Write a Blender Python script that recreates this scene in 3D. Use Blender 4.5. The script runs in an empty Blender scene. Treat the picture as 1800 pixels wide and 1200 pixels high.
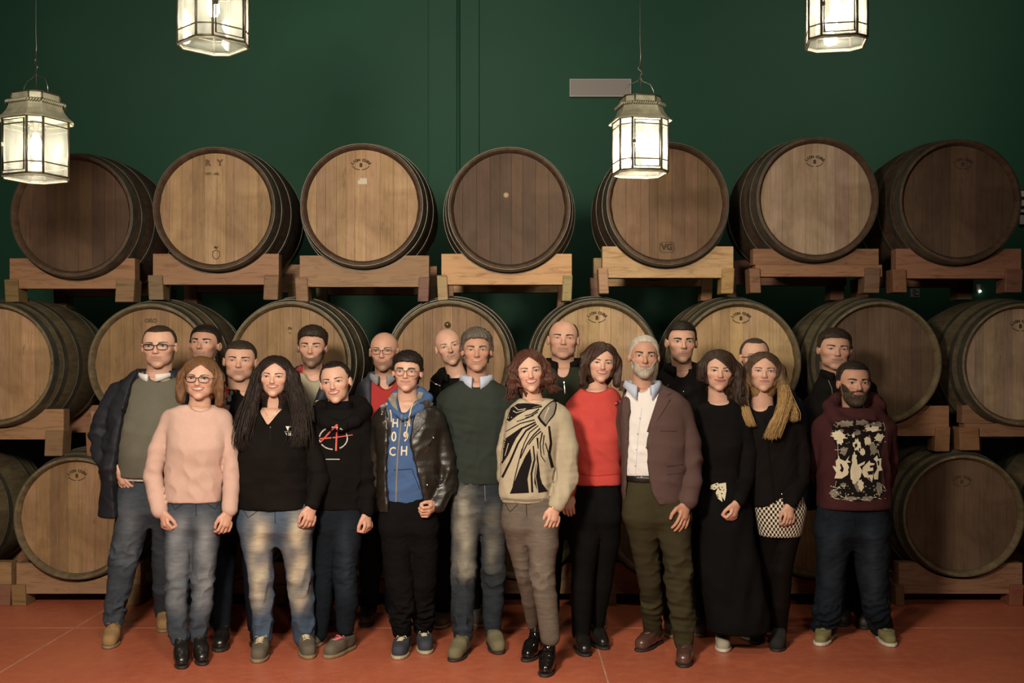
import bpy, bmesh, math, random, time
import numpy as np
from mathutils import Vector, Matrix
from mathutils.bvhtree import BVHTree

T0 = time.time()
random.seed(7); np.random.seed(7)
SC = bpy.context.scene
COL = SC.collection
PI = math.pi

# ---------------------------------------------------------------- camera
FPX, HC, HY = 2010.0, 1.58, 645.0          # focal length in px (1800 wide), camera height, horizon row
cam_d = bpy.data.cameras.new('camera'); cam = bpy.data.objects.new('camera', cam_d); COL.objects.link(cam)
cam_d.sensor_width = 36.0; cam_d.lens = 36.0 * FPX / 1800.0
cam.location = (0, 0, HC); cam.rotation_euler = (PI / 2, 0, 0)
cam_d.shift_y = (HY - 600.0) / 1800.0
cam_d.clip_end = 100
SC.camera = cam

# ---------------------------------------------------------------- world, lights, exposure
w = bpy.data.worlds.new('world'); SC.world = w; w.use_nodes = True
w.node_tree.nodes['Background'].inputs[0].default_value = (0.9, 0.8, 0.65, 1)
w.node_tree.nodes['Background'].inputs[1].default_value = 0.012
SC.view_settings.view_transform = 'Standard'; SC.view_settings.look = 'None'
SC.view_settings.exposure = 0.0; SC.view_settings.gamma = 1.0
SC.view_settings.use_curve_mapping = False

WARM = (1.0, 0.87, 0.70)
def hall_lamp(name, loc, aim, watts, radius=0.20, size=92, color=WARM):
    # the shaded lamps hanging before the group, and the added wall fills
    l = bpy.data.lights.new(name, 'SPOT'); l.energy = watts; l.shadow_soft_size = radius; l.color = color
    l.spot_size = math.radians(size); l.spot_blend = 1.0
    o = bpy.data.objects.new(name, l); COL.objects.link(o); o.location = loc
    o.rotation_euler = (Vector(aim) - Vector(loc)).to_track_quat('-Z', 'Y').to_euler()
    return o
hall_lamp('hall_lamp', (-1.2, 1.4, 2.75), (-0.95, 6.2, 0.95), 1270, 0.28, 94)
hall_lamp('hall_lamp', (1.0, 1.0, 2.8), (0.3, 6.2, 1.0), 200, size=80)
hall_lamp('hall_lamp', (-0.4, 2.9, 4.0), (0.0, 6.0, 0.3), 170, size=100)

for x_, w_ in ((-4.2, 150), (-0.6, 250), (4.0, 200)):      # unseen fill spots added to brighten the upper back wall
    hall_lamp('wall_fill', (x_, 8.0, 5.8), (x_, 12.2, 5.3), w_ * 0.8, 0.15, 84)

def P(px, py, d):
    return Vector(((px - 900.0) * d / FPX, d, HC + (HY - py) * d / FPX))
def floor_pt(px, py):
    d = FPX * HC / (py - HY)
    return P(px, py, d)

# ---------------------------------------------------------------- helpers
def link(o, parent=None):
    COL.objects.link(o)
    if parent is not None: o.parent = parent
    return o
def tag(o, label=None, cat=None, group=None, kind=None):
    if label: o['label'] = label
    if cat: o['category'] = cat
    if group: o['group'] = group
    if kind: o['kind'] = kind
    return o
def empty(name, loc=(0, 0, 0), parent=None):
    o = bpy.data.objects.new(name, None); o.empty_display_size = 0.05
    link(o, parent); o.location = loc
    return o
def mesh_data(name, v, f, mat=None, smooth=True, attrs=None):
    me = bpy.data.meshes.new(name)
    v = np.asarray(v, dtype=np.float32)
    if isinstance(f, np.ndarray):
        n = f.shape[1]; m = f.shape[0]
        me.vertices.add(len(v)); me.vertices.foreach_set('co', v.ravel())
        me.loops.add(m * n); me.loops.foreach_set('vertex_index', f.astype(np.int32).ravel())
        me.polygons.add(m)
        me.polygons.foreach_set('loop_start', np.arange(0, m * n, n, dtype=np.int32))
        me.update(calc_edges=True)
    else:
        me.from_pydata([tuple(map(float, p)) for p in v], [], f); me.update()
    if smooth and len(me.polygons): me.polygons.foreach_set('use_smooth', np.ones(len(me.polygons), dtype=bool))
    if attrs:
        for k, a in attrs.items():
            a = np.asarray(a, dtype=np.float32)
            if a.ndim == 2:
                at = me.color_attributes.new(k, 'FLOAT_COLOR', 'POINT')
                c = np.ones((len(v), 4), np.float32); c[:, :3] = a; at.data.foreach_set('color', c.ravel())
            else:
                at = me.attributes.new(k, 'FLOAT', 'POINT'); at.data.foreach_set('value', a)
    if mat: me.materials.append(mat)
    return me
def mesh_obj(name, v, f, mat=None, parent=None, smooth=True, attrs=None):
    return link(bpy.data.objects.new(name, mesh_data(name, v, f, mat, smooth, attrs)), parent)
def data_obj(name, me, parent=None, loc=(0, 0, 0), color=None):
    o = link(bpy.data.objects.new(name, me), parent); o.location = loc
    if color: o.color = (*color, 1)
    return o
class MB:
    """collects simple shapes into one mesh"""
    def __init__(s): s.v = []; s.f = []
    def add(s, v, f):
        n = len(s.v); s.v += [tuple(p) for p in v]; s.f += [tuple(i + n for i in q) for q in f]; return s
    def box(s, x0, x1, y0, y1, z0, z1):
        return s.add([(x0,y0,z0),(x1,y0,z0),(x1,y1,z0),(x0,y1,z0),(x0,y0,z1),(x1,y0,z1),(x1,y1,z1),(x0,y1,z1)],
                     [(0,3,2,1),(4,5,6,7),(0,1,5,4),(1,2,6,5),(2,3,7,6),(3,0,4,7)])
    def tube(s, pts, r, n=6, cap=True, closed=False):
        pts = [Vector(p) for p in pts]; m = len(pts)
        rr = r if hasattr(r, '__len__') else [r] * m
        up = Vector((0, 0, 1)); vs = []
        for i, p in enumerate(pts):
            if closed: t = pts[(i + 1) % m] - pts[i - 1]
            else: t = pts[min(i + 1, m - 1)] - pts[max(i - 1, 0)]
            if t.length < 1e-9: t = Vector((0, 0, 1))
            t.normalize()
            a = t.cross(up)
            if a.length < 0.08: a = t.cross(Vector((0, 1, 0)))
            a.normalize(); b = t.cross(a)
            for k in range(n):
                q = 2 * PI * k / n
                vs.append(p + (a * math.cos(q) + b * math.sin(q)) * rr[i])
        fs = []
        for i in range(m if closed else m - 1):
            j = (i + 1) % m
            for k in range(n): fs.append((i*n+k, i*n+(k+1)%n, j*n+(k+1)%n, j*n+k))
        if cap and not closed: fs += [tuple(range(n - 1, -1, -1)), tuple((m - 1) * n + k for k in range(n))]
        return s.add(vs, fs)
    def lathe(s, prof, n=48, axis='y', close=False):
        """prof: (along, radius)"""
        vs = []
        for a, r in prof:
            for k in range(n):
                q = 2 * PI * k / n; c, d = math.cos(q) * r, math.sin(q) * r
                vs.append((c, a, d) if axis == 'y' else (c, d, a))
        m = len(prof); fs = []
        for i in range(m if close else m - 1):
            j = (i + 1) % m
            for k in range(n):
                q = (i*n+k, i*n+(k+1)%n, j*n+(k+1)%n, j*n+k)
                fs.append(q if axis == 'y' else q)
        return s.add(vs, fs)
    def prism(s, poly, y0, y1):
        """poly: (x,z) outline extruded along y"""
        n = len(poly)
        vs = [(x, y0, z) for x, z in poly] + [(x, y1, z) for x, z in poly]
        fs = [tuple(range(n)), tuple(range(2*n-1, n-1, -1))] + [(i, i+n, (i+1)%n+n, (i+1)%n) for i in range(n)]
        return s.add(vs, fs)
    def data(s, name, mat=None, smooth=False, bevel=0, fix=True):
        me = mesh_data(name, s.v, [list(q) for q in s.f], mat, smooth)
        if fix or bevel:
            bm = bmesh.new(); bm.from_mesh(me)
            bmesh.ops.recalc_face_normals(bm, faces=bm.faces)
            if bevel:
                es = [e for e in bm.edges if len(e.link_faces) == 2 and e.calc_face_angle(0) > 0.6]
                bmesh.ops.bevel(bm, geom=es, offset=bevel, segments=1, affect='EDGES')
            bm.to_mesh(me); bm.free()
            if smooth: me.polygons.foreach_set('use_smooth', np.ones(len(me.polygons), dtype=bool))
        return me
    def obj(s, name, mat=None, parent=None, smooth=False, bevel=0):
        return link(bpy.data.objects.new(name, s.data(name, mat, smooth, bevel)), parent)

# ---------------------------------------------------------------- materials
class NT:
    def __init__(s, m):
        m.use_nodes = True; s.m = m; s.t = m.node_tree; s.b = s.t.nodes['Principled BSDF']
    def n(s, typ, **kw):
        nd = s.t.nodes.new('ShaderNode' + typ)
        for k, v in kw.items():
            if k in nd.inputs.keys(): nd.inputs[k].default_value = v
            else: setattr(nd, k, v)
        return nd
    def l(s, a, b): s.t.links.new(a, b)
    def coords(s, scale=(1, 1, 1), kind='Object'):
        c = s.n('TexCoord'); mp = s.n('Mapping'); mp.inputs['Scale'].default_value = scale
        s.l(c.outputs[kind], mp.inputs['Vector']); return mp.outputs[0]
    def noise(s, vec, scale=5, detail=3, rough=0.55, dist=0.0):
        x = s.n('TexNoise'); x.inputs['Scale'].default_value = scale; x.inputs['Detail'].default_value = detail
        x.inputs['Roughness'].default_value = rough; x.inputs['Distortion'].default_value = dist
        s.l(vec, x.inputs['Vector']); return x.outputs['Fac']
    def ramp(s, fac, stops):
        r = s.n('ValToRGB'); e = r.color_ramp.elements
        while len(e) < len(stops): e.new(0.5)
        for i, (p, c) in enumerate(stops):
            e[i].position = p; e[i].color = (*c, 1) if len(c) == 3 else c
        s.l(fac, r.inputs[0]); return r.outputs[0]
    def mix(s, fac, a, b, mode='MIX'):
        x = s.n('Mix'); x.data_type = 'RGBA'; x.blend_type = mode
        for sock, v in ((x.inputs[0], fac), (x.inputs[6], a), (x.inputs[7], b)):
            if hasattr(v, 'node'): s.l(v, sock)
            else: sock.default_value = v if not isinstance(v, tuple) else ((*v, 1) if len(v) == 3 else v)
        return x.outputs[2]
    def math(s, op, a, b=0.0):
        x = s.n('Math'); x.operation = op
        for sock, v in ((x.inputs[0], a), (x.inputs[1], b)):
            if hasattr(v, 'node'): s.l(v, sock)
            else: sock.default_value = v
        return x.outputs[0]
    def bump(s, h, strength=0.3, dist=0.01):
        b = s.n('Bump'); b.inputs['Strength'].default_value = strength; b.inputs['Distance'].default_value = dist
        s.l(h, b.inputs['Height']); s.l(b.outputs[0], s.b.inputs['Normal'])
    def base(s, c):
        if hasattr(c, 'node'): s.l(c, s.b.inputs['Base Color'])
        else: s.b.inputs['Base Color'].default_value = (*c, 1)
    def set(s, rough=0.6, metal=0.0, spec=0.5, **kw):
        s.b.inputs['Roughness'].default_value = rough; s.b.inputs['Metallic'].default_value = metal
        s.b.inputs['Specular IOR Level'].default_value = spec
        for k, v in kw.items(): s.b.inputs[k].default_value = v
MATS = {}
def newmat(name):
    m = bpy.data.materials.new(name); MATS[name] = m; return NT(m)
def lin(r, g, b):
    f = lambda c: (c / 255.0 / 12.92) if c / 255.0 <= 0.04045 else ((c / 255.0 + 0.055) / 1.055) ** 2.4
    return (f(r), f(g), f(b))
def scl(c, k): return tuple(x * k for x in c)
def plain(name, c, rough=0.6, metal=0.0, spec=0.5, var=0.0, vscale=8, bump=0.0, bscale=200, **kw):
    if name in MATS: return MATS[name]
    t = newmat(name); t.set(rough, metal, spec, **kw)
    if var or bump:
        v = t.coords()
        if var:
            n = t.noise(v, vscale, 3)
            t.base(t.ramp(n, [(0.3, scl(c, 1 - var)), (0.7, scl(c, 1 + var))]))
        else: t.base(c)
        if bump: t.bump(t.noise(v, bscale, 2), bump, 0.004)
    else: t.base(c)
    return t.m

# ---------------------------------------------------------------- room shell
t = newmat('red_floor'); t.set(0.36, spec=0.45)
v = t.coords()
big = t.noise(v, 0.8, 4, 0.6); fine = t.noise(v, 14, 5, 0.65); sc = t.noise(t.coords((1, 6, 1)), 9, 4, 0.7, 0.6)
c = t.ramp(big, [(0.3, (0.42, 0.108, 0.056)), (0.7, (0.52, 0.142, 0.075))])
c = t.mix(t.ramp(fine, [(0.45, (0, 0, 0)), (0.8, (0.35,) * 3)]), c, (0.52, 0.19, 0.11))
c = t.mix(t.ramp(sc, [(0.70, (0, 0, 0)), (0.78, (0.5,) * 3)]), c, (0.50, 0.30, 0.22))
t.base(c); t.bump(fine, 0.06, 0.004)
t.l(t.ramp(fine, [(0.3, (0.28,) * 3), (0.7, (0.48,) * 3)]), t.b.inputs['Roughness'])
M_FLOOR = t.m
M_JOINT = plain('floor_joint', (0.50, 0.30, 0.22), 0.7, var=0.3, vscale=6)
t = newmat('green_wall'); t.set(0.62, spec=0.35)
v = t.coords(); n1 = t.noise(v, 0.9, 4, 0.6); n2 = t.noise(v, 60, 3)
t.base(t.ramp(n1, [(0.3, (0.021, 0.100, 0.059)), (0.7, (0.025, 0.118, 0.071))])); t.bump(n2, 0.08, 0.004)
M_WALL = t.m
M_CEIL = plain('ceiling_paint', (0.30, 0.29, 0.26), 0.9)

X0, X1, YF, YB, ZC = -8.0, 8.0, -5.0, 12.2, 6.4
def slab(name, b, m):
    return tag(MB().box(*b).obj(name, m), kind='structure')
floor = slab('floor', (X0, X1, YF, YB, -0.1, 0), M_FLOOR)
wall_back = slab('wall_back', (X0, X1, YB, YB + 0.2, 0, ZC), M_WALL)
slab('wall_left', (X0 - 0.2, X0, YF, YB, 0, ZC), M_WALL)
slab('wall_right', (X1, X1 + 0.2, YF, YB, 0, ZC), M_WALL)
slab('wall_front', (X0, X1, YF - 0.2, YF, 0, ZC), M_WALL)
slab('ceiling', (X0, X1, YF, YB, ZC, ZC + 0.1), M_CEIL)
for x in (-2.65, 0.482, -5.78, 3.61):
    MB().box(x - 0.003, x + 0.003, YF, YB, 0.0, 0.0012).obj('joint_line', M_JOINT, floor)
MB().box(X0, X1, 6.93, 6.934, 0.0, 0.0012).obj('joint_line', plain('worn_joint', (0.46, 0.19, 0.12), 0.7, var=0.3, vscale=5), floor)
# pilaster on the back wall and the pipe in its corner
sx = lambda px, y=YB: (px - 900) * y / FPX
pil = MB().box(sx(753), sx(842), YB - 0.05, YB, 0, ZC).obj('trim_1', M_WALL, None, bevel=0.006); tag(pil, kind='structure')
MB().tube([(sx(806), YB - 0.075, 0), (sx(806), YB - 0.075, ZC)], 0.020, 14).obj('corner_pipe', M_WALL, pil, True)
MB().box(sx(812), sx(842), YB - 0.068, YB - 0.05, 0, ZC).obj('cover_strip', M_WALL, pil)

# grey panel on the wall
M_PANEL = plain('grey_panel', (0.44, 0.40, 0.39), 0.55)
M_PANELF = plain('pale_frame', (0.60, 0.55, 0.52), 0.5)
a, b = P(1001, 171, YB), P(1109, 140, YB)
r = empty('wall_panel', (a.x, YB, a.z)); tag(r, 'grey rectangular panel with pale edge mounted high on the green wall', 'panel')
W, H = b.x - a.x, b.z - a.z
MB().box(0.012, W - 0.012, -0.03, 0, 0.012, H - 0.012).obj('panel_face', M_PANEL, r)
f = MB(); f.box(0, W, -0.035, 0, 0, 0.012).box(0, W, -0.035, 0, H - 0.012, H).box(0, 0.012, -0.035, 0, 0.012, H - 0.012).box(W - 0.012, W, -0.035, 0, 0.012, H - 0.012)
f.obj('panel_frame', M_PANELF, r)

# things on the wall seen through the gaps on the right
M_PAPER = plain('pale_paper', (0.35, 0.38, 0.36), 0.7)
M_WHITE = plain('white_plastic', (0.62, 0.62, 0.60), 0.4)
M_INK = plain('dark_ink', (0.03, 0.03, 0.03), 0.8)
a, b = P(1600, 522, YB), P(1616, 507, YB)
r = empty('wall_notice', (a.x, YB, a.z)); tag(r, 'small pale printed notice on the green wall seen between the barrels', 'notice')
W, H = b.x - a.x, b.z - a.z
MB().box(0, W, -0.006, 0, 0, H).obj('sheet', M_PAPER, r)
for k, (q0, q1) in enumerate(((0.25, 0.62), (0.3, 0.9), (0.2, 0.55), (0.35, 0.92))):
    z = H * (0.82 - 0.2 * k); MB().box(W * q0, W * q1, -0.008, -0.006, z - 0.006, z + 0.004).obj('print_line', M_INK, r)
a, b = P(1715, 514, YB), P(1722, 500, YB)
r = empty('wall_switch', (a.x, YB, a.z)); tag(r, 'small white wall box with a lit button behind the top right barrel', 'switch')
MB().box(0, b.x - a.x, -0.03, 0, 0, b.z - a.z).obj('housing', M_WHITE, r, bevel=0.003)
tl = newmat('button_glow'); tl.base((1, 1, 0.9)); tl.b.inputs['Emission Color'].default_value = (1, 0.98, 0.9, 1); tl.b.inputs['Emission Strength'].default_value = 2.5
MB().lathe([(-0.04, 0.001), (-0.04, 0.012), (-0.03, 0.014), (-0.0, 0.014)], 16).obj('button', tl.m, r, True).location = (0.035, 0, 0.012)
a, b = P(1718, 796, YB), P(1762, 766, YB)
r = empty('low_window_frame', (a.x, YB, 0)); tag(r, 'pale metal frame corner on the green wall low behind the right barrels', 'frame')
f = MB(); f.box(0, 0.028, -0.04, 0, 0.55, b.z).obj('jamb', M_PANELF, r)
MB().box(0.028, 0.60, -0.04, 0, b.z - 0.022, b.z).obj('head_rail', M_PANELF, r)
a = P(1790, 395, YB); b = P(1830, 333, YB)
r = empty('wall_vent', (a.x, YB, a.z)); tag(r, 'white louvred vent on the wall at the far right edge', 'vent')
W, H = b.x - a.x, b.z - a.z
MB().box(0, W, -0.02, 0, 0, H).obj('backing', M_INK, r)
for k in range(4):
    z = H * (0.0 + 0.26 * k); MB().box(0, W, -0.05, -0.02, z, z + H * (0.34 if k == 0 else 0.16)).obj('louvre', M_WHITE, r)

# ---------------------------------------------------------------- barrels
t = newmat('oak_head'); t.set(0.62, spec=0.3)
oi = t.n('ObjectInfo')
co = t.n('TexCoord'); vv = t.n('VectorMath'); vv.operation = 'ADD'
t.l(co.outputs['Object'], vv.inputs[0])
cmb = t.n('CombineXYZ'); rr_ = t.math('MULTIPLY', oi.outputs['Random'], 37.0); t.l(rr_, cmb.inputs[0]); t.l(rr_, cmb.inputs[2]); t.l(cmb.outputs[0], vv.inputs[1])
mp = t.n('Mapping'); mp.inputs['Scale'].default_value = (30, 1, 1.6); t.l(vv.outputs[0], mp.inputs['Vector'])
g = t.noise(mp.outputs[0], 3.0, 6, 0.65, 0.35)
st = t.noise(co.outputs['Object'], 2.6, 4, 0.62, 0.8)
bl = t.n('Mapping'); bl.inputs['Scale'].default_value = (8, 1, 2.2); t.l(vv.outputs[0], bl.inputs['Vector'])
sp = t.noise(bl.outputs[0], 2.2, 5, 0.7, 1.0)
c = t.mix(1.0, oi.outputs['Color'], t.ramp(g, [(0.25, (0.74, 0.72, 0.68)), (0.75, (1.16, 1.15, 1.12))]), 'MULTIPLY')
c = t.mix(1.0, c, t.ramp(st, [(0.32, (0.70, 0.66, 0.60)), (0.62, (1.08, 1.08, 1.08))]), 'MULTIPLY')
c = t.mix(1.0, c, t.ramp(sp, [(0.60, (1, 1, 1)), (0.76, (0.60, 0.54, 0.46))]), 'MULTIPLY')
t.base(c); t.bump(g, 0.12, 0.004)
M_HEAD = t.m
t = newmat('barrel_staves'); t.set(0.7, spec=0.25)
oi = t.n('ObjectInfo'); co = t.n('TexCoord'); sep = t.n('SeparateXYZ'); t.l(co.outputs['Object'], sep.inputs[0])
an = t.math('ARCTAN2', sep.outputs[2], sep.outputs[0]); an = t.math('FLOOR', t.math('MULTIPLY', an, 28 / (2 * PI)))
wn = t.n('TexWhiteNoise'); wn.noise_dimensions = '1D'; t.l(an, wn.inputs['W'])
g = t.noise(t.coords((6, 1.2, 6)), 6, 5, 0.65, 0.4)
c = t.mix(1.0, oi.outputs['Color'], t.ramp(wn.outputs['Value'], [(0, (0.8,) * 3), (1, (1.15,) * 3)]), 'MULTIPLY')
c = t.mix(1.0, c, t.ramp(g, [(0.3, (0.62, 0.6, 0.58)), (0.7, (1.2, 1.2, 1.18))]), 'MULTIPLY')
t.base(c); t.bump(g, 0.2, 0.005)
M_STAVE = t.m
t = newmat('hoop_metal'); t.set(0.48, 0.55, 0.5)
n = t.noise(t.coords(), 9, 4, 0.65)
t.base(t.ramp(n, [(0.3, (0.060, 0.055, 0.042)), (0.55, (0.105, 0.100, 0.078)), (0.8, (0.16, 0.152, 0.12))]))
t.bump(t.noise(t.coords(), 60, 3), 0.08, 0.003)
M_HOOP = t.m
t = newmat('pine_beam'); t.set(0.62, spec=0.3)
oi = t.n('ObjectInfo'); co = t.n('TexCoord'); vv = t.n('VectorMath'); vv.operation = 'ADD'
t.l(co.outputs['Object'], vv.inputs[0]); cmb = t.n('CombineXYZ'); r7 = t.math('MULTIPLY', oi.outputs['Random'], 23.0)
t.l(r7, cmb.inputs[1]); t.l(r7, cmb.inputs[2]); t.l(cmb.outputs[0], vv.inputs[1])
mp = t.n('Mapping'); mp.inputs['Scale'].default_value = (1.4, 9, 11); t.l(vv.outputs[0], mp.inputs['Vector'])
g = t.noise(mp.outputs[0], 2.6, 5, 0.6, 1.6); kn = t.noise(vv.outputs[0], 9, 3, 0.6, 1.0)
c = t.mix(1.0, oi.outputs['Color'], t.ramp(g, [(0.3, (0.66, 0.58, 0.5)), (0.5, (1, 1, 1)), (0.8, (1.12, 1.1, 1.06))]), 'MULTIPLY')
c = t.mix(1.0, c, t.ramp(kn, [(0.66, (1, 1, 1)), (0.78, (0.55, 0.42, 0.32))]), 'MULTIPLY')
t.base(c); t.bump(g, 0.15, 0.004)
M_PINE = t.m

BL, RB, RE = 0.54, 0.458, 0.398          # half length, bilge radius, end radius
def brad(y): return RB - (RB - RE) * (abs(y) / BL) ** 2
prof = []
for i in range(17):
    y = -BL + 2 * BL * i / 16; prof.append((y, brad(y)))
prof = [(-BL + 0.075, 0.0005), (-BL + 0.075, 0.3675), (-BL + 0.040, 0.3675), (-BL + 0.004, 0.380), (-BL - 0.002, 0.384), (-BL - 0.002, RE - 0.004)] + prof
prof = prof + [(BL + 0.002, RE - 0.006), (BL + 0.002, 0.375), (BL - 0.045, 0.352), (BL - 0.045, 0.0)]
ME_BODY = MB().lathe(prof, 84).data('stave_body', M_STAVE, True)
def hoop_me(y0, y1):
    return MB().lathe([(y0, brad(y0) - 0.002), (y0, brad(y0) + 0.0035), (y1, brad(y1) + 0.0035), (y1, brad(y1) - 0.002)], 84, close=True).data('hoop', M_HOOP, False)
HOOPS = [hoop_me(a, b) for a, b in ((-0.538, -0.482), (-0.425, -0.375), (-0.235, -0.185), (0.185, 0.235), (0.375, 0.425), (0.482, 0.538))]
for me in HOOPS:
    me.polygons.foreach_set('use_smooth', np.ones(len(me.polygons), dtype=bool))
    try: me.set_sharp_from_angle(angle=0.7)
    except Exception: pass
try: ME_BODY.set_sharp_from_angle(angle=0.7)
except Exception: pass
def board_meshes(seed):
    rnd = random.Random(seed); R = 0.3665; xs = [-R]
    while xs[-1] < R - 0.05: xs.append(xs[-1] + rnd.uniform(0.055, 0.098))
    xs[-1] = R; out = []
    for x0, x1 in zip(xs[:-1], xs[1:]):
        a, b = x0 + 0.0004, x1 - 0.0004
        q = [(x, math.sqrt(max(R * R - x * x, 0))) for x in np.linspace(a, b, 7)]
        top = [(x, z) for x, z in q]; bot = [(x, -z) for x, z in reversed(q)]
        pts = bot[::-1] + top[::-1]
        pts = [p for i, p in enumerate(pts) if (abs(p[0]-pts[i-1][0]) + abs(p[1]-pts[i-1][1])) > 1e-5]
        y = -BL + 0.040 + rnd.uniform(-0.0006, 0.0006)
        out.append(MB().prism(pts, y, y + 0.022).data('head_board', M_HEAD, False, bevel=0.0007))
    return out
BOARDS = [board_meshes(s) for s in (1, 2, 3, 4)]

M_STAMP = plain('burnt_brand', (0.045, 0.026, 0.012), 0.8)
def text_mesh(txt, size, extrude=0.0008, align='CENTER', shear=0.0, bold=0.0):
    c = bpy.data.curves.new('txt', 'FONT'); c.body = txt; c.size = size; c.extrude = extrude; c.align_x = align; c.align_y = 'CENTER'
    c.resolution_u = 2; c.shear = shear; c.offset = bold
    o = bpy.data.objects.new('txt', c); COL.objects.link(o)
    dg = bpy.context.evaluated_depsgraph_get(); me = bpy.data.meshes.new_from_object(o.evaluated_get(dg))
    bpy.data.objects.remove(o); bpy.data.curves.remove(c)
    return me
def me_arrays(me):
    v = np.zeros(len(me.vertices) * 3, np.float32); me.vertices.foreach_get('co', v)
    return v.reshape(-1, 3), [list(p.vertices) for p in me.polygons]
def arc_strip(mb, cx, cz, rx, rz, a0, a1, wd, y=0.0, n=12):
    vs = []; fs = []
    for i in range(n + 1):
        q = math.radians(a0 + (a1 - a0) * i / n)
        for k in (-1, 1): vs.append((cx + (rx + k * wd / 2) * math.cos(q), y, cz + (rz + k * wd / 2) * math.sin(q)))
    fs = [(2*i, 2*i+1, 2*i+3, 2*i+2) for i in range(n)]
    mb.add(vs, fs)
def glyph(mb, txt, x, z, size, rot=0.0, bold=0.002):
    me = text_mesh(txt, size, 0.0, bold=bold * size / 0.03)
    v, f = me_arrays(me); cr, sr = math.cos(rot), math.sin(rot)
    mb.add([(x + p[0]*cr - p[1]*sr, 0, z + p[0]*sr + p[1]*cr) for p in v], f)
    bpy.data.meshes.remove(me)
def brand_me():
    mb = MB()
    for word, a0 in (('LION', 148), ('CUBE', 76)):
        for i, ch in enumerate(word):
            q = math.radians(a0 - i * 15.5)
            glyph(mb, ch, 0.066 * math.cos(q), -0.012 + 0.046 * math.sin(q), 0.024, (q - PI / 2) * 0.8)
    arc_strip(mb, 0, 0.022, 0.066, 0.052, 212, 264, 0.005); arc_strip(mb, 0, 0.022, 0.066, 0.052, 276, 328, 0.005)
    glyph(mb, '8', 0, 0.000, 0.036)
    return mb.data('brand', M_STAMP, False)
ME_BRAND = brand_me()
def brand_small():
    mb = MB(); glyph(mb, 'R   Y', 0.0, 0.012, 0.055); glyph(mb, 'WIT - MIL', -0.01, -0.06, 0.022); return mb.data('brand', plain('faded_ink', (0.12, 0.075, 0.038), 0.8), False)
def brand_shield():
    mb = MB(); glyph(mb, 'R', 0, 0.045, 0.03, 1.2)
    pts = [(0, 0.03), (0.024, 0.018), (0.026, -0.012), (0.014, -0.028), (0, -0.036), (-0.014, -0.028), (-0.026, -0.012), (-0.024, 0.018)]
    n = len(pts)
    for i in range(n):
        (x0, z0), (x1, z1) = pts[i], pts[(i + 1) % n]
        mb.add([(x0, 0, z0), (x1, 0, z1), (x1 * .84, 0, z1 * .84), (x0 * .84, 0, z0 * .84)], [(0, 1, 2, 3)])
    return mb.data('brand', M_STAMP, False)
def brand_ve():
    mb = MB(); glyph(mb, 'VG', 0, 0, 0.055)
    pts = [(0.05 * math.copysign(abs(math.cos(q)) ** .5, math.cos(q)), 0.036 * math.copysign(abs(math.sin(q)) ** .5, math.sin(q))) for q in np.linspace(0, 2 * PI, 25)[:-1]]
    for i in range(24):
        (x0, z0), (x1, z1) = pts[i], pts[(i + 1) % 24]
        mb.add([(x0, 0, z0), (x1, 0, z1), (x1 * .9, 0, z1 * .9), (x0 * .9, 0, z0 * .9)], [(0, 1, 2, 3)])
    return mb.data('brand', M_STAMP, False)
M_FAINT = plain('faint_brand', (0.10, 0.062, 0.032), 0.8)
def brand_faint():
    mb = MB(); glyph(mb, 'ORO', 0.0, 0.0, 0.036); return mb.data('brand', M_FAINT, False)
def brand_dot():
    mb = MB(); glyph(mb, 'PA', 0.0, 0.015, 0.022); glyph(mb, '....', 0, -0.01, 0.02); return mb.data('brand', M_STAMP, False)

YBAR = 7.5
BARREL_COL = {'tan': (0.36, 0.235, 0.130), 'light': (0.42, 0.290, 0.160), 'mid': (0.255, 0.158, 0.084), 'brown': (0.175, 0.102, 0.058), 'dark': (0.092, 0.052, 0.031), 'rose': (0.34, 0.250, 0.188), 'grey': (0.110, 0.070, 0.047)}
M_BUNG = plain('bung_wood', (0.42, 0.30, 0.16), 0.6)
M_LABEL = plain('paper_label', (0.55, 0.47, 0.37), 0.7)
def barrel(px, py, tone, seed, label, group, brand=None, bpos=(0, 0.24), extra=None, bodytone=(0.16, 0.115, 0.062)):
    rnd = random.Random(seed)
    p = P(px, py, YBAR); y = YBAR + BL + rnd.uniform(-0.015, 0.015)
    root = empty('barrel', (p.x, y, p.z)); tag(root, label, 'barrel', group)
    base = BARREL_COL[tone]
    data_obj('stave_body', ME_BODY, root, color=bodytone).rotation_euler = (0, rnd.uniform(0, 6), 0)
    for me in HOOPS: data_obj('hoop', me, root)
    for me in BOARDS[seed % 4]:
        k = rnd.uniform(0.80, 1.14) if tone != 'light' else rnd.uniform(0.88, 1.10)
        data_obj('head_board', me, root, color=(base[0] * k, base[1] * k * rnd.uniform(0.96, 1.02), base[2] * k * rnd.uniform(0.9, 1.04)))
    yf = -BL + 0.0380
    if brand is not None:
        data_obj('brand', brand, root, (bpos[0], yf, bpos[1]))
    if extra == 'label':
        b = MB(); b.box(-0.03, 0.03, -0.001, 0, -0.018, 0.008).box(-0.018, 0.03, -0.0012, 0, 0.008, 0.022); data_obj('paper_label', b.data('paper_label', M_LABEL), root, (0, yf, 0.158))
    if extra == 'bung':
        data_obj('bung', MB().lathe([(-0.012, 0.0005), (-0.012, 0.016), (0.0, 0.019)], 20).data('bung', M_BUNG, True), root, (-0.02, yf, 0.09))
    if extra == 'tap':
        mt = plain('brass_tap', (0.30, 0.25, 0.16), 0.35, 0.8)
        data_obj('tap', MB().lathe([(-0.05, 0.0005), (-0.05, 0.008), (-0.03, 0.010), (-0.03, 0.018), (0.0, 0.022)], 16).data('tap', mt, True), root, (-0.01, yf, 0.245))
    return root
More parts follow.
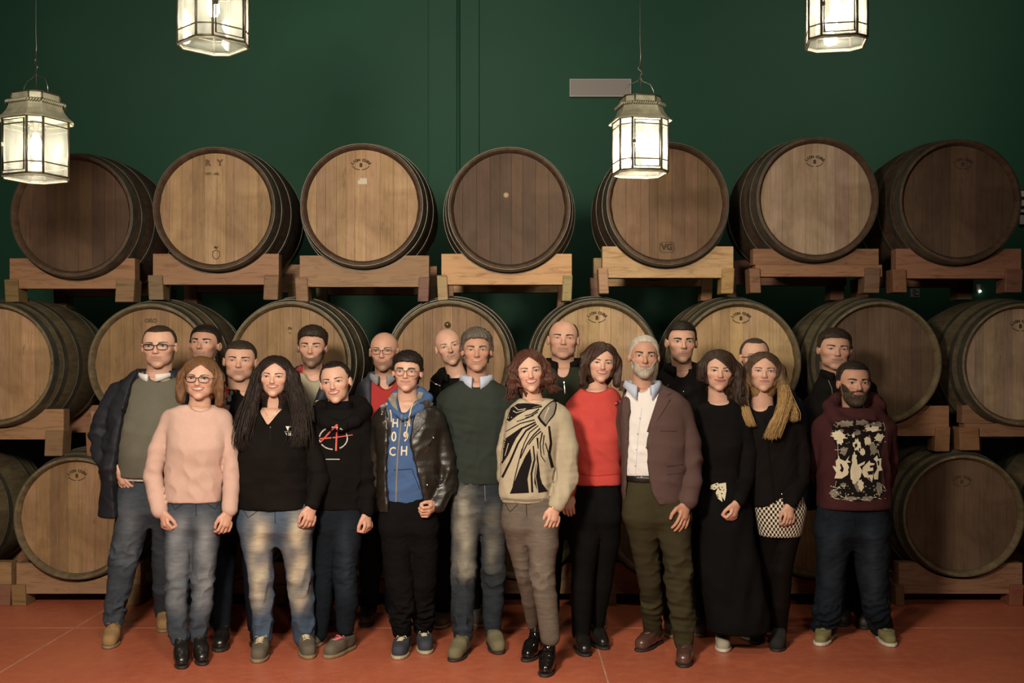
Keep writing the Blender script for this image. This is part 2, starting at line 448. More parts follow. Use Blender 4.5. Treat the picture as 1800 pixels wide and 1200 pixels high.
def cradle(x0, x1, ytop, ybot, yblk, bcx, bcy, label, group, tone=(0.27, 0.15, 0.08), split=False, wl=20, wr=20):
    """pine cradle: two notched beams and four chocks under one barrel. px values at the front plane"""
    yb = YBAR + 0.085
    a, b = P(x0, ybot, yb), P(x1, ytop, yb); zb = P(0, yblk, yb).z
    cx = (a.x + b.x) / 2; root = empty('barrel_cradle', (cx, yb, max(zb, 0))); tag(root, label, 'cradle', group)
    rnd = random.Random(int(x0 * 7 + ybot)); bc = P(bcx, bcy, YBAR)
    w = (b.x - a.x) / 2; zt = b.z - max(zb, 0); z0 = a.z - max(zb, 0); bx = bc.x - cx; bz = bc.z - max(zb, 0)
    def beam(yl, yh, name, R):
        pts = [(-w, z0), (w, z0), (w, zt)]
        h = zt - bz
        dx = math.sqrt(max(R * R - h * h, 0.01))
        q0 = math.atan2(h, dx); q1 = math.atan2(h, -dx)
        arc = [(bx + R * math.cos(q), bz + R * math.sin(q)) for q in np.linspace(q0, -PI - (PI - q1) + 2 * PI - 2 * PI if False else -(PI + q0) , 15)]
        arc = [(x, max(z, z0 + 0.03)) for x, z in arc if -w + 0.005 < x < w - 0.005]
        pts += arc + [(-w, zt)]
        if split:
            zm = z0 + (zt - z0) * 0.42
            lo = [(-w + 0.015, z0), (w + 0.02, z0), (w + 0.02, zm), (-w + 0.015, zm)]
            lo2 = [(x, min(z, zm)) for x, z in lo]
            up = [(x, max(z, zm + 0.002)) for x, z in pts]
            col = tuple(q * rnd.uniform(0.9, 1.1) for q in tone)
            data_obj('lower_beam', MB().prism(lo2, yl, yh).data('lower_beam', M_PINE, False), root, color=col)
            data_obj('upper_beam', MB().prism(up, yl + 0.006, yh).data('upper_beam', M_PINE, False), root, color=tuple(q * 0.9 for q in col))
        else:
            data_obj(name, MB().prism(pts, yl, yh).data(name, M_PINE, False), root, color=tuple(q * rnd.uniform(0.94, 1.06) for q in tone))
    beam(0, 0.10, 'beam', brad(BL - 0.12) + 0.006); beam(0.80, 0.90, 'beam', brad(BL - 0.12) + 0.006)
    bw = 0.001 * 3.73
    for s, wp in ((-1, wl), (1, wr)):
        xo = -w - 0.03 if s < 0 else w - wp * bw + 0.005
        for yo in (-0.02, 0.79):
            z1 = z0 + (zt - z0) * 0.30
            tk = tuple(q * rnd.uniform(0.55, 0.85) for q in tone)
            m = MB(); xa, xb = xo, xo + wp * bw
            tp = 0.008 * s
            m.add([(xa - tp, yo, 0), (xb - tp, yo, 0), (xb - tp, yo + 0.15, 0), (xa - tp, yo + 0.15, 0), (xa, yo, z1), (xb, yo, z1), (xb, yo + 0.15, z1), (xa, yo + 0.15, z1)],
                  [(0,3,2,1),(4,5,6,7),(0,1,5,4),(1,2,6,5),(2,3,7,6),(3,0,4,7)])
            data_obj('chock', m.data('chock', M_PINE, False, bevel=0.004), root, color=tk)
    return root
G = 'oak barrels stacked on cradles'; GC = 'pine barrel cradles'
B_SM, B_SH, B_VE, B_FA, B_DOT = brand_small(), brand_shield(), brand_ve(), brand_faint(), brand_dot()
DK = (0.085, 0.052, 0.034); OL = (0.145, 0.112, 0.064)
TOP = [(127, 378, 'dark', 1, 'dark brown barrel at the left end of the top tier, behind the left lantern', None, (0, .2), None),
       (375, 365, 'tan', 2, 'tan barrel second from left in the top tier with letters and a small shield brand', 'two', (0, .2), None),
       (636, 360, 'tan', 3, 'tan top tier barrel with an eye shaped brand and a torn paper label', 'eye', (-0.01, .265), 'label'),
       (895, 366, 'dark', 4, 'dark stained top tier barrel with a pale bung near its middle', None, (0, .2), 'bung'),
       (1174, 357, 'brown', 5, 'streaky brown top tier barrel behind the hanging lantern, monogram at its bottom', 've', (0, -.285), None),
       (1438, 348, 'rose', 6, 'greyish pale barrel second from right in the top tier, eye shaped brand', 'eye', (-0.01, .245), None),
       (1688, 353, 'grey', 7, 'dark greyish barrel at the right end of the top tier', 'eye', (0.03, .245), None)]
MID = [(-12, 640, 'tan', 8, 'middle tier barrel cut by the left edge of the picture', None, (0, .2), None),
       (262, 641, 'mid', 9, 'middle tier barrel behind the man in the navy parka', 'fa', (0.0, .29), None),
       (509, 637, 'mid', 10, 'middle tier barrel behind the bearded man with red jacket lining', 'dot', (-.005, .21), None),
       (789, 636, 'mid', 11, 'middle tier barrel with a small tap behind the tilted bald man', None, (0, .2), 'tap'),
       (1050, 636, 'light', 12, 'bright middle tier barrel with eye brand behind the woman in red', 'eye', (0.0, .29), None),
       (1300, 637, 'light', 13, 'bright middle tier barrel with eye brand behind the man half hidden by the blonde woman', 'eye', (0.015, .29), None),
       (1547, 637, 'grey', 14, 'dark stained middle tier barrel behind the man in the maroon hoodie', None, (0, .2), None),
       (1800, 640, 'rose', 15, 'middle tier barrel cut by the right edge of the picture', 'eye', (0.0, .25), None)]
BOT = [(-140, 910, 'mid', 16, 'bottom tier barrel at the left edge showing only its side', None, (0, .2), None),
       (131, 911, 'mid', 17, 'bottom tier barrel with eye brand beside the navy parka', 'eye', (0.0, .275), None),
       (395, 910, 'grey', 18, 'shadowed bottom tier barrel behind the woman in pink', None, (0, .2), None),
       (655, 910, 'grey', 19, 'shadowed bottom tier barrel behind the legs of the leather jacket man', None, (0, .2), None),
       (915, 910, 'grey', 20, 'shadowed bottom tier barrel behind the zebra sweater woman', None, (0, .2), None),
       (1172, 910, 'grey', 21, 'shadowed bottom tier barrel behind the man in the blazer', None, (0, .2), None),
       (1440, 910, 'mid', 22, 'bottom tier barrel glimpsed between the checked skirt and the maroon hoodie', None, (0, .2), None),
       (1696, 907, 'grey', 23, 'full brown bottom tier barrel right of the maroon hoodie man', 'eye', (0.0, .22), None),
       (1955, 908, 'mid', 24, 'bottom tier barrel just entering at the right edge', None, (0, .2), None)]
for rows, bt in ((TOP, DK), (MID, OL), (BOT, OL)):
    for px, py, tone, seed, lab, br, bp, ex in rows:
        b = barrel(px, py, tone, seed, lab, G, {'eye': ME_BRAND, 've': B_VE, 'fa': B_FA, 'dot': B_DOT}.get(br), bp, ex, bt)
        if br == 'two':
            data_obj('brand', B_SM, b, (-0.01, -BL + 0.0380, 0.29)); data_obj('brand', B_SH, b, (0.005, -BL + 0.0380, -0.30))
PALE = (0.47, 0.29, 0.145); ORG = (0.27, 0.150, 0.080); RED = (0.235, 0.120, 0.070)
# x0, x1, ytop, ybot, ychock bottom, barrel index
for (x0, x1, yt, yo, yk, bi, rows, tone, split, wl, wr, lab) in [
    (17, 237, 454, 507, 531, 0, TOP, ORG, False, 24, 33, 'left end cradle of the top tier, wide right chock'),
    (269, 490, 446, 500, 527, 1, TOP, ORG, False, 26, 26, 'cradle under the tan top tier barrel with the shield brand'),
    (527, 754, 449, 504, 530, 2, TOP, ORG, False, 22, 19, 'cracked cradle under the top tier barrel with the torn label'),
    (776, 1005, 446, 500, 529, 3, TOP, PALE, False, 18, 17, 'smooth pale cradle under the dark top tier barrel with the bung'),
    (1059, 1289, 433, 488, 516, 4, TOP, PALE, False, 17, 22, 'pale cradle under the barrel behind the hanging lantern'),
    (1324, 1545, 437, 486, 515, 5, TOP, RED, True, 19, 27, 'two plank reddish cradle, second from right in the top tier'),
    (1575, 1795, 437, 489, 514, 6, TOP, RED, False, 24, 30, 'reddish cradle at the right end of the top tier'),
    (-120, 112, 719, 772, 801, 0, MID, ORG, False, 25, 32, 'middle tier cradle at the left edge of the picture'),
    (160, 392, 722, 775, 803, 1, MID, ORG, False, 16, 22, 'middle tier cradle just left of the navy parka sleeve'),
    (398, 624, 718, 771, 798, 2, MID, ORG, False, 22, 22, 'middle tier cradle hidden behind the dark haired women'),
    (676, 905, 716, 770, 797, 3, MID, ORG, False, 22, 22, 'middle tier cradle behind the green sweater man'),
    (938, 1165, 715, 768, 795, 4, MID, ORG, False, 22, 22, 'middle tier cradle behind the woman in red'),
    (1190, 1418, 715, 768, 795, 5, MID, ORG, False, 22, 22, 'middle tier cradle behind the blonde woman'),
    (1440, 1668, 713, 766, 793, 6, MID, RED, False, 22, 26, 'middle tier cradle right of the maroon hoodie'),
    (1692, 1915, 712, 767, 791, 7, MID, RED, True, 35, 24, 'middle tier cradle at the right edge of the picture'),
    (-200, 20, 988, 1043, 1071, 0, BOT, ORG, False, 24, 20, 'bottom tier cradle at the left edge of the picture'),
    (29, 247, 989, 1043, 1071, 1, BOT, ORG, False, 25, 28, 'bottom tier cradle behind the sandy boots'),
    (285, 505, 989, 1043, 1071, 2, BOT, RED, False, 22, 22, 'bottom tier cradle behind the pink sweater woman'),
    (545, 765, 989, 1043, 1071, 3, BOT, RED, False, 22, 22, 'bottom tier cradle behind the pink laced shoe'),
    (805, 1025, 989, 1043, 1071, 4, BOT, RED, False, 22, 22, 'bottom tier cradle behind the shiny ankle boots'),
    (1068, 1285, 989, 1043, 1071, 5, BOT, RED, False, 22, 22, 'bottom tier cradle behind the brown leather shoes'),
    (1328, 1548, 989, 1043, 1071, 6, BOT, RED, False, 22, 22, 'bottom tier cradle behind the olive canvas shoes'),
    (1580, 1797, 989, 1043, 1071, 7, BOT, RED, False, 15, 24, 'bottom tier cradle at the right end'),
    (1845, 2065, 989, 1043, 1071, 8, BOT, RED, False, 22, 22, 'bottom tier cradle beyond the right edge')]:
    if x0 > 1800: continue
    cradle(x0, x1, yt, yo, yk, rows[bi][0], rows[bi][1], lab, GC, tone, split, wl, wr)

# ---------------------------------------------------------------- lanterns
M_TIN = plain('aged_tin', (0.34, 0.33, 0.235), 0.5, 0.25, var=0.3, vscale=14, bump=0.1, bscale=60)
M_TIND = plain('dark_tin', (0.10, 0.09, 0.065), 0.45, 0.7, var=0.3, vscale=20)
M_WIRE = plain('steel_wire', (0.35, 0.34, 0.31), 0.35, 0.9)
tg = newmat('dusty_glass')
nt = tg.t; nt.nodes.remove(tg.b)
out = nt.nodes['Material Output']
tr = nt.nodes.new('ShaderNodeBsdfTransparent'); tr.inputs[0].default_value = (0.97, 0.96, 0.90, 1)
tl_ = nt.nodes.new('ShaderNodeBsdfTranslucent'); tl_.inputs[0].default_value = (0.92, 0.90, 0.78, 1)
gl = nt.nodes.new('ShaderNodeBsdfGlossy'); gl.inputs['Roughness'].default_value = 0.08; gl.inputs[0].default_value = (1, 0.98, 0.9, 1)
m1 = nt.nodes.new('ShaderNodeMixShader'); m2 = nt.nodes.new('ShaderNodeMixShader')
dust = tg.ramp(tg.noise(tg.coords((3, 3, 1)), 5, 4, 0.6), [(0.3, (0.05,) * 3), (0.75, (0.17,) * 3)])
nt.links.new(dust, m1.inputs[0]); nt.links.new(tr.outputs[0], m1.inputs[1]); nt.links.new(tl_.outputs[0], m1.inputs[2])
m2.inputs[0].default_value = 0.07; nt.links.new(m1.outputs[0], m2.inputs[1]); nt.links.new(gl.outputs[0], m2.inputs[2]); nt.links.new(m2.outputs[0], out.inputs[0])
M_GLASS = tg.m
M_CLEAR = tg.m.copy(); M_CLEAR.name = 'clear_glass'
for nd in M_CLEAR.node_tree.nodes:
    if nd.type == 'VALTORGB': nd.color_ramp.elements[0].color = (0.015, 0.015, 0.015, 1); nd.color_ramp.elements[1].color = (0.06, 0.06, 0.06, 1)
tb = newmat('bulb_glow'); tb.base((1, 1, 1)); tb.b.inputs['Emission Color'].default_value = (1, 0.95, 0.82, 1); tb.b.inputs['Emission Strength'].default_value = 25
M_BULB = tb.m
def octa(hw, ch):
    """square of half width hw with its corners cut by ch"""
    a = hw; b = hw - ch
    return [(-b, -a), (b, -a), (a, -b), (a, b), (b, a), (-b, a), (-a, b), (-a, -b)]
def lantern(px, ybot_front, d, rot, label, watts):
    HB = 0.295                                   # glazed body height
    hw, ch = 0.137, 0.054
    p = P(px, ybot_front, d)
    root = empty('hanging_lantern', (p.x, d, p.z)); root.rotation_euler = (0, 0, rot); tag(root, label, 'lantern', 'glass lanterns hanging from the ceiling')
    o = octa(hw, ch); n = 8
    # posts at the eight corners
    me_post = MB().tube([(0, 0, 0), (0, 0, HB)], 0.0065, 6).data('corner_post', M_TIND, True)
    for x, y in o: data_obj('corner_post', me_post, root, (x, y, 0))
    for z, r in ((0.004, 0.006), (0.062, 0.0035), (HB - 0.04, 0.0035), (HB - 0.004, 0.006)):
        MB().tube([(x, y, z) for x, y in o], r, 5, closed=True).obj('rail', M_TIND, root, True)
    for i in range(n):
        (x0, y0), (x1, y1) = o[i], o[(i + 1) % n]
        MB().add([(x0, y0, 0.005), (x1, y1, 0.005), (x1, y1, HB - 0.005), (x0, y0, HB - 0.005)], [(0, 1, 2, 3)]).obj('pane', M_GLASS, root)
        # bright bevelled strip where the glass meets the lead
    MB().add([(x, y, 0.0) for x, y in o], [tuple(range(8))]).obj('bottom_pane', M_CLEAR, root)
    MB().tube([(x * 0.99, y * 0.99, -0.004) for x, y in o], 0.006, 5, closed=True).obj('bottom_rim', M_TIN, root, True)
    # door frame on the front face
    b = hw - ch
    MB().tube([(-b + .012, -hw - .006, 0.02), (b - .012, -hw - .006, 0.02), (b - .012, -hw - .006, HB - .02), (-b + .012, -hw - .006, HB - .02)], 0.005, 5, closed=True).obj('door_frame', M_TIND, root, True)
    MB().box(-b + 0.002, -b + 0.016, -hw - 0.02, -hw - 0.004, HB * .48, HB * .55).obj('latch', M_TIND, root)
    # flared roof
    secs = [(HB - 0.010, hw + 0.022, ch + 0.008), (HB - 0.004, hw + 0.020, ch + 0.007), (HB + 0.015, hw + 0.000, ch), (HB + 0.040, hw - 0.016, ch - 0.006), (HB + 0.062, hw - 0.023, ch - 0.008), (HB + 0.078, hw - 0.025, ch - 0.008)]
    vs = []; fs = []
    for z, a, c in secs: vs += [(x, y, z) for x, y in octa(a, c)]
    for i in range(len(secs) - 1):
        for k in range(8): fs.append((i*8+k, i*8+(k+1)%8, (i+1)*8+(k+1)%8, (i+1)*8+k))
    fs.append(tuple(range((len(secs)-1)*8, len(secs)*8)))
    MB().add(vs, fs).obj('roof', M_TIN, root)
    # rope moulding
    ro = octa(hw - 0.018, ch - 0.006); pts = []
    for i in range(8):
        a, b2 = Vector((*ro[i], 0)), Vector((*ro[(i + 1) % 8], 0)); m = max(2, int((b2 - a).length / 0.012))
        for k in range(m): pts.append(a.lerp(b2, k / m))
    rope = MB()
    for k, q in enumerate(pts):
        nx = (pts[(k + 1) % len(pts)] - q); nx.normalize()
        up = Vector((0, 0, 1)); sd = nx.cross(up)
        c0 = Vector((q.x, q.y, HB + 0.080))
        rope.tube([c0 - nx * 0.006 - up * 0.009 + sd * 0.002, c0 + sd * 0.007, c0 + nx * 0.006 + up * 0.009 + sd * 0.002], [0.004, 0.006, 0.004], 5)
    rope.obj('rope_moulding', M_TIN, root, True)
    go = octa(hw - 0.034, ch - 0.010)
    g = MB()
    for z in (HB + 0.090, HB + 0.128): g.tube([(x, y, z) for x, y in go], 0.004, 5, closed=True)
    for x, y in go: g.tube([(x, y, HB + 0.090), (x, y, HB + 0.128)], 0.004, 5)
    g.obj('gallery', M_TIND, root, True)
    gi = octa(hw - 0.036, ch - 0.010)
    MB().add([(x, y, HB + 0.076) for x, y in gi] + [(x, y, HB + 0.124) for x, y in gi], [(k, (k+1)%8, (k+1)%8+8, k+8) for k in range(8)] + [tuple(range(8, 16))]).obj('crown', M_TIN, root)
    hz = HB + 0.125
    MB().tube([(-0.085, 0, hz), (-0.083, 0, hz + 0.05), (-0.06, 0, hz + 0.08), (-0.015, 0, hz + 0.10), (0, 0, hz + 0.125), (0.015, 0, hz + 0.10), (0.06, 0, hz + 0.085), (0.080, 0, hz + 0.05), (0.083, 0, hz)], 0.0028, 6).obj('bail_handle', M_WIRE, root, True)
    hk = [(0.012 * math.sin(q) , 0, hz + 0.135 + 0.026 * (q / PI)) for q in np.linspace(0, 2 * PI, 14)]
    MB().tube(hk, 0.0028, 6).obj('hook', M_WIRE, root, True)
    top = ZC - p.z
    MB().tube([(0, 0, hz + 0.185), (0.004, 0, hz + 0.25), (0, 0, hz + 0.32), (0, 0, top)], 0.0022, 6).obj('cable', M_WIRE, root, True)
    MB().tube([(0.003, 0, hz + 0.0), (0.004, 0, hz + 0.25)], 0.0018, 5).obj('lamp_flex', M_TIND, root, True)
    bz = HB * 0.62
    MB().lathe([(-0.05, 0.0005), (-0.045, 0.018), (-0.02, 0.030), (0.01, 0.026), (0.035, 0.013), (0.05, 0.013)], 16, 'z').obj('bulb', M_BULB, root, True).location = (0, 0, bz)
    MB().lathe([(0, 0.014), (0.05, 0.016), (0.05, 0.03), (HB - bz - 0.05, 0.03)], 14, 'z').obj('lamp_holder', M_TIND, root, True).location = (0, 0, bz + 0.045)
    for dz in (-0.085, 0.0):
        l = bpy.data.lights.new('lantern_light', 'POINT'); l.energy = watts / 2; l.color = (1, 0.92, 0.74); l.shadow_soft_size = 0.035
        lo = bpy.data.objects.new('lantern_light', l); link(lo, root); lo.location = (0, 0, bz + dz)
    return root
lantern(63, 313, 5.85, math.radians(-24), 'glass lantern hanging at the far left in front of the dark barrel', 18)
lantern(375, 80, 5.35, math.radians(45), 'glass lantern cut by the top edge, left of centre, a corner facing forward', 16)
lantern(1125, 305, 6.45, math.radians(10), 'glass lantern hanging right of centre over a streaky barrel', 34)
lantern(1470, 76, 5.65, math.radians(-10), 'glass lantern cut by the top edge at the right', 24)

# ================================================================ people: distance-field modelling
f32 = np.float32
def surface_net(fn, lo, hi, h, d=None):
    lo = np.array(lo, f32); hi = np.array(hi, f32)
    n = np.ceil((hi - lo) / h).astype(int) + 1
    xs = (lo[0] + h * np.arange(n[0], dtype=f32))[:, None, None]
    ys = (lo[1] + h * np.arange(n[1], dtype=f32))[None, :, None]
    zs = (lo[2] + h * np.arange(n[2], dtype=f32))[None, None, :]
    if d is None: d = fn(xs, ys, zs)
    d = np.ascontiguousarray(np.broadcast_to(d, tuple(n)).astype(f32))
    s = d < 0
    c = np.zeros((n[0]-1, n[1]-1, n[2]-1), np.int8)
    for a in (0, 1):
        for b in (0, 1):
            for e in (0, 1): c += s[a:n[0]-1+a, b:n[1]-1+b, e:n[2]-1+e]
    act = (c > 0) & (c < 8)
    idx = np.full(act.shape, -1, np.int32); m = int(act.sum()); idx[act] = np.arange(m)
    I = np.argwhere(act); i, j, k = I[:, 0], I[:, 1], I[:, 2]
    acc = np.zeros((m, 3), f32); num = np.zeros(m, f32)
    cor = [(a, b, e) for a in (0, 1) for b in (0, 1) for e in (0, 1)]
    val = {q: d[i + q[0], j + q[1], k + q[2]] for q in cor}
    for p in cor:
        for ax in range(3):
            if p[ax] == 0:
                q = list(p); q[ax] = 1; q = tuple(q)
                a, b = val[p], val[q]; cr = (a < 0) != (b < 0)
                t_ = np.where(cr, a / np.where(cr, a - b, 1), 0)
                for x in range(3):
                    acc[:, x] += np.where(cr, p[x] + (t_ if x == ax else 0), 0)
                num += cr
    v = lo + h * (I + acc / num[:, None])
    F = []
    for ax in range(3):
        o1, o2 = [(1, 2), (2, 0), (0, 1)][ax]
        sl0 = [slice(None)] * 3; sl1 = [slice(None)] * 3
        sl0[ax] = slice(0, n[ax] - 1); sl1[ax] = slice(1, n[ax])
        for sl in (sl0, sl1):
            sl[o1] = slice(1, n[o1] - 1); sl[o2] = slice(1, n[o2] - 1)
        A, B = s[tuple(sl0)], s[tuple(sl1)]
        for cond, flip in ((A & ~B, False), (~A & B, True)):
            E = np.argwhere(cond)
            if not len(E): continue
            base = E.copy(); base[:, o1] += 1; base[:, o2] += 1
            quad = []
            for u, w_ in ((-1, -1), (0, -1), (0, 0), (-1, 0)):
                q = base.copy(); q[:, o1] += u; q[:, o2] += w_
                quad.append(idx[q[:, 0], q[:, 1], q[:, 2]])
            q = np.stack(quad, 1)
            F.append(q[:, ::-1] if flip else q)
    return v, (np.concatenate(F) if F else np.zeros((0, 4), int))
def vnormals(v, f):
    a = np.cross(v[f[:, 2]] - v[f[:, 0]], v[f[:, 3]] - v[f[:, 1]])
    n = np.zeros_like(v)
    for k in range(4): np.add.at(n, f[:, k], a)
    return n / (np.linalg.norm(n, axis=1, keepdims=True) + 1e-12)
def smooth_v(v, f, it=1, lam=0.5):
    e = np.concatenate([f[:, [0, 1]], f[:, [1, 2]], f[:, [2, 3]], f[:, [3, 0]]])
    for _ in range(it):
        s_ = np.zeros_like(v); c = np.zeros(len(v), f32)
        np.add.at(s_, e[:, 0], v[e[:, 1]]); np.add.at(c, e[:, 0], 1)
        np.add.at(s_, e[:, 1], v[e[:, 0]]); np.add.at(c, e[:, 1], 1)
        v = v + lam * (s_ / np.maximum(c, 1)[:, None] - v)
    return v
def smin(a, b, k):
    h = np.clip(0.5 + 0.5 * (b - a) / k, 0, 1)
    return b + (a - b) * h - k * h * (1 - h)
def smax(a, b, k): return -smin(-a, -b, k)
def ell(X, Y, Z, c, r):
    px, py, pz = (X - c[0]) / r[0], (Y - c[1]) / r[1], (Z - c[2]) / r[2]
    k0 = np.sqrt(px*px + py*py + pz*pz); k1 = np.sqrt((px/r[0])**2 + (py/r[1])**2 + (pz/r[2])**2)
    return k0 * (k0 - 1) / (k1 + 1e-6)
def cap(X, Y, Z, a, b, ra, rb):
    bx, by, bz = b[0]-a[0], b[1]-a[1], b[2]-a[2]; L = bx*bx + by*by + bz*bz + 1e-9
    px, py, pz = X - a[0], Y - a[1], Z - a[2]
    t_ = np.clip((px*bx + py*by + pz*bz) / L, 0, 1)
    return np.sqrt((px - t_*bx)**2 + (py - t_*by)**2 + (pz - t_*bz)**2) - (ra + (rb - ra) * t_)
def chain(X, Y, Z, pts, rad, k=0.0):
    d = None
    for a, b, ra, rb in zip(pts[:-1], pts[1:], rad[:-1], rad[1:]):
        e = cap(X, Y, Z, a, b, ra, rb)
        d = e if d is None else (np.minimum(d, e) if k == 0 else smin(d, e, k))
    return d
class Wob:
    """cheap smooth pseudo-noise: a sum of sines along random directions"""
    def __init__(s, seed, scale, aniso=(1, 1, 1), n=7):
        r = np.random.RandomState(seed)
        s.k = r.normal(size=(n, 3)) * scale * np.array(aniso); s.p = r.uniform(0, 6.28, n)
    def __call__(s, v):
        return np.sin(v @ s.k.T + s.p).sum(1) / math.sqrt(len(s.p))
def stack(levels, n=2.3, top_r=None):
    """torso from levels (z, x_left, x_right, y_centre, half_depth)"""
    L = np.array(sorted(levels), f32); z = L[:, 0]
    zz = np.linspace(z[0], z[-1], 160)
    def sm(a):
        y = np.interp(zz, z, a); k = np.array([1, 4, 6, 4, 1], f32) / 16
        for _ in range(4): y = np.convolve(np.pad(y, 2, 'edge'), k, 'valid')
        return y
    cx = sm((L[:, 1] + L[:, 2]) / 2); rx = sm((L[:, 2] - L[:, 1]) / 2); cy = sm(L[:, 3]); ry = sm(L[:, 4])
    def fn(X, Y, Z):
        c, a, e, b = (np.interp(Z, zz, q).astype(f32) for q in (cx, rx, cy, ry))
        q = ((np.abs(X - c) / a) ** n + (np.abs(Y - e) / b) ** n) ** (1 / n)
        return np.maximum(np.maximum((q - 1) * np.minimum(a, b), Z - z[-1]), z[0] - Z)
    return fn

# ---------------------------------------------------------------- heads (unit: head height, chin at -0.5, crown at +0.5, face towards -y)
def head_fn(p):
    jw, ck, nl, fat, br = p.get('jaw', 1.0), p.get('cheek', 1.0), p.get('nose', 1.0), p.get('fat', 0.0), p.get('brow', 1.0)
    sm_ = p.get('smile', 0.0); nb = p['_neck']; nr = p.get('neck_r', 0.235)
    ear = p.get('ear', 1.0)
    def fn(X, Y, Z):
        A = np.abs(X)
        d = ell(X, Y, Z, (0, 0.07, 0.135), (0.330, 0.405, 0.365))
        d = smin(d, ell(X, Y, Z, (0, -0.075, -0.06), (0.268 + fat * .04, 0.285, 0.36)), 0.08)
        d = smin(d, ell(A, Y, Z, (0.072 * jw, -0.10, -0.30), (0.145 * jw + fat * .045, 0.20, 0.135)), 0.09)
        d = smin(d, ell(X, Y, Z, (0, -0.235, -0.425), (0.105 * jw, 0.10, 0.075)), 0.07)
        d = smin(d, ell(A, Y, Z, (0.170, -0.215, -0.075 + 0.012 * sm_), (0.095 * ck, 0.085, 0.085)), 0.07)
        d = smin(d, cap(A, Y, Z, (0.04, -0.315, 0.085), (0.175, -0.275, 0.085), 0.042 * br, 0.036 * br), 0.05)
        # eye sockets, nose, mouth mound
        d = smax(d, -ell(A, Y, Z, (0.140, -0.405, 0.020), (0.082, 0.085, 0.052)), 0.05)
        d = smin(d, ell(A, Y, Z, (0.140, -0.262, 0.014), (0.070, 0.066, 0.058)), 0.018)
        nz = chain(X, Y, Z, [(0, -0.325, 0.06), (0, -0.375, -0.03), (0, -0.415 * nl, -0.115)], [0.030, 0.036, 0.047])
        nz = smin(nz, ell(A, Y, Z, (0.044, -0.365, -0.130), (0.036, 0.045, 0.032)), 0.025)
        d = smin(d, nz, 0.028)
        d = smin(d, ell(X, Y, Z, (0, -0.280, -0.235), (0.140, 0.075, 0.095)), 0.04)
        fold = cap(A, Y, Z, (0.070, -0.365, -0.125), (0.148, -0.315, -0.245), 0.010, 0.012)
        d = smax(d, -(fold - 0.004 * sm_), 0.030)
        d = smax(d, -cap(X, Y, Z, (-0.06, -0.375, -0.325), (0.06, -0.375, -0.325), 0.016, 0.016), 0.03)
        if ear: d = smin(d, np.maximum(ell(A, Y, Z, (0.335, 0.030, -0.02), (0.042 * ear, 0.078, 0.120)), -ell(A, Y, Z, (0.372, 0.00, -0.005), (0.020, 0.045, 0.075))), 0.012)
        # neck
        d = smin(d, chain(X, Y, Z, [(0, 0.10, -0.15), (nb[0] * .5, (0.10 + nb[1]) / 2, -0.3 + (nb[2] + .3) * .5), tuple(nb)], [nr, nr * 0.98, nr * 1.10], 0.0), 0.07)
        return d
    return fn
SKIN = {}
def skin_mat():
    if 'skin' in MATS: return MATS['skin']
    t = newmat('skin'); t.set(0.50, spec=0.35)
    a = t.n('Attribute'); a.attribute_name = 'pig'
    n = t.noise(t.coords(), 38, 4, 0.6)
    t.base(t.mix(1.0, a.outputs['Color'], t.ramp(n, [(0.3, (0.93, 0.91, 0.90)), (0.7, (1.05, 1.04, 1.04))]), 'MULTIPLY'))
    t.bump(t.noise(t.coords(), 160, 3), 0.10, 0.002)
    t.b.inputs['Subsurface Weight'].default_value = 0.12
    t.b.inputs['Subsurface Radius'].default_value = (0.012, 0.005, 0.003)
    t.b.inputs['Subsurface Scale'].default_value = 0.6
    return t.m
def attr_mat(name, rough=0.5, spec=0.4, attr='pig', **kw):
    if name in MATS: return MATS[name]
    t = newmat(name); t.set(rough, spec=spec, **kw); a = t.n('Attribute'); a.attribute_name = attr; t.base(a.outputs['Color']); return t.m
def hair_mat(name, c, c2=None, rough=0.5, tip=None):
    if name in MATS: return MATS[name]
    t = newmat(name); t.set(rough, spec=0.22)
    n = t.noise(t.coords((60, 60, 6)), 3.0, 4, 0.7, 0.3)
    col = t.ramp(n, [(0.3, scl(c, 0.55)), (0.55, c), (0.75, c2 or scl(c, 1.6))])
    if tip:
        a = t.n('Attribute'); a.attribute_name = 'tip'
        col = t.mix(a.outputs['Fac'], col, t.ramp(n, [(0.3, scl(tip, 0.5)), (0.55, tip), (0.75, scl(tip, 1.5))]))
    t.base(col); t.bump(n, 0.5, 0.004)
    return t.m
def fabric(name, c, var=0.10, weave=260, bump=0.22, rough=0.92, vs=7, spec=0.06, sheen=0.0, cattr=None):
    if name in MATS: return MATS[name]
    t = newmat(name); t.set(rough, spec=spec)
    v = t.coords(); n = t.noise(v, vs, 3); wv = t.noise(v, weave, 2, 0.6)
    col = t.ramp(n, [(0.3, scl(c, 1 - var)), (0.7, scl(c, 1 + var))])
    col = t.mix(1.0, col, t.ramp(wv, [(0.3, (0.92,) * 3), (0.7, (1.07,) * 3)]), 'MULTIPLY')
    if cattr is not None:
        a = t.n('Attribute'); a.attribute_name = 'fade'; col = t.mix(a.outputs['Fac'], col, cattr)
        col = t.mix(1.0, col, t.ramp(t.noise(t.coords((9, 9, 40)), 2.0, 4, 0.7), [(0.3, (0.8,) * 3), (0.7, (1.15,) * 3)]), 'MULTIPLY')
    t.base(col); t.bump(wv, bump, 0.003)
    if sheen: t.b.inputs['Sheen Weight'].default_value = sheen
    return t.m

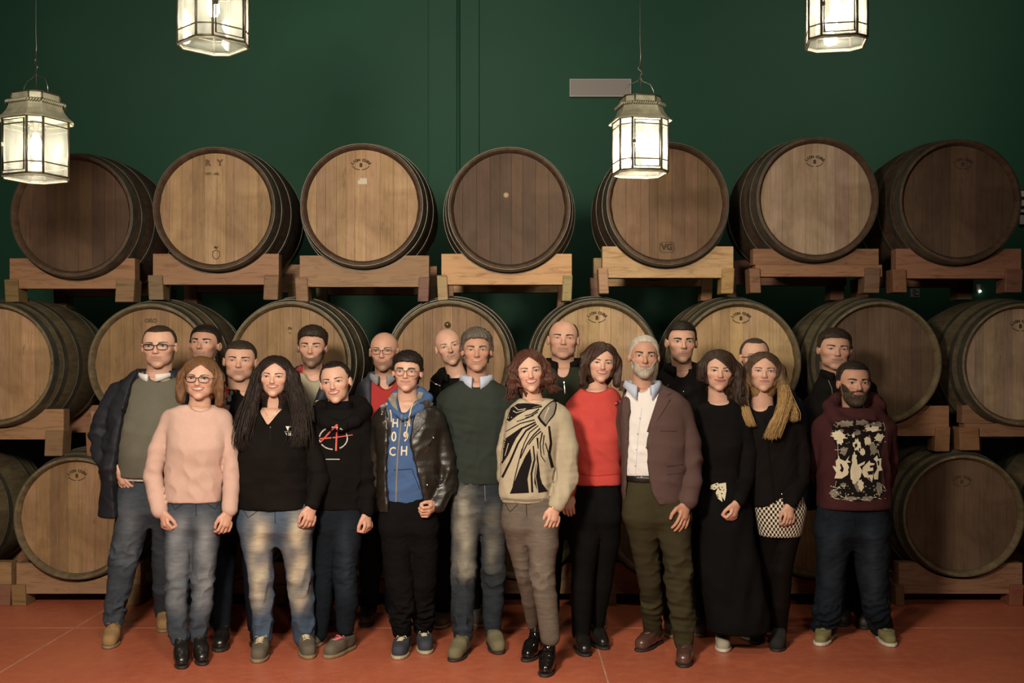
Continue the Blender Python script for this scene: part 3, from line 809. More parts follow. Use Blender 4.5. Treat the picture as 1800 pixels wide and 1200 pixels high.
def strip(pts, wid, nrm=(0, -1, 0), th=0.0):
    """ribbon with given half widths along z (for brows, lips)"""
    vs = []; fs = []
    n = len(pts)
    for i, (p, w_) in enumerate(zip(pts, wid)):
        a = pts[min(i + 1, n - 1)] - pts[max(i - 1, 0)]; a = a / (np.linalg.norm(a) + 1e-9)
        b = np.cross(a, np.array(nrm)); b /= (np.linalg.norm(b) + 1e-9)
        for q in (-1, -0.5, 0, 0.5, 1):
            vs.append(p + b * w_ * q + np.array(nrm) * th * (1 - q * q))
    for i in range(n - 1):
        for k in range(4): fs.append((i*5+k, i*5+k+1, (i+1)*5+k+1, (i+1)*5+k))
    return np.array(vs), fs

def make_head(p, M, root, skin, quality=0.0046):
    """head + neck mesh (returned as arrays, world space) and its face details as children of root"""
    H = p['H']; h = quality / H
    Mi = M.inverted(); nb = Mi @ Vector(p['neck_world']); p['_neck'] = (nb.x, nb.y, nb.z)
    fn = head_fn(p)
    lo, hi = (-0.52, -0.56, min(nb.z - 0.05, -0.8)), (0.52, 0.60, 0.66)
    n = np.ceil((np.array(hi) - np.array(lo)) / h).astype(int) + 1
    X = (lo[0] + h * np.arange(n[0], dtype=f32))[:, None, None]; Y = (lo[1] + h * np.arange(n[1], dtype=f32))[None, :, None]; Z = (lo[2] + h * np.arange(n[2], dtype=f32))[None, None, :]
    D = fn(X, Y, Z)
    v, f = surface_net(None, lo, hi, h, D)
    v = smooth_v(v, f, 1, 0.4)
    # pigment
    sk = np.array(skin, f32); col = np.tile(sk, (len(v), 1))
    A = np.abs(v[:, 0]); front = v[:, 1] < -0.05
    red = np.exp(-((A - 0.19) / 0.09) ** 2 - ((v[:, 2] + 0.10) / 0.10) ** 2) * front + 0.8 * np.exp(-(v[:, 0] / 0.06) ** 2 - ((v[:, 2] + 0.12) / 0.05) ** 2) * front + 0.5 * (A > 0.33)
    col *= 1 + red[:, None] * np.array([0.03, -0.09, -0.09])
    st = p.get('stubble', 0.0)
    if st:
        zb = np.where(A < 0.13, -0.165, -0.20 + (A - 0.13) * 1.15)
        m = np.clip((zb - v[:, 2]) / 0.05, 0, 1) * np.clip((0.06 - v[:, 1]) / 0.06, 0, 1) * np.clip((v[:, 2] + 0.62) / 0.1, 0, 1)
        m *= st; bc = np.array(p.get('stubble_col', (0.10, 0.075, 0.06)))
        col = col * (1 - m[:, None]) + bc * m[:, None]
    if p.get('scalp'):
        m = np.clip((v[:, 2] - 0.10) / 0.15, 0, 1) * np.clip((v[:, 1] + 0.05) / 0.15, 0, 1) * p['scalp']
        col = col * (1 - m[:, None]) + np.array(p.get('hair_c', (0.05, 0.04, 0.03))) * m[:, None]
    R = np.array(M)
    def W(q): q = np.asarray(q, f32); return q @ R[:3, :3].T + R[:3, 3]
    def fy(x, z):
        x = np.asarray(x, f32); z = np.asarray(z, f32); ys = np.linspace(-0.62, 0.0, 140, dtype=f32)
        dd = fn(x[:, None], ys[None, :], z[:, None]); i = np.argmax(dd < 0, 1); i = np.clip(i, 1, 139)
        a = dd[np.arange(len(x)), i - 1]; b = dd[np.arange(len(x)), i]
        return ys[i - 1] + (ys[i] - ys[i - 1]) * a / (a - b + 1e-9)
    hc = p.get('brow_c', p.get('hair_c', (0.05, 0.035, 0.025)))
    mb = plain('brow_%02x%02x%02x' % tuple(int(min(q, .99) * 255) for q in hc), hc, 0.8)
    me_ = attr_mat('eyeball', 0.35, 0.25)
    ic = p.get('iris', (0.05, 0.028, 0.014)); eo = p.get('eye', 1.0)
    for s in (-1, 1):
        ex, ez = 0.140 * s, 0.016
        U, V = np.meshgrid(np.linspace(-1, 1, 31), np.linspace(-1, 1, 11), indexing='ij')
        hw, hh = 0.066, 0.026 * eo
        x = ex + hw * U; sh = np.sqrt(np.clip(1 - U * U, 0, 1)) ** 1.2
        z = ez + np.where(V > 0, hh * 1.0, hh * 0.85) * sh * V + 0.004 * U * s
        yc = fy(np.array([ex]), np.array([ez]))[0]
        y = yc - 0.006 + (1 - np.sqrt(np.clip(1 - ((x - ex) / 0.115) ** 2 - ((z - ez) / 0.2) ** 2, 0, 1))) * 0.10
        y = np.minimum(y, fy(x.ravel(), z.ravel()).reshape(x.shape) - 0.003)
        gz = p.get('gaze', 0.0)
        r = np.sqrt((x - ex - gz * .02) ** 2 + (z - ez - 0.003) ** 2)
        c = np.where((r < 0.0265)[..., None], np.array(ic), np.array((0.40, 0.37, 0.34)) * (1 - 0.45 * np.abs(U[..., None]) ** 3))
        c = np.where((r < 0.012)[..., None], 0.004, c)
        vv = np.stack([x, y, z], -1).reshape(-1, 3); nv = 11
        ff = np.array([(i*nv+k, (i+1)*nv+k, (i+1)*nv+k+1, i*nv+k+1) for i in range(30) for k in range(nv - 1)])
        mesh_obj('eye', W(vv), ff, me_, root, True, {'pig': c.reshape(-1, 3)})
        # upper lash line
        u = np.linspace(-1, 1, 15); lx = ex + hw * 1.03 * u; lz = ez + hh * 1.06 * np.sqrt(np.clip(1 - u * u, 0, 1)) ** 1.2 + 0.004 * u * s + 0.002
        ly = np.minimum(fy(lx, lz) - 0.005, yc - 0.006 + 0.02 * u * u)
        vv, ff = strip(np.stack([lx, ly, lz], 1), 0.0055 * (1.1 - 0.6 * u * u) * p.get('lash', 1.0), th=0.004)
        mesh_obj('eyelashes', W(vv), ff, plain('lash', (0.012, 0.009, 0.008), 0.7), root)
        # eyebrow
        u = np.linspace(0, 1, 13); bx = s * (0.052 + 0.165 * u); bz = 0.088 + 0.030 * np.sin(u * 2.2) - 0.014 * u + p.get('brow_z', 0.0)
        by = fy(bx, bz) - 0.004; bt = p.get('brow_t', 1.0) * (0.019 - 0.010 * u) * (0.5 + np.minimum(u * 6, 0.5))
        vv, ff = strip(np.stack([bx, by, bz], 1), bt, th=0.008)
        mesh_obj('eyebrow', W(vv), ff, mb, root)
    # mouth
    sm_ = p.get('smile', 0.0); op = p.get('teeth', 0.0)
    mw = 0.105 + 0.034 * sm_; mz = -0.232 + 0.004 * sm_
    u = np.linspace(-1, 1, 21); lift = 0.040 * sm_ * u * u - 0.004 * (1 - sm_) * u * u
    lipc = np.array(p.get('lip', skin)); ml = plain('lip_%02x%02x%02x' % tuple(int(min(q, .99) * 255) for q in lipc), tuple(lipc), 0.4)
    gap = 0.038 * op
    prof_ = np.sqrt(np.clip(1 - u * u, 0, 1))
    xs = mw * u
    lt = p.get('lip_t', 1.0)
    zu = mz + lift + gap * 0.45 * prof_ + 0.012 * lt * prof_; zl = mz + lift - gap * 0.55 * prof_ - 0.015 * lt * prof_
    yu = fy(xs, zu) - 0.003; yl = fy(xs, zl) - 0.003
    vv, ff = strip(np.stack([xs, yu, zu], 1), 0.005 + 0.012 * lt * prof_, th=0.014)
    vv2, ff2 = strip(np.stack([xs, yl, zl], 1), 0.005 + 0.015 * lt * prof_, th=0.017)
    ff = list(ff) + [tuple(i + len(vv) for i in q) for q in ff2]; vv = np.concatenate([vv, vv2])
    mesh_obj('lips', W(vv), ff, ml, root)
    zm = mz + lift - gap * 0.05 * prof_; ym = fy(xs, zm) - 0.006
    if op > 0.05:
        vv, ff = strip(np.stack([xs, ym, zm], 1)[2:-2], (gap * 0.62 * prof_)[2:-2] + 0.001, th=0.003)
        mesh_obj('teeth', W(vv), ff, plain('teeth', (0.44, 0.40, 0.34), 0.3), root)
    else:
        vv, ff = strip(np.stack([xs, ym - 0.009 * prof_, zm], 1), 0.0035 * (0.5 + prof_), th=0.002)
        mesh_obj('mouth_line', W(vv), ff, plain('mouth_dark', (0.06, 0.022, 0.016), 0.7), root)
    # beard
    if p.get('beard'):
        bt = p['beard']; A = np.abs(X)
        zb = np.where(A < 0.135, -0.168, -0.215 + (A - 0.135) * p.get('beard_slope', 1.4))
        reg = np.maximum(np.maximum(Z - zb, Y + 0.075 + 0.25 * np.clip(Z + 0.35, 0, 1) * 0), -0.60 - Z)
        mouth = (np.sqrt((X / 0.10) ** 2 + ((Z - mz - 0.006 * sm_) / 0.034) ** 2) - 1) * 0.034
        reg = smax(reg, -mouth, 0.012)
        th = bt * (0.4 + 0.9 * np.clip((-0.2 - Z) / 0.3, 0, 1)) + 0.004
        v2, f2 = surface_net(None, lo, hi, h, smax(D - th, reg, 0.02))
        v2 = smooth_v(v2, f2, 1); v2 = v2 + vnormals(v2, f2) * (0.0045 * Wob(3, 70, (1, 1, 0.5))(v2))[:, None]
        mesh_obj('beard', W(v2), f2, hair_mat('beard_' + p['id'], p.get('beard_c', hc), p.get('beard_c2'), 0.7), root)
    if p.get('moustache'):
        u = np.linspace(-1, 1, 21); x = 0.115 * u; z = -0.182 - 0.030 * u * u
        vv, ff = strip(np.stack([x, fy(x, z) - 0.004, z], 1), 0.020 - 0.008 * u * u, th=0.014)
        mesh_obj('moustache', W(vv), ff, hair_mat('moust_' + p['id'], p.get('beard_c', hc), None, 0.7), root)
    # hair
    hs = p.get('hair')
    if hs:
        ear_ = p.get('ear', 1.0); hz = p.get('hairline', 0.30); tt = p.get('thick', 0.045); ts = p.get('sides', 0.018)
        tp = p.get('temple', 1.0); A_ = np.abs(X)
        yt = -0.055 - 0.42 * np.clip(Z - 0.03, 0, 0.24) + 0.55 * (1.0 - tp) * np.clip(Z + 0.05, 0, 0.3) / 0.3
        hzx = hz - 0.55 * np.clip(A_ - 0.12, 0, 1) ** 1.5 * (1.2 if tp >= 1 else 0.2) + 0.9 * (1.0 - tp) * np.clip(A_ - 0.05, 0, 0.2)
        cv = smax(Y - yt, Z - hzx, 0.03)
        low = np.where(Y < 0.07, p.get('burn', -0.04), p.get('nape', -0.30)) - Z
        up = np.clip((Z - 0.12) / 0.30, 0, 1)
        th = ts + (tt - ts) * up * up * (3 - 2 * up)
        if p.get('quiff'): th = th + p['quiff'] * np.clip((Z - 0.30) / 0.2, 0, 1) * np.clip((-0.0 - Y) / 0.2, 0, 1)
        if p.get('bald_top'):      # ring of hair only
            cv = np.minimum(cv, ell(X, Y, Z, (0, -0.12, 0.36), (0.24, 0.42, 0.32)))
        d = smax(smax(D - th, -cv, 0.016), low, 0.02)
        if ear_ and hs in ('short', 'pulled'): d = smax(d, -ell(A_, Y, Z, (0.345, 0.035, -0.03), (0.085 * ear_, 0.098, 0.135)), 0.012)
        lo2, hi2, h2, X2, Y2, Z2, D2 = lo, hi, h, X, Y, Z, D
        if hs in ('bob', 'long', 'wavy', 'mid'):
            if hs == 'long':
                lo2, hi2, h2 = (-0.98, -0.75, -2.0), (0.98, 0.62, 0.66), 0.026
                n2 = np.ceil((np.array(hi2) - np.array(lo2)) / h2).astype(int) + 1
                X2 = (lo2[0] + h2 * np.arange(n2[0], dtype=f32))[:, None, None]; Y2 = (lo2[1] + h2 * np.arange(n2[1], dtype=f32))[None, :, None]; Z2 = (lo2[2] + h2 * np.arange(n2[2], dtype=f32))[None, None, :]
                D2 = fn(X2, Y2, Z2)
            cw = p.get('face_w', 0.235) + 0.055
            pa = p.get('part', 0.0); ap = np.abs(X2 - pa)
            ztop = hz + 0.035 - 0.62 * ap * (1 + 1.3 * ap)
            cv2 = smax(smax(Z2 - ztop, np.abs(X2) - cw + 0.05 * np.clip(Z2, 0, 1), 0.05), Y2 + 0.10 + 0.35 * np.clip(np.abs(X2) - 0.12, 0, 1), 0.04)
            cv2 = np.minimum(cv2, ell(X2, Y2, Z2, (0, -0.40, -0.72), (cw * 0.9, 0.44, 0.42)))
            d = smax(D2 - (0.024 + (tt - 0.024) * np.clip((Y2 + 0.30) / 0.3, 0, 1) * (1 - 0.75 * np.exp(-((X2 - pa) / 0.035) ** 2) * np.clip((0.15 - Y2) / 0.2, 0, 1))), -0.35 - Z2, 0.03)
            for (pts, rad) in p['locks']: d = smin(d, chain(X2, Y2, Z2, pts, rad, 0.03), 0.07)
            d = smax(d, -cv2, 0.03)
        if p.get('bun'):
            d = smin(d, ell(X, Y, Z, p['bun'][:3], (p['bun'][3],) * 3), 0.03)
        v2, f2 = surface_net(None, lo2, hi2, h2, d)
        if len(v2):
            v2 = smooth_v(v2, f2, 1); nn = vnormals(v2, f2)
            if hs in ('bob', 'long', 'wavy', 'mid', 'pulled'):
                th_ = np.arctan2(v2[:, 0] - p.get('part', 0), v2[:, 1] * 0.8 + 0.02 + 0.0 * v2[:, 2])
                dv = (0.009 * np.sin(th_ * 34 + 3 * np.sin(v2[:, 2] * 5)) + 0.005 * np.sin(th_ * 71 + 2 * np.sin(v2[:, 2] * 9 + 1))) * np.clip((v2[:, 1] + 0.33) / 0.15, 0.25, 1)
                dv = dv * np.where(v2[:, 2] < -0.22, np.clip((np.abs(v2[:, 0]) - 0.18) / 0.2, 0.1, 1), 1)
                if hs == 'wavy': dv = dv + 0.022 * np.sin(v2[:, 2] * 26 + 4 * np.sin(th_ * 5)) * np.clip((0.15 - v2[:, 2]) / 0.3, 0, 1)
                v2 = v2 + nn * dv[:, None]
            else:
                v2 = v2 + nn * (p.get('tuft', 0.005) * 0.8 * Wob(5, 62, (1, 0.45, 0.8))(v2) * np.clip((v2[:, 2] - .05) / .3, .15, 1))[:, None]
            tipz = p.get('tip_z', -0.2); mesh_obj('hair', W(v2), f2, hair_mat('hair_' + p['id'], p['hair_c'], p.get('hair_c2'), tip=p.get('tip_c')), root, True, {'tip': np.clip((tipz - v2[:, 2]) / 0.8, 0, 1)} if p.get('tip_c') else None)
    # loose strands / locks as tapered tubes
    if p.get('strands'):
        mbs = MB(); rnd = random.Random(len(p['id']) * 31 + 5)
        for (pts, spread, cnt, r0) in p['strands']:
            for q in range(cnt):
                o = [rnd.gauss(0, spread) for _ in range(3)]
                pp = [(x + o[0] * (0.5 + .7 * i / len(pts)) + rnd.gauss(0, spread * .28), y + o[1] * .6, z + (o[2] * .5 if i == len(pts) - 1 else 0)) for i, (x, y, z) in enumerate(pts)]
                # smooth the polyline
                P_ = []
                for i in range(len(pp) - 1):
                    a0 = pp[max(i-1, 0)]; a1 = pp[i]; a2 = pp[i+1]; a3 = pp[min(i+2, len(pp)-1)]
                    for s_ in (0, .33, .66):
                        P_.append([0.5 * (2*a1[k] + (-a0[k]+a2[k])*s_ + (2*a0[k]-5*a1[k]+4*a2[k]-a3[k])*s_**2 + (-a0[k]+3*a1[k]-3*a2[k]+a3[k])*s_**3) for k in range(3)])
                P_.append(list(pp[-1]))
                P_ = W(np.array(P_)); m_ = len(P_)
                mbs.tube([tuple(x) for x in P_], [H * r0 * (0.5 + 0.5 * min(1, i / 3)) * (1 - 0.75 * max(0, (i / (m_ - 1) - .5) * 2) ** 2) for i in range(m_)], 5, cap=False)
        o = mesh_obj('hair_locks', mbs.v, [list(q) for q in mbs.f], hair_mat('hair2_' + p['id'], p.get('strand_c', p['hair_c']), p.get('strand_c2', p.get('hair_c2'))), root)
        o['kind'] = 'stuff'
    # glasses
    if p.get('glasses'):
        g = p['glasses']; mg = plain('frame_' + p['id'], g.get('c', (0.02, 0.015, 0.012)), 0.3)
        gr = empty('glasses', (0, 0, 0), root)
        r = g.get('t', 0.011); gy = fy(np.array([0.0, 0.14]), np.array([0.03, 0.02])); y0 = min(gy) - 0.030
        ew, eh, sq = g.get('w', 0.098), g.get('h', 0.066), g.get('sq', 2.6)
        fr = MB()
        for s in (-1, 1):
            pts = []
            for q in np.linspace(0, 2 * PI, 33)[:-1]:
                cq, sq_ = math.cos(q), math.sin(q)
                x = 0.132 * s + ew * math.copysign(abs(cq) ** (2 / sq), cq); z = 0.005 + eh * math.copysign(abs(sq_) ** (2 / sq), sq_) * (1.0 if sq_ > 0 else g.get('drop', 1.0))
                pts.append((x, y0 + 0.5 * x * x, z))
            lens = W(np.array(pts))
            half = [r * (1.0 if g.get('full', True) or pts[i][2] > 0.01 else 0.35) * (1.35 if pts[i][2] > 0.03 and g.get('bold') else 1) * H for i in range(len(pts))]
            fr.tube([tuple(x) for x in lens], half, 6, closed=True)
            mesh_obj('lens', lens, [list(range(len(lens)))], lens_mat(), gr, False)
            tm = W(np.array([(s * (0.132 + ew), y0 + 0.5 * (0.132 + ew) ** 2, 0.03), (s * 0.325, -0.16, 0.035), (s * 0.345, 0.03, 0.03)]))
            fr.tube([tuple(x) for x in tm], r * 0.8 * H, 6)
        br_ = W(np.array([(-0.132 + ew, y0 + 0.01, 0.02), (-0.02, y0 - 0.008, 0.035), (0.02, y0 - 0.008, 0.035), (0.132 - ew, y0 + 0.01, 0.02)]))
        fr.tube([tuple(x) for x in br_], r * 0.9 * H, 6)
        mesh_obj('frame', fr.v, [list(q) for q in fr.f], mg, gr)
    if p.get('earring'):
        for s in (-1, 1):
            c = W(np.array([[s * 0.335 * 1.0, -0.02, -0.145]]))[0]
            MBq = MB().lathe([(-0.006, 0.0003), (-0.003, 0.0045), (0.003, 0.0045), (0.006, 0.0003)], 10).obj('earring', plain('pearl', (0.8, 0.76, 0.7), 0.2), root, True); MBq.location = tuple(c)
    return W(v), f, col, W, fy
def lens_mat():
    if 'lens' in MATS: return MATS['lens']
    t = newmat('lens'); nt = t.t; nt.nodes.remove(t.b); out = nt.nodes['Material Output']
    a = nt.nodes.new('ShaderNodeBsdfTransparent'); g = nt.nodes.new('ShaderNodeBsdfGlossy'); g.inputs['Roughness'].default_value = 0.03
    m = nt.nodes.new('ShaderNodeMixShader'); m.inputs[0].default_value = 0.05
    nt.links.new(a.outputs[0], m.inputs[1]); nt.links.new(g.outputs[0], m.inputs[2]); nt.links.new(m.outputs[0], out.inputs[0])
    return t.m

# ---------------------------------------------------------------- hands (metres; wrist at origin, fingers towards -z, back of the hand towards -y, thumb on +x)
def make_hand(curl, spread=1.0, thumb=0.0):
    def fn(X, Y, Z):
        d = cap(X, Y * 1.25, Z, (0, 0, 0.012), (0, 0, 0.0), 0.0245, 0.0245)
        palm = cap(X * 0.62, Y, Z, (0, 0, -0.030), (0, -0.002, -0.078), 0.0165, 0.0145)
        palm = smin(palm, cap(X, Y, Z, (0.012, 0.006, -0.02), (0.03, 0.008, -0.055), 0.016, 0.012), 0.012)
        d = smin(d, palm, 0.022)
        fing = None
        for i, (x0, L, r) in enumerate(((0.0300, 0.070, 0.0088), (0.0100, 0.078, 0.0090), (-0.0105, 0.072, 0.0086), (-0.0300, 0.056, 0.0078))):
            p_ = np.array([x0, -0.001, -0.083]); a = 0.10 + curl * 0.35 + 0.07 * (i - 1) * curl; fan = (x0 / 0.03) * 0.10 * spread
            pts = [p_ + np.array([-fan * 0.02, 0, 0.02]), p_]
            for s_, da in ((0.45, 0.0), (0.31, curl * 0.75 + 0.12), (0.24, curl * 0.65 + 0.10)):
                a += da; p_ = p_ + L * s_ * np.array([math.sin(fan) * math.cos(a), math.sin(a), -math.cos(a) * math.cos(fan)]); pts.append(p_)
            e = chain(X, Y, Z, [tuple(q) for q in pts], [r * 1.05, r * 1.05, r, r * 0.93, r * 0.82])
            fing = e if fing is None else np.minimum(fing, e)
        d = smin(d, fing, 0.006)
        tb_ = chain(X, Y, Z, [(0.020, 0.004, -0.022), (0.042 + 0.01 * thumb, 0.012, -0.052), (0.047 + 0.018 * thumb, 0.018 + 0.006 * curl, -0.082), (0.043 + 0.02 * thumb, 0.024 + 0.008 * curl, -0.104)], [0.0135, 0.0115, 0.0100, 0.0082])
        return smin(d, tb_, 0.008)
    v, f = surface_net(fn, (-0.06, -0.04, -0.19), (0.085, 0.075, 0.075), 0.0034)
    return smooth_v(v, f, 1, 0.3), f
HANDS = {'relaxed': make_hand(0.75, 1.0), 'curl': make_hand(1.5, 0.5), 'open': make_hand(0.25, 1.6, 1.0)}
def place_hand(kind, pos, direc, thumb_dir, side_mirror, scale=1.0):
    """rigid placement: direc = finger direction, thumb_dir = where the thumb side points"""
    v, f = HANDS[kind]; v = v.copy() * scale
    if side_mirror: v[:, 1] *= -1 if False else 1
    z = -np.array(direc, f32); z /= np.linalg.norm(z)
    x = np.array(thumb_dir, f32); x = x - z * (x @ z); x /= np.linalg.norm(x)
    y = np.cross(z, x)
    if side_mirror: y = -y
    B = np.stack([x, y, z], 1); w_ = v @ B.T + np.array(pos, f32)
    return w_, (f[:, ::-1] if side_mirror else f)

# ---------------------------------------------------------------- shoes (metres; ankle over origin, toe towards -y, sole at z=0)
def shoe_me(kind):
    L = {'boot': 0.275, 'heel': 0.245, 'chelsea': 0.26, 'sneaker': 0.275, 'desert': 0.29, 'derby': 0.295, 'slip': 0.28, 'work': 0.28}[kind]
    tip = -(L - 0.075); wd = {'heel': 0.036, 'chelsea': 0.038, 'boot': 0.041}.get(kind, 0.043)
    lift = 0.045 if kind == 'heel' else (0.02 if kind in ('chelsea', 'boot', 'derby') else 0.018)
    hz = {'boot': 0.155, 'heel': 0.16, 'chelsea': 0.17, 'sneaker': 0.085, 'desert': 0.12, 'derby': 0.085, 'slip': 0.075, 'work': 0.12}[kind]
    toe_h = {'slip': 0.030, 'heel': 0.032, 'chelsea': 0.033}.get(kind, 0.038)
    def outline(X, Y, k=0.0):
        yy = np.clip((Y - tip) / L, -0.2, 1.2)
        w_ = wd * np.interp(yy, [0, .06, .18, .36, .6, .8, .95, 1.0], [0.35, 0.72, 1.02, 1.12, 0.86, 0.80, 0.66, 0.4]).astype(f32) + k
        return np.maximum(np.abs(X - 0.004) - w_, np.maximum(tip - k - Y, Y - (tip + L + k)) ) * 0.9
    def sole(X, Y, Z):
        top = 0.021 if kind in ('sneaker', 'work', 'slip') else 0.016
        d = smax(outline(X, Y, -0.0015 if kind == 'heel' else 0.0015), np.maximum(-Z, Z - top - (np.clip((Y + 0.02) / 0.05, 0, 1) * (lift - 0.02) if kind == 'heel' else 0)), 0.008)
        if kind == 'heel': d = smax(d, -ell(X, Y, Z, (0, -0.035, -0.002), (0.2, 0.06, 0.020)), 0.006)
        if kind in ('derby', 'work', 'boot', 'desert'): d = smax(d, -ell(X, Y, Z, (0, -0.02, 0.0), (0.2, 0.035, 0.008)), 0.004)
        return d
    def upper(X, Y, Z):
        zl = 0.018; hl = lift if kind == 'heel' else 0.018
        d = chain(X * 0.84, Y, Z * 1.0, [(0.004, tip + 0.045, zl + toe_h * 0.55), (0.004, -0.075, zl + 0.040), (0.0, -0.01, hl + 0.046), (0, 0.035, hl + 0.045)], [toe_h, 0.042, 0.043, 0.038], 0.02)
        d = smin(d, chain(X, Y, Z, [(0, 0.012, hl + 0.04), (0, 0.008, hz)], [0.042, 0.044 if kind not in ('sneaker', 'slip', 'derby') else 0.040]), 0.03)
        d = smax(d, outline(X, Y, 0.001), 0.012)
        return np.maximum(smax(d, zl - 0.006 - Z, 0.004), Z - hz)
    b = ((-0.075, tip - 0.02, -0.01), (0.075, 0.10, hz + 0.02))
    vu, fu = surface_net(upper, b[0], b[1], 0.0055); vs_, fs_ = surface_net(sole, b[0], (0.075, 0.10, 0.07), 0.0048)
    vu = smooth_v(vu, fu, 1, .5); vs_ = smooth_v(vs_, fs_, 1, .3)
    # lace positions on the instep
    lac = []
    for y in np.linspace(-0.045, -0.115, 6):
        zz = np.linspace(0.16, 0.02, 60, dtype=f32); dd = upper(np.zeros(60, f32), np.full(60, y, f32), zz); i = int(np.argmax(dd < 0)); lac.append((y, float(zz[i])))
    return vu, fu, vs_, fs_, lac, upper
SHOES = {}
def put_shoe(root, kind, ank, ang, m_up, m_sole, laces=None, scale=1.0, extra=None):
    if kind not in SHOES:
        vu, fu, vs_, fs_, lac, up = shoe_me(kind); SHOES[kind] = (vu, fu, vs_, fs_, lac)
    vu, fu, vs_, fs_, lac = SHOES[kind]
    o = mesh_obj('shoe', vu, fu, m_up, root); o.location = (ank[0], ank[1], 0); o.rotation_euler = (0, 0, ang); o.scale = (scale,) * 3
    mesh_obj('sole', vs_, fs_, m_sole, o)
    if laces:
        mb = MB()
        for k, (y, z) in enumerate(lac):
            s = 0.019
            mb.tube([(-s, y - .004, z - 0.004), (0, y, z + 0.004), (s, y + .004, z - 0.004)], 0.0034, 5)
            if k < len(lac) - 1:
                y2, z2 = lac[k + 1]; mb.tube([(-s, y, z - 0.002), (0, (y + y2) / 2, (z + z2) / 2 + 0.005), (s, y2, z2 - 0.002)], 0.003, 5)
        y, z = lac[0]
        for s in (-1, 1): mb.tube([(0, y, z + .004), (s * 0.022, y - 0.006, z + 0.012), (s * 0.034, y - 0.012, z - 0.004), (s * 0.012, y - 0.01, z + 0.002)], 0.003, 5)
        mesh_obj('laces', mb.v, [list(q) for q in mb.f], laces, o)
    return o

# ---------------------------------------------------------------- assembling a person
CAM = Vector((0, 0, HC))
class Surf:
    """a garment surface that prints and trims can be laid on"""
    def __init__(s, v, f, d): s.t = BVHTree.FromPolygons([tuple(p) for p in v], [tuple(q) for q in f]); s.d = d
    def at(s, px, py, off=0.002):
        dr = (P(px, py, 1.0) - CAM).normalized()
        h = s.t.ray_cast(CAM, dr)
        if h[0] is None:
            n_ = s.t.find_nearest(P(px, py, s.d - 0.05))[0]; q = P(px, py, n_.y)
        else: q = h[0]
        return q - dr * off
def decal(sf, polys, mat, parent, name='print', off=0.002, step=5.0, strokes=(), thick=0.0):
    """closed outlines and strokes (points in photo pixels) laid on a garment as thin pieces of real geometry"""
    if len(polys) + len(strokes) > 1:
        if len(polys) + len(strokes) <= 40:
            for q in polys: decal(sf, [q], mat, parent, name, off, step, (), thick)
            for q in strokes: decal(sf, [], mat, parent, name, off, step, [q], thick)
            return None
    vs = []; fs = []
    for poly in polys:
        bm = bmesh.new(); vv = [bm.verts.new((x, y, 0)) for x, y in poly]; bm.faces.new(vv)
        bmesh.ops.triangulate(bm, faces=bm.faces)
        for _ in range(4):
            es = [e for e in bm.edges if e.calc_length() > step]
            if not es: break
            bmesh.ops.subdivide_edges(bm, edges=es, cuts=1, use_grid_fill=False); bmesh.ops.triangulate(bm, faces=bm.faces)
        bm.verts.index_update(); b = len(vs)
        vs += [sf.at(q.co.x, q.co.y, off) for q in bm.verts]; fs += [tuple(b + q.index for q in fc.verts) for fc in bm.faces]; bm.free()
    for pts, w0, w1 in strokes:
        P_ = []
        for (x0, y0), (x1, y1) in zip(pts[:-1], pts[1:]):
            m = max(1, int(math.hypot(x1 - x0, y1 - y0) / step))
            for k in range(m): P_.append((x0 + (x1 - x0) * k / m, y0 + (y1 - y0) * k / m))
        P_.append(pts[-1]); b = len(vs); m = len(P_)
        for i, (x, y) in enumerate(P_):
            a = P_[max(i - 1, 0)]; c = P_[min(i + 1, m - 1)]; tx, ty = c[0] - a[0], c[1] - a[1]; L = math.hypot(tx, ty) + 1e-6
            w_ = (w0 + (w1 - w0) * i / max(1, m - 1)) / 2
            for s in (-1, 1): vs.append(sf.at(x - ty / L * w_ * s, y + tx / L * w_ * s, off))
        fs += [(b + 2*i, b + 2*i + 1, b + 2*i + 3, b + 2*i + 2) for i in range(m - 1)]
    if thick:
        dep = np.array([(q - CAM).length for q in vs]); dr = [(q - CAM).normalized() for q in vs]
        e = np.array([(a, b) for q in fs for a, b in zip(q, q[1:] + q[:1])])
        base_ = np.percentile(dep, 60); dep = np.clip(dep, base_ - 0.06, base_ + 0.04)
        for _ in range(14):
            s1 = np.zeros(len(vs)); c1 = np.zeros(len(vs)); np.add.at(s1, e[:, 0], dep[e[:, 1]]); np.add.at(c1, e[:, 0], 1); np.add.at(s1, e[:, 1], dep[e[:, 0]]); np.add.at(c1, e[:, 1], 1)
            dep = np.minimum(dep, s1 / np.maximum(c1, 1)) * 0.5 + 0.5 * s1 / np.maximum(c1, 1)
        vs = [CAM + r_ * float(k_) for r_, k_ in zip(dr, dep)]
        n = len(vs); vs = vs + [q + (q - CAM).normalized() * thick for q in vs]
        cnt = {}
        for q in fs:
            for a, b in zip(q, q[1:] + q[:1]): cnt.setdefault(frozenset((a, b)), []).append((a, b))
        rim = [(b, a, a + n, b + n) for e in cnt.values() if len(e) == 1 for a, b in e]
        fs = fs + [tuple(i + n for i in reversed(q)) for q in fs] + rim
    o = mesh_obj(name, [tuple(q) for q in vs], [list(q) for q in fs], mat, parent, bool(thick) is False)
    if len(polys) + len(strokes) > 40: o['kind'] = 'stuff'
    return o
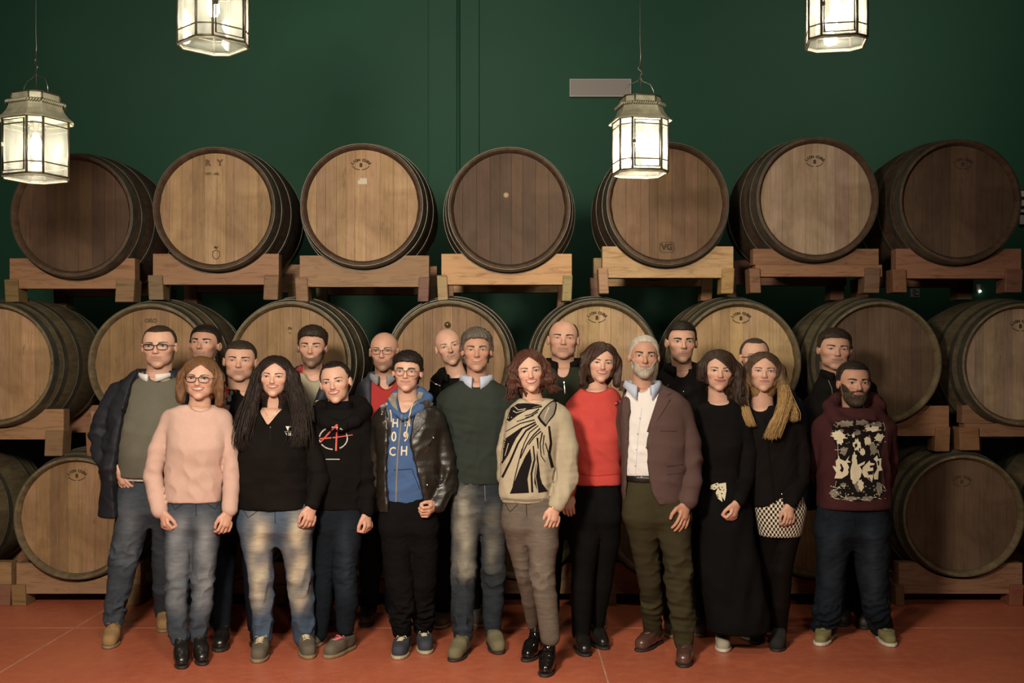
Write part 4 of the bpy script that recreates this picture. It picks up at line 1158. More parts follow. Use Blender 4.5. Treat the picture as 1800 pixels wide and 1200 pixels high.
def text_decal(sf, txt, cx, cy, size, mat, parent, rot=0.0, bold=0.0, name='lettering', sx=1.0, off=0.003, shear=0.0):
    me = text_mesh(txt, size, 0.0, bold=bold, shear=shear); v, f = me_arrays(me); bpy.data.meshes.remove(me)
    cr, sr = math.cos(rot), math.sin(rot)
    vs = [tuple(sf.at(cx + (p[0] * sx) * cr + p[1] * sr, cy - p[1] * cr + (p[0] * sx) * sr, off)) for p in v]
    return mesh_obj(name, vs, f, mat, parent, False)
def collar(root, name, mat, c, r, h, gap, fold=0.03, tip=0.03, lean=0.02, th=0.006, ry=0.9, drop=0.0, h_out=None):
    """folded or standing collar around a neck: c = base centre, r = radius, gap = half opening angle at the front"""
    n = 28; rings = []
    for i in range(n + 1):
        q = -PI / 2 + gap + (2 * PI - 2 * gap) * i / n
        fr = max(0.0, -math.sin(q)); fr = fr ** 2
        cx, sy = math.cos(q), math.sin(q) * ry
        z0 = c[2] - drop * fr - lean * fr
        a = (c[0] + cx * r, c[1] + sy * r, z0)
        b = (c[0] + cx * (r * 0.97), c[1] + sy * (r * 0.97), z0 + h)
        e = (c[0] + cx * (r * 1.02 + 0.006), c[1] + sy * (r * 1.02 + 0.006), z0 + h * 1.03)
        g_ = (c[0] + cx * (r + fold), c[1] + sy * (r + fold), z0 + h * (0.2 if fold > 0.02 else 0.5) - tip * fr ** 1.5)
        rings.append((a, b, e, g_) if fold else (a, b, (b[0] + cx * th, b[1] + sy * th, b[2]), (a[0] + cx * th, a[1] + sy * th, a[2])))
    vs = [q for r_ in rings for q in r_]; k = 4
    fs = [(i*k+j, i*k+j+1, (i+1)*k+j+1, (i+1)*k+j) for i in range(n) for j in range(k - 1)]
    o = mesh_obj(name, vs, [list(q) for q in fs], mat, root)
    md = o.modifiers.new('thickness', 'SOLIDIFY'); md.thickness = 0.004; md.offset = 0
    return o

TONE = {'fair': (0.54, 0.325, 0.240), 'mid': (0.49, 0.280, 0.200), 'tan': (0.43, 0.238, 0.165)}
FEM = dict(jaw=0.92, brow=0.82, lash=1.7, brow_t=0.72, lip_t=1.2, nose=0.97, cheek=1.05)
FEMS = ('pink', 'longhair', 'hoodie', 'zebra', 'redsweater', 'longskirt', 'blonde')
def person(S):
    d0 = S['d']; sc_ = d0 / FPX
    lo_q = S.get('coarse', False)
    skin = TONE[S.get('tone', 'mid')]
    x, yt, yc, fw = S['head']; H = (yc - yt) * sc_; fp = dict(FEM) if S['id'] in FEMS else {}; fp.update(S['face']); fp['id'] = S['id']; fp['H'] = H
    hd = d0 + S.get('head_dy', -0.02)
    cen = P(x, (yt + yc) / 2, hd)
    M = Matrix.Translation(cen) @ Matrix.Rotation(math.radians(S.get('yaw', 0)), 4, 'Z') @ Matrix.Rotation(math.radians(S.get('tilt', 0)), 4, 'Y') @ Matrix.Rotation(math.radians(S.get('pitch', 0)), 4, 'X')
    M = M @ Matrix.Diagonal((H * fw / ((yc - yt) * 0.625), H, H, 1))
    nx, ny = S['neck']; nk = P(nx, ny, d0 + 0.03); fp['neck_world'] = tuple(nk)
    root = bpy.data.objects.new('person', bpy.data.meshes.new('person')); link(root)
    tag(root, S['label'], 'person', None)
    hv, hf, hcol, W, fy = make_head(fp, M, root, skin, 0.0046 if not lo_q else 0.0052)
    parts = [(hv, hf, hcol)]
    G_ = {}
    bones = []
    ank = {}
    for s, k in ((-1, 'L'), (1, 'R')):
        sh = S.get('shoes')
        if sh and k in sh:
            tx, ty = sh[k][0]; tp = floor_pt(tx, ty); Ls = {'boot': 0.20, 'heel': 0.17, 'chelsea': 0.185, 'sneaker': 0.20, 'desert': 0.215, 'derby': 0.22, 'slip': 0.205, 'work': 0.205}[sh['kind']] * sh.get('scale', 1)
            ax = sh[k][1]; ay = tp.y + Ls * 0.96
            for _ in range(3):
                aX = (ax - 900) * ay / FPX; dx = min(abs(aX - tp.x), Ls * 0.9); ay = tp.y + math.sqrt(max(Ls * Ls - dx * dx, 0.0004))
            th = math.atan2(tp.x - aX, ay - tp.y)
            ank[k] = (aX, ay, th)
            put_shoe(root, sh['kind'], (aX, ay), th, sh['up'], sh['sole'], sh.get('laces'), sh.get('scale', 1))
    for g in S['garments']:
        h = g.get('h', (0.0088 if 'legL' in g else 0.0098) if not lo_q else 0.015)
        fns = []; pts_all = []
        if 'levels' in g:
            lv = []
            for iL, L in enumerate(g['levels']):
                y, xl, xr = L[:3]; fac = L[3] if len(L) > 3 else 0.62; dy = (L[4] if len(L) > 4 else 0.0) + g.get('dy', 0)
                if iL == 1 and 'armR' in g: xm = (xl + xr) / 2; xl = xm + (xl - xm) * 0.97; xr = xm + (xr - xm) * 0.97
                if iL >= 2 and 'armR' in g: ins = g.get('inset', 3.0); xl += ins; xr -= ins
                if 'legL' in g and iL < 2 and g['name'] != 'tights': xl += (4, 1.5)[iL]; xr -= (4, 1.5)[iL]; fac *= 0.95
                if 'legL' in g:
                    fac *= 0.84
                    if iL == len(g['levels']) - 1: xl += 5; xr -= 5
                a, b = P(xl, y, d0 + dy), P(xr, y, d0 + dy)
                lv.append((a.z, a.x, b.x, d0 + dy, (b.x - a.x) / 2 * fac)); pts_all += [(a.x, d0 + dy - (b.x - a.x) / 2 * fac, a.z), (b.x, d0 + dy + (b.x - a.x) / 2 * fac, a.z)]
            if 'legL' in g:      # taper the seat into the crotch
                z_, xa, xb, yy, hd_ = min(lv); xm = (xa + xb) / 2
                lv.append((z_ - 0.045, xm + (xa - xm) * 0.45, xm + (xb - xm) * 0.45, yy + 0.01, hd_ * 0.62)); lv.append((z_ - 0.085, xm - 0.02, xm + 0.02, yy + 0.02, 0.03))
            fns.append(stack(lv, g.get('n', 2.3)))
        limbs = []
        for key in ('armL', 'armR', 'legL', 'legR'):
            if key in g:
                q = g[key]; n = len(q); pt = []; rd = []
                for i, t_ in enumerate(q):
                    dy = t_[3] if len(t_) > 3 else 0.0
                    if key.startswith('leg') and key[3] in ank and len(t_) <= 3: dy = (ank[key[3]][1] - d0) * (i / (n - 1)) ** 1.2
                    pp = P(t_[0], t_[1], d0 + dy)
                    if key.startswith('leg') and pp.z < 0.075: pp.z = 0.075
                    pt.append(tuple(pp)); rd.append(t_[2] * (d0 + dy) / FPX)
                if key.startswith('arm'): rd[0] *= 0.92
                if key.startswith('leg'): pt.insert(0, (pt[0][0] * 0.75 + pt[1][0] * 0.0 + 0.25 * P(S['neck'][0], 0, d0).x, pt[0][1], pt[0][2] + 0.085)); rd.insert(0, rd[0] * 0.98)
                limbs.append((pt, rd)); bones.append((pt, rd, key))
                for p_, r_ in zip(pt, rd): pts_all += [(p_[0] - r_, p_[1] - r_, p_[2] - r_), (p_[0] + r_, p_[1] + r_, p_[2] + r_)]
        ex = []
        for e in g.get('blobs', ()):      # (x, y, dy, rx px, ry m, rz px)
            c = P(e[0], e[1], d0 + e[2]); ex.append((tuple(c), (e[3] * sc_, e[4], e[5] * sc_)))
            pts_all += [(c.x - e[3] * sc_, c.y - e[4], c.z - e[5] * sc_), (c.x + e[3] * sc_, c.y + e[4], c.z + e[5] * sc_)]
        ch2 = []
        for q in g.get('tubes', ()):      # free chains (x, y, r px, dy)
            pt = [tuple(P(t_[0], t_[1], d0 + t_[3])) for t_ in q]; rd = [t_[2] * sc_ for t_ in q]; ch2.append((pt, rd))
            for p_, r_ in zip(pt, rd): pts_all += [(p_[0] - r_, p_[1] - r_, p_[2] - r_), (p_[0] + r_, p_[1] + r_, p_[2] + r_)]
        op = g.get('open'); opn = None
        if op:
            oz = np.array([P(0, o[0], d0).z for o in op][::-1]); ol = np.array([P(o[1], 0, d0).x for o in op][::-1]); orr = np.array([P(o[2], 0, d0).x for o in op][::-1])
            opn = (oz, ol, orr)
        scoop = g.get('scoop')
        if scoop:
            c = P(scoop[0], scoop[1], d0 - 0.10); scp = (tuple(c), (scoop[2] * sc_, 0.16, scoop[3] * sc_))
        zarm = max((pt[0][2] for pt, rd in limbs), default=0) - 0.10
        kk = g.get('k', 0.035 if 'legL' in g else 0.022); flat = g.get('cut_low')
        zf = P(0, flat, d0).z if flat else None
        def fn(X, Y, Z):
            d = None
            for q in fns: d = q(X, Y, Z) if d is None else np.minimum(d, q(X, Y, Z))
            lg = None
            for pt, rd in limbs:
                e = chain(X, Y, Z, pt, rd, 0.012)
                lg = e if lg is None else np.minimum(lg, e)
            if lg is not None:
                if 'armR' in g: d = smin(d, lg, 0.004 + kk * np.clip((Z - zarm) / 0.09, 0, 1))
                else: d = lg if d is None else smin(d, lg, kk)
            for c, r in ex: e = ell(X, Y, Z, c, r); d = e if d is None else smin(d, e, kk)
            for pt, rd in ch2: e = chain(X, Y, Z, pt, rd, 0.01); d = e if d is None else smin(d, e, g.get('tk', 0.02))
            if opn is not None:
                l_ = np.interp(Z, opn[0], opn[1]).astype(f32); r_ = np.interp(Z, opn[0], opn[2]).astype(f32)
                o = np.maximum(np.maximum(l_ - X, X - r_), np.maximum(opn[0][0] - Z, Z - opn[0][-1])); o = np.maximum(o, Y - d0 - 0.02)
                d = smax(d, -o, 0.008)
            if scoop: d = smax(d, -ell(X, Y, Z, *scp), 0.006)
            if zf is not None: d = np.maximum(d, zf - Z)
            return d
        A = np.array(pts_all); lo, hi = A.min(0) - 0.03, A.max(0) + 0.03
        v, f = surface_net(fn, lo, hi, h)
        v = smooth_v(v, f, 1, 0.5)
        nn = vnormals(v, f)
        sd = abs(hash(S['id'] + g['name'])) % 1000 if False else sum(map(ord, S['id'] + g['name']))
        fa, fb = g.get('fold', (0.004, 0.004))
        w1 = Wob(sd, 16, (1, 1, 0.7))(v); w2 = Wob(sd + 1, 52 if 'legL' in g else 34, (0.75, 0.75, 1.0), 5)(v); w3 = Wob(sd + 2, 75, (0.35, 0.35, 1.2), 5)(v)
        amp = np.ones(len(v), f32)
        for (cx_, cy_, rr, k_) in g.get('wrinkle', ()):     # extra creasing around a pixel position
            c = P(cx_, cy_, d0); q = np.exp(-(((v[:, 0] - c.x) ** 2 + (v[:, 2] - c.z) ** 2) / (rr * sc_) ** 2)); amp += k_ * q
        crease = 0.9 * (1 - 1.6 * np.abs(np.tanh(w2 * 1.1))) + 0.25 * w3
        dv = fa * w1 + fb * (1.5 if 'legL' in g else 1.15) * (amp - (0.78 if 'legL' in g else 0.55)) * crease
        edge = np.clip((v[:, 2] - v[:, 2].min()) / 0.05, 0.15, 1)
        nh = nn.copy(); nh[:, 2] *= 0.4
        v = v + nh * (dv * edge)[:, None]
        if 'floor' not in g: v[:, 2] = np.maximum(v[:, 2], 0.012)
        at = {}
        if 'fade' in g:
            fd = np.zeros(len(v), f32)
            for (fx, fy0, fy1, fwid, am) in g['fade']:       # px column, y range, half width
                X_ = 900 + v[:, 0] * FPX / v[:, 1]; Y_ = HY - (v[:, 2] - HC) * FPX / v[:, 1]
                fd = np.maximum(fd, am * np.exp(-((X_ - fx) / fwid) ** 2) * np.clip((Y_ - fy0) / 40, 0, 1) * np.clip((fy1 - Y_) / 40, 0, 1) * np.clip(-nn[:, 1] * 1.6, 0, 1))
            at['fade'] = np.clip(fd * (0.8 + 0.25 * Wob(4, 60, (1, 1, .4))(v)), 0, 1)
        if g.get('uv'):
            cxm = (lo[0] + hi[0]) / 2; cym = (lo[1] + hi[1]) / 2
            th_ = np.arctan2(v[:, 0] - cxm, -(v[:, 1] - cym)); at['wrap'] = th_ * (hi[0] - lo[0]) * 0.45; at['rise'] = v[:, 2]
        o = mesh_obj(g['name'], v, f, g['mat'], root, True, at)
        if g.get('label'): o['label'] = g['label']
        G_[g['name']] = (o, v, f)
    # the body itself under the clothes, one mesh with head and hands
    main = [g for g in S['garments'] if g.get('main')]
    if main:
        g = main[0]; lv = []; sk = S.get('sk', 0.014)
        for iL, L in enumerate(g['levels']):
            y, xl, xr = L[:3]; fac = L[3] if len(L) > 3 else 0.62; dy = (L[4] if len(L) > 4 else 0.0) + g.get('dy', 0)
            if iL == 1: xm = (xl + xr) / 2; xl = xm + (xl - xm) * 0.80; xr = xm + (xr - xm) * 0.80; y += 5
            if iL == 0: y += 3; xl += 2; xr -= 2
            if iL >= 2: xl += 4; xr -= 4
            a, b = P(xl, y, d0 + dy), P(xr, y, d0 + dy); lv.append((a.z, a.x + sk, b.x - sk, d0 + dy, max((b.x - a.x) / 2 * fac - sk, 0.03)))
        st = stack(lv)
        def bfn(X, Y, Z):
            d = st(X, Y, Z)
            for pt, rd, key in bones: d = smin(d, chain(X, Y, Z, pt, [r * 0.62 for r in rd]), 0.02)
            return smin(d, cap(X, Y, Z, tuple(nk), (nk.x, nk.y, nk.z - 0.06), 0.055, 0.06), 0.03)
        A = np.array([q for pt, rd, key in bones for q in pt] + [(l[1], l[3] - l[4], l[0]) for l in lv] + [(l[2], l[3] + l[4], l[0]) for l in lv])
        v, f = surface_net(bfn, A.min(0) - 0.09, A.max(0) + 0.09, 0.016)
        v[:, 2] = np.maximum(v[:, 2], 0.03)
        parts.append((v, f, np.tile(np.array(skin, f32) * 0.98, (len(v), 1))))
    for hnd in S.get('hands', ()):
        kind, (x0, y0, dy0), (x1, y1, dy1), td, mir = hnd[:5]
        a = P(x0, y0, d0 + dy0); b = P(x1, y1, d0 + dy1)
        v, f = place_hand(kind, tuple(a), tuple(b - a), td, mir, S.get('hand_s', 1.0))
        c = np.tile(np.array(skin, f32) * np.array([1.0, 0.93, 0.90]), (len(v), 1)); parts.append((v, f, c))
    V = np.concatenate([p_[0] for p_ in parts]); C_ = np.concatenate([p_[2] for p_ in parts]); off = 0; F_ = []
    for v, f, c in parts: F_.append(f + off); off += len(v)
    me = mesh_data('person', V, np.concatenate(F_), skin_mat(), True, {'pig': C_})
    old = root.data; root.data = me; bpy.data.meshes.remove(old); me.name = 'person'
    S['_root'] = root; S['_g'] = G_; S['_W'] = W; S['_nk'] = nk
    return S
def surf(S, name): o, v, f = S['_g'][name]; return Surf(v, f, S['d'])

# ---------------------------------------------------------------- wardrobe
F_PINK = fabric('pink_knit', (0.50, 0.335, 0.28), 0.04, 300, 0.12)
F_BLACK = fabric('black_knit', (0.0063, 0.0055, 0.0052), 0.15, 260, 0.25)
F_BLACK2 = fabric('black_fleece', (0.0077, 0.0063, 0.0058), 0.18, 180, 0.3)
F_CLOTH = fabric('black_cloth', (0.0051, 0.0048, 0.0051), 0.15, 320, 0.15)
F_NAVY = fabric('navy_parka', (0.0128, 0.0136, 0.0192), 0.15, 240, 0.15, 0.7, spec=0.3)
F_NAVY2 = fabric('navy_jacket', (0.018, 0.022, 0.034), 0.12, 240, 0.12, 0.6, spec=0.3)
F_SLATE = fabric('slate_jacket', (0.034, 0.037, 0.048), 0.1, 240, 0.12, 0.7, spec=0.3)
F_PUFF = fabric('blue_puffer', (0.013, 0.018, 0.030), 0.15, 240, 0.1, 0.45, spec=0.4)
F_SAGE = fabric('sage_knit', (0.112, 0.106, 0.082), 0.06, 280, 0.2)
F_DKGREEN = fabric('bottle_green_knit', (0.026, 0.033, 0.028), 0.07, 300, 0.2)
F_REDK = fabric('red_knit', (0.44, 0.058, 0.048), 0.05, 300, 0.12)
F_RED = fabric('red_sweater', (0.34, 0.035, 0.035), 0.05, 300, 0.12)
F_ZEBRA = fabric('cream_knit', (0.36, 0.31, 0.22), 0.07, 220, 0.3)
F_MAROON = fabric('maroon_fleece', (0.0450, 0.0153, 0.0162), 0.08, 240, 0.2)
F_BLAZER = fabric('mauve_wool', (0.082, 0.050, 0.045), 0.06, 320, 0.3)
F_SHIRT = fabric('white_shirt', (0.62, 0.60, 0.58), 0.03, 400, 0.06, 0.8)
F_SHIRTB = fabric('pale_blue_shirt', (0.40, 0.44, 0.55), 0.04, 400, 0.06, 0.8)
F_BLUE = fabric('blue_hoodie', (0.052, 0.098, 0.215), 0.08, 240, 0.25)
F_GREYL = fabric('grey_lining', (0.22, 0.20, 0.155), 0.1, 240, 0.3)
F_FOREST = fabric('forest_fleece', (0.022, 0.026, 0.017), 0.12, 200, 0.2)
F_BEIGE = fabric('beige_tee', (0.33, 0.29, 0.21), 0.05, 300, 0.1)
M_LEATHER = plain('black_leather', (0.014, 0.012, 0.009), 0.38, 0, 0.5, var=0.2, vscale=9, bump=0.25, bscale=90)
J_BLUE = fabric('blue_denim', (0.043, 0.053, 0.067), 0.12, 320, 0.3, 0.9, cattr=(0.205, 0.22, 0.24))
J_FADED = fabric('faded_denim', (0.055, 0.082, 0.125), 0.12, 320, 0.3, 0.9, cattr=(0.50, 0.44, 0.32))
J_WORN = fabric('worn_denim', (0.024, 0.030, 0.038), 0.15, 320, 0.3, 0.9, cattr=(0.26, 0.245, 0.195))
J_GREY = fabric('grey_denim', (0.110, 0.090, 0.072), 0.08, 320, 0.3, 0.9, cattr=(0.17, 0.145, 0.12))
J_DARK = fabric('dark_denim', (0.0085, 0.0120, 0.0165), 0.15, 320, 0.3, 0.9, cattr=(0.024, 0.032, 0.044))
J_INK = fabric('ink_denim', (0.0063, 0.0087, 0.0132), 0.15, 320, 0.3, 0.9, cattr=(0.02, 0.026, 0.036))
F_OLIVE = fabric('olive_trousers', (0.0360, 0.0310, 0.0158), 0.12, 300, 0.2)
F_TIGHT = fabric('black_tights', (0.0060, 0.0045, 0.0040), 0.1, 300, 0.05, 0.6)
t = newmat('dogtooth'); t.set(0.9, spec=0.15)
a1 = t.n('Attribute'); a1.attribute_name = 'wrap'; a2 = t.n('Attribute'); a2.attribute_name = 'rise'
cb = t.n('CombineXYZ'); t.l(a1.outputs['Fac'], cb.inputs[0]); t.l(a2.outputs['Fac'], cb.inputs[1])
ck = t.n('TexChecker'); ck.inputs['Scale'].default_value = 62; ck.inputs['Color1'].default_value = (0.60, 0.53, 0.42, 1); ck.inputs['Color2'].default_value = (0.02, 0.016, 0.014, 1)
t.l(cb.outputs[0], ck.inputs['Vector']); t.base(ck.outputs['Color'])
F_DOG = t.m
L_BLACK = plain('black_shoe_leather', (0.010, 0.009, 0.008), 0.28, 0, 0.5, bump=0.05, bscale=60)
L_PATENT = plain('patent_leather', (0.006, 0.005, 0.005), 0.08, 0, 0.6)
L_BROWN = plain('brown_shoe_leather', (0.075, 0.036, 0.028), 0.25, 0, 0.5, var=0.2, vscale=14)
L_SAND = plain('sand_suede', (0.26, 0.155, 0.065), 0.95, var=0.12, vscale=20, bump=0.2, bscale=150)
L_TAUPE = plain('taupe_nubuck', (0.090, 0.075, 0.052), 0.85, var=0.15, vscale=20, bump=0.2, bscale=150)
L_OLIVE = plain('olive_suede', (0.125, 0.110, 0.060), 0.95, var=0.15, vscale=16, bump=0.2, bscale=150)
L_CANVAS = plain('olive_canvas', (0.155, 0.140, 0.055), 0.95, var=0.12, vscale=20, bump=0.2, bscale=200)
L_NAVYS = plain('navy_mesh', (0.026, 0.030, 0.042), 0.8, bump=0.2, bscale=200)
L_GREYS = plain('pale_grey_mesh', (0.33, 0.31, 0.24), 0.85, bump=0.2, bscale=200)
L_SUEDE = plain('black_suede', (0.010, 0.010, 0.009), 0.95)
L_DARK = plain('dark_shoe', (0.03, 0.025, 0.022), 0.6)
L_GREYD = plain('grey_trainer', (0.085, 0.075, 0.06), 0.8, var=0.15, vscale=20)
S_DARK = plain('dark_sole', (0.018, 0.014, 0.012), 0.7)
S_PALE = plain('pale_sole', (0.34, 0.30, 0.20), 0.7)
S_WHITE = plain('white_sole', (0.50, 0.46, 0.38), 0.6)
S_TAN = plain('tan_sole', (0.20, 0.15, 0.085), 0.7)
C_LACE = plain('cream_lace', (0.52, 0.45, 0.30), 0.8)
C_PINK = plain('pink_lace', (0.62, 0.13, 0.17), 0.8)
C_WHITE = plain('print_white', (0.62, 0.60, 0.54), 0.8)
C_CREAM = plain('print_cream', (0.56, 0.50, 0.36), 0.8)
C_GREY = plain('print_grey', (0.17, 0.15, 0.115), 0.9)
C_BLACK = plain('print_black', (0.009, 0.007, 0.007), 0.95, spec=0.1)
C_RED = plain('print_red', (0.50, 0.075, 0.060), 0.8)
C_STUD = plain('chrome_stud', (0.75, 0.73, 0.70), 0.15, 1.0)
C_GOLD = plain('gold', (0.75, 0.50, 0.20), 0.22, 1.0)

BLK = (0.012, 0.009, 0.007); DBR = (0.028, 0.016, 0.010); GRY = (0.16, 0.14, 0.115)
FRONT = (0, -1, 0)
PEOPLE = []
# ---- front row ---------------------------------------------------------------------------------
F1 = dict(id='pink', d=6.15, tone='fair', label='smiling woman in glasses and a pale pink crew neck sweater with blue jeans',
  head=(353, 630, 702, 51), neck=(350, 722), yaw=3, tilt=2, hand_s=0.98,
  face=dict(smile=1, teeth=0.9, eye=0.72, fat=0.4, jaw=0.96, lip=(0.40, 0.12, 0.10), hair='bob', hair_c=(0.125, 0.060, 0.026), hair_c2=(0.26, 0.13, 0.055), brow_c=(0.10, 0.05, 0.03), hairline=0.31, thick=0.060, face_w=0.265, ear=0.9, part=0.04,
     locks=[([(-.18, .0, .34), (-.37, .0, .08), (-.44, .0, -.22), (-.40, -.04, -.52)], [.12, .13, .135, .09]), ([(.18, .0, .34), (.36, .0, .08), (.44, .0, -.22), (.42, -.04, -.56)], [.12, .13, .135, .10]), ([(0, .2, .2), (0, .22, -.3), (0, .2, -.5)], [.3, .3, .2])],
     glasses=dict(c=(0.012, 0.008, 0.008), t=0.0085, w=0.112, h=0.068, sq=2.5, drop=1.15), earring=True, ),
  garments=[dict(name='sweater', main=True, mat=F_PINK, levels=[(711, 322, 374, .95), (720, 292, 400, .55), (748, 290, 403, .62), (785, 291, 402, .76, -.015), (820, 289, 395, .72), (852, 289, 394, .70), (881, 290, 393, .70)],
      armL=[(298, 738, 17), (278, 790, 16.5), (268, 838, 16), (281, 897, 14.5, -.06)], armR=[(392, 738, 17), (404, 790, 15.5), (407, 838, 14.5), (404, 895, 13.5, -.06)],
      scoop=(350, 711, 21, 12), fold=(0.0022, 0.0042), wrinkle=[(345, 845, 45, 1.2), (275, 830, 25, 1.2), (405, 830, 22, 1.0)]),
    dict(name='jeans', mat=J_BLUE, levels=[(872, 295, 389, .72), (900, 291, 394, .74), (926, 291, 392, .66)], legL=[(317, 918, 26), (314, 955, 25), (312, 1010, 21.5), (310, 1060, 18.5), (314, 1120, 16)], legR=[(364, 918, 26), (361, 955, 24), (357, 1010, 20.5), (355, 1060, 18.5), (348, 1118, 15.5)],
      fold=(0.003, 0.005), wrinkle=[(312, 1025, 28, 1.6), (357, 1025, 28, 1.6), (314, 1105, 22, 1.4), (349, 1105, 22, 1.4)], fade=[(314, 890, 1090, 19, .85), (360, 890, 1090, 19, .85)])],
  hands=[('curl', (284, 897, -.065), (297, 945, -.09), (0.75, -.65, 0), False), ('relaxed', (403, 897, -.065), (391, 948, -.09), (-.75, -.65, 0), True)],
  shoes=dict(kind='heel', L=((319, 1177), 316), R=((356, 1171), 349), up=L_BLACK, sole=S_DARK, scale=1.02))
F2 = dict(id='longhair', d=6.2, tone='fair', label='woman with long dark hair in a black half zip sweater and faded blue jeans',
  head=(483, 629, 697, 48), neck=(480, 722), yaw=2, tilt=2,
  face=dict(smile=0.9, teeth=0.6, eye=0.75, lip=(0.38, 0.12, 0.10), hair='long', hair_c=(0.016, 0.010, 0.008), hair_c2=(0.045, 0.026, 0.018), hairline=0.33, thick=0.070, face_w=0.235, ear=0, part=0.03,
     locks=[([(-.15, .0, .36), (-.38, .0, .05), (-.46, .0, -.5), (-.50, -.22, -.95), (-.56, -.34, -1.35), (-.60, -.36, -1.62)], [.12, .15, .17, .17, .14, .07]), ([(.15, .0, .36), (.40, .0, .05), (.50, .0, -.5), (.62, -.20, -.95), (.68, -.34, -1.30), (.64, -.38, -1.55)], [.12, .16, .20, .19, .14, .05]), ([(0, .2, .2), (0, .25, -.4), (0, .25, -.8)], [.33, .36, .3])],
     strands=[([(-.38, -.08, .1), (-.50, -.14, -.5), (-.55, -.38, -1.0), (-.62, -.46, -1.55), (-.60, -.46, -1.82)], .075, 150, .013), ([(.38, -.08, .1), (.54, -.16, -.5), (.66, -.36, -1.0), (.70, -.46, -1.4), (.64, -.50, -1.70)], .085, 190, .012), ([(.45, 0, -.2), (.72, -.05, -.6), (.85, -.14, -1.1)], .06, 60, .012), ([(-.40, -.02, -.2), (-.62, -.08, -.7), (-.78, -.18, -1.25)], .06, 60, .012)], strand_c2=(0.075, 0.042, 0.026)),
  garments=[dict(name='sweater', main=True, mat=F_BLACK2, levels=[(716, 456, 508, .95), (732, 424, 538, .52), (765, 417, 546, .60), (800, 415, 548, .70, -.012), (840, 417, 545, .68), (893, 417, 547, .68)],
      armL=[(428, 748, 18, .02), (416, 800, 16, .06), (420, 850, 14, .12)], armR=[(536, 748, 18), (552, 805, 17), (560, 845, 16), (549, 886, 13.5, -.09)],
      open=[(712, 452, 504), (745, 474, 478)], fold=(0.003, 0.006), wrinkle=[(480, 870, 50, 1.2), (555, 840, 25, 1.2)]),
    dict(name='jeans', mat=J_FADED, levels=[(882, 420, 550, .66), (905, 419, 552, .68), (932, 424, 550, .60)], legL=[(451, 925, 31), (453, 955, 28), (459, 1010, 22.5), (459, 1060, 19.5), (462, 1118, 17)], legR=[(520, 925, 31), (520, 955, 29), (527, 1010, 23), (531, 1060, 20), (534, 1120, 17.5)],
      fold=(0.003, 0.0052), wrinkle=[(459, 1040, 30, 1.8), (530, 1040, 30, 1.6), (462, 1105, 24, 1.6), (534, 1105, 24, 1.6)], fade=[(455, 885, 1085, 17, .95), (524, 885, 1085, 18, .95)])],
  hands=[('relaxed', (550, 886, -.10), (541, 928, -.12), (-.8, -.6, 0), True)],
  shoes=dict(kind='work', L=((450, 1166), 462), R=((543, 1159), 534), up=L_TAUPE, sole=S_TAN, laces=C_LACE))
F3 = dict(id='hoodie', d=6.3, tone='fair', label='woman with pulled back hair in a black hoodie printed with a red letter A',
  head=(590, 636, 709, 49), neck=(596, 725), yaw=-4, tilt=-8,
  face=dict(smile=0.75, teeth=0.7, eye=0.8, lip=(0.40, 0.13, 0.11), hair='pulled', hair_c=(0.016, 0.010, 0.008), hair_c2=(0.04, 0.025, 0.018), hairline=0.365, thick=0.022, sides=0.014, temple=0.97, burn=0.0, nape=-0.25, bun=(0.05, 0.46, 0.10, 0.13)),
  garments=[dict(name='hoodie', main=True, mat=F_BLACK, levels=[(718, 570, 622, .95), (732, 548, 648, .56), (765, 543, 652, .62), (800, 545, 648, .68), (850, 544, 645, .66), (894, 552, 645, .64)],
      armL=[(556, 750, 17, .03), (548, 815, 16, .08), (552, 860, 14, .14)], armR=[(638, 752, 18), (646, 810, 17), (647, 855, 16), (645, 898, 13.5, -.05)],
      tubes=[[(566, 716, 12, .06), (558, 726, 13, .02), (572, 742, 11, -.08), (598, 750, 9, -.12)], [(598, 750, 9, -.12), (625, 740, 11, -.09), (641, 722, 14, .0), (632, 710, 14, .06), (600, 712, 20, .11)], [(566, 716, 12, .06), (600, 712, 20, .11)]], fold=(0.003, 0.006), wrinkle=[(645, 850, 25, 1.5)]),
    dict(name='turtleneck', mat=F_CLOTH, levels=[(704, 575, 620, .95, .02), (740, 570, 626, .95, .02)], fold=(0, 0.003)),
    dict(name='jeans', mat=J_DARK, levels=[(885, 560, 640, .7), (905, 558, 641, .72), (930, 560, 640, .62)], legL=[(580, 925, 22), (572, 1000, 19), (566, 1060, 16, .12), (563, 1112, 14, .18)], legR=[(615, 925, 25), (608, 960, 25), (605, 1005, 22), (610, 1060, 19), (607, 1104, 15)], fold=(0.003, 0.004), wrinkle=[(605, 1010, 25, 1.4)], fade=[(606, 900, 1060, 14, .8)])],
  hands=[('curl', (645, 898, -.055), (648, 938, -.075), (-.5, -.85, 0), True)],
  shoes=dict(kind='sneaker', R=((572, 1158), 607), L=((545, 1140), 562), up=L_TAUPE, sole=S_TAN, laces=C_PINK))
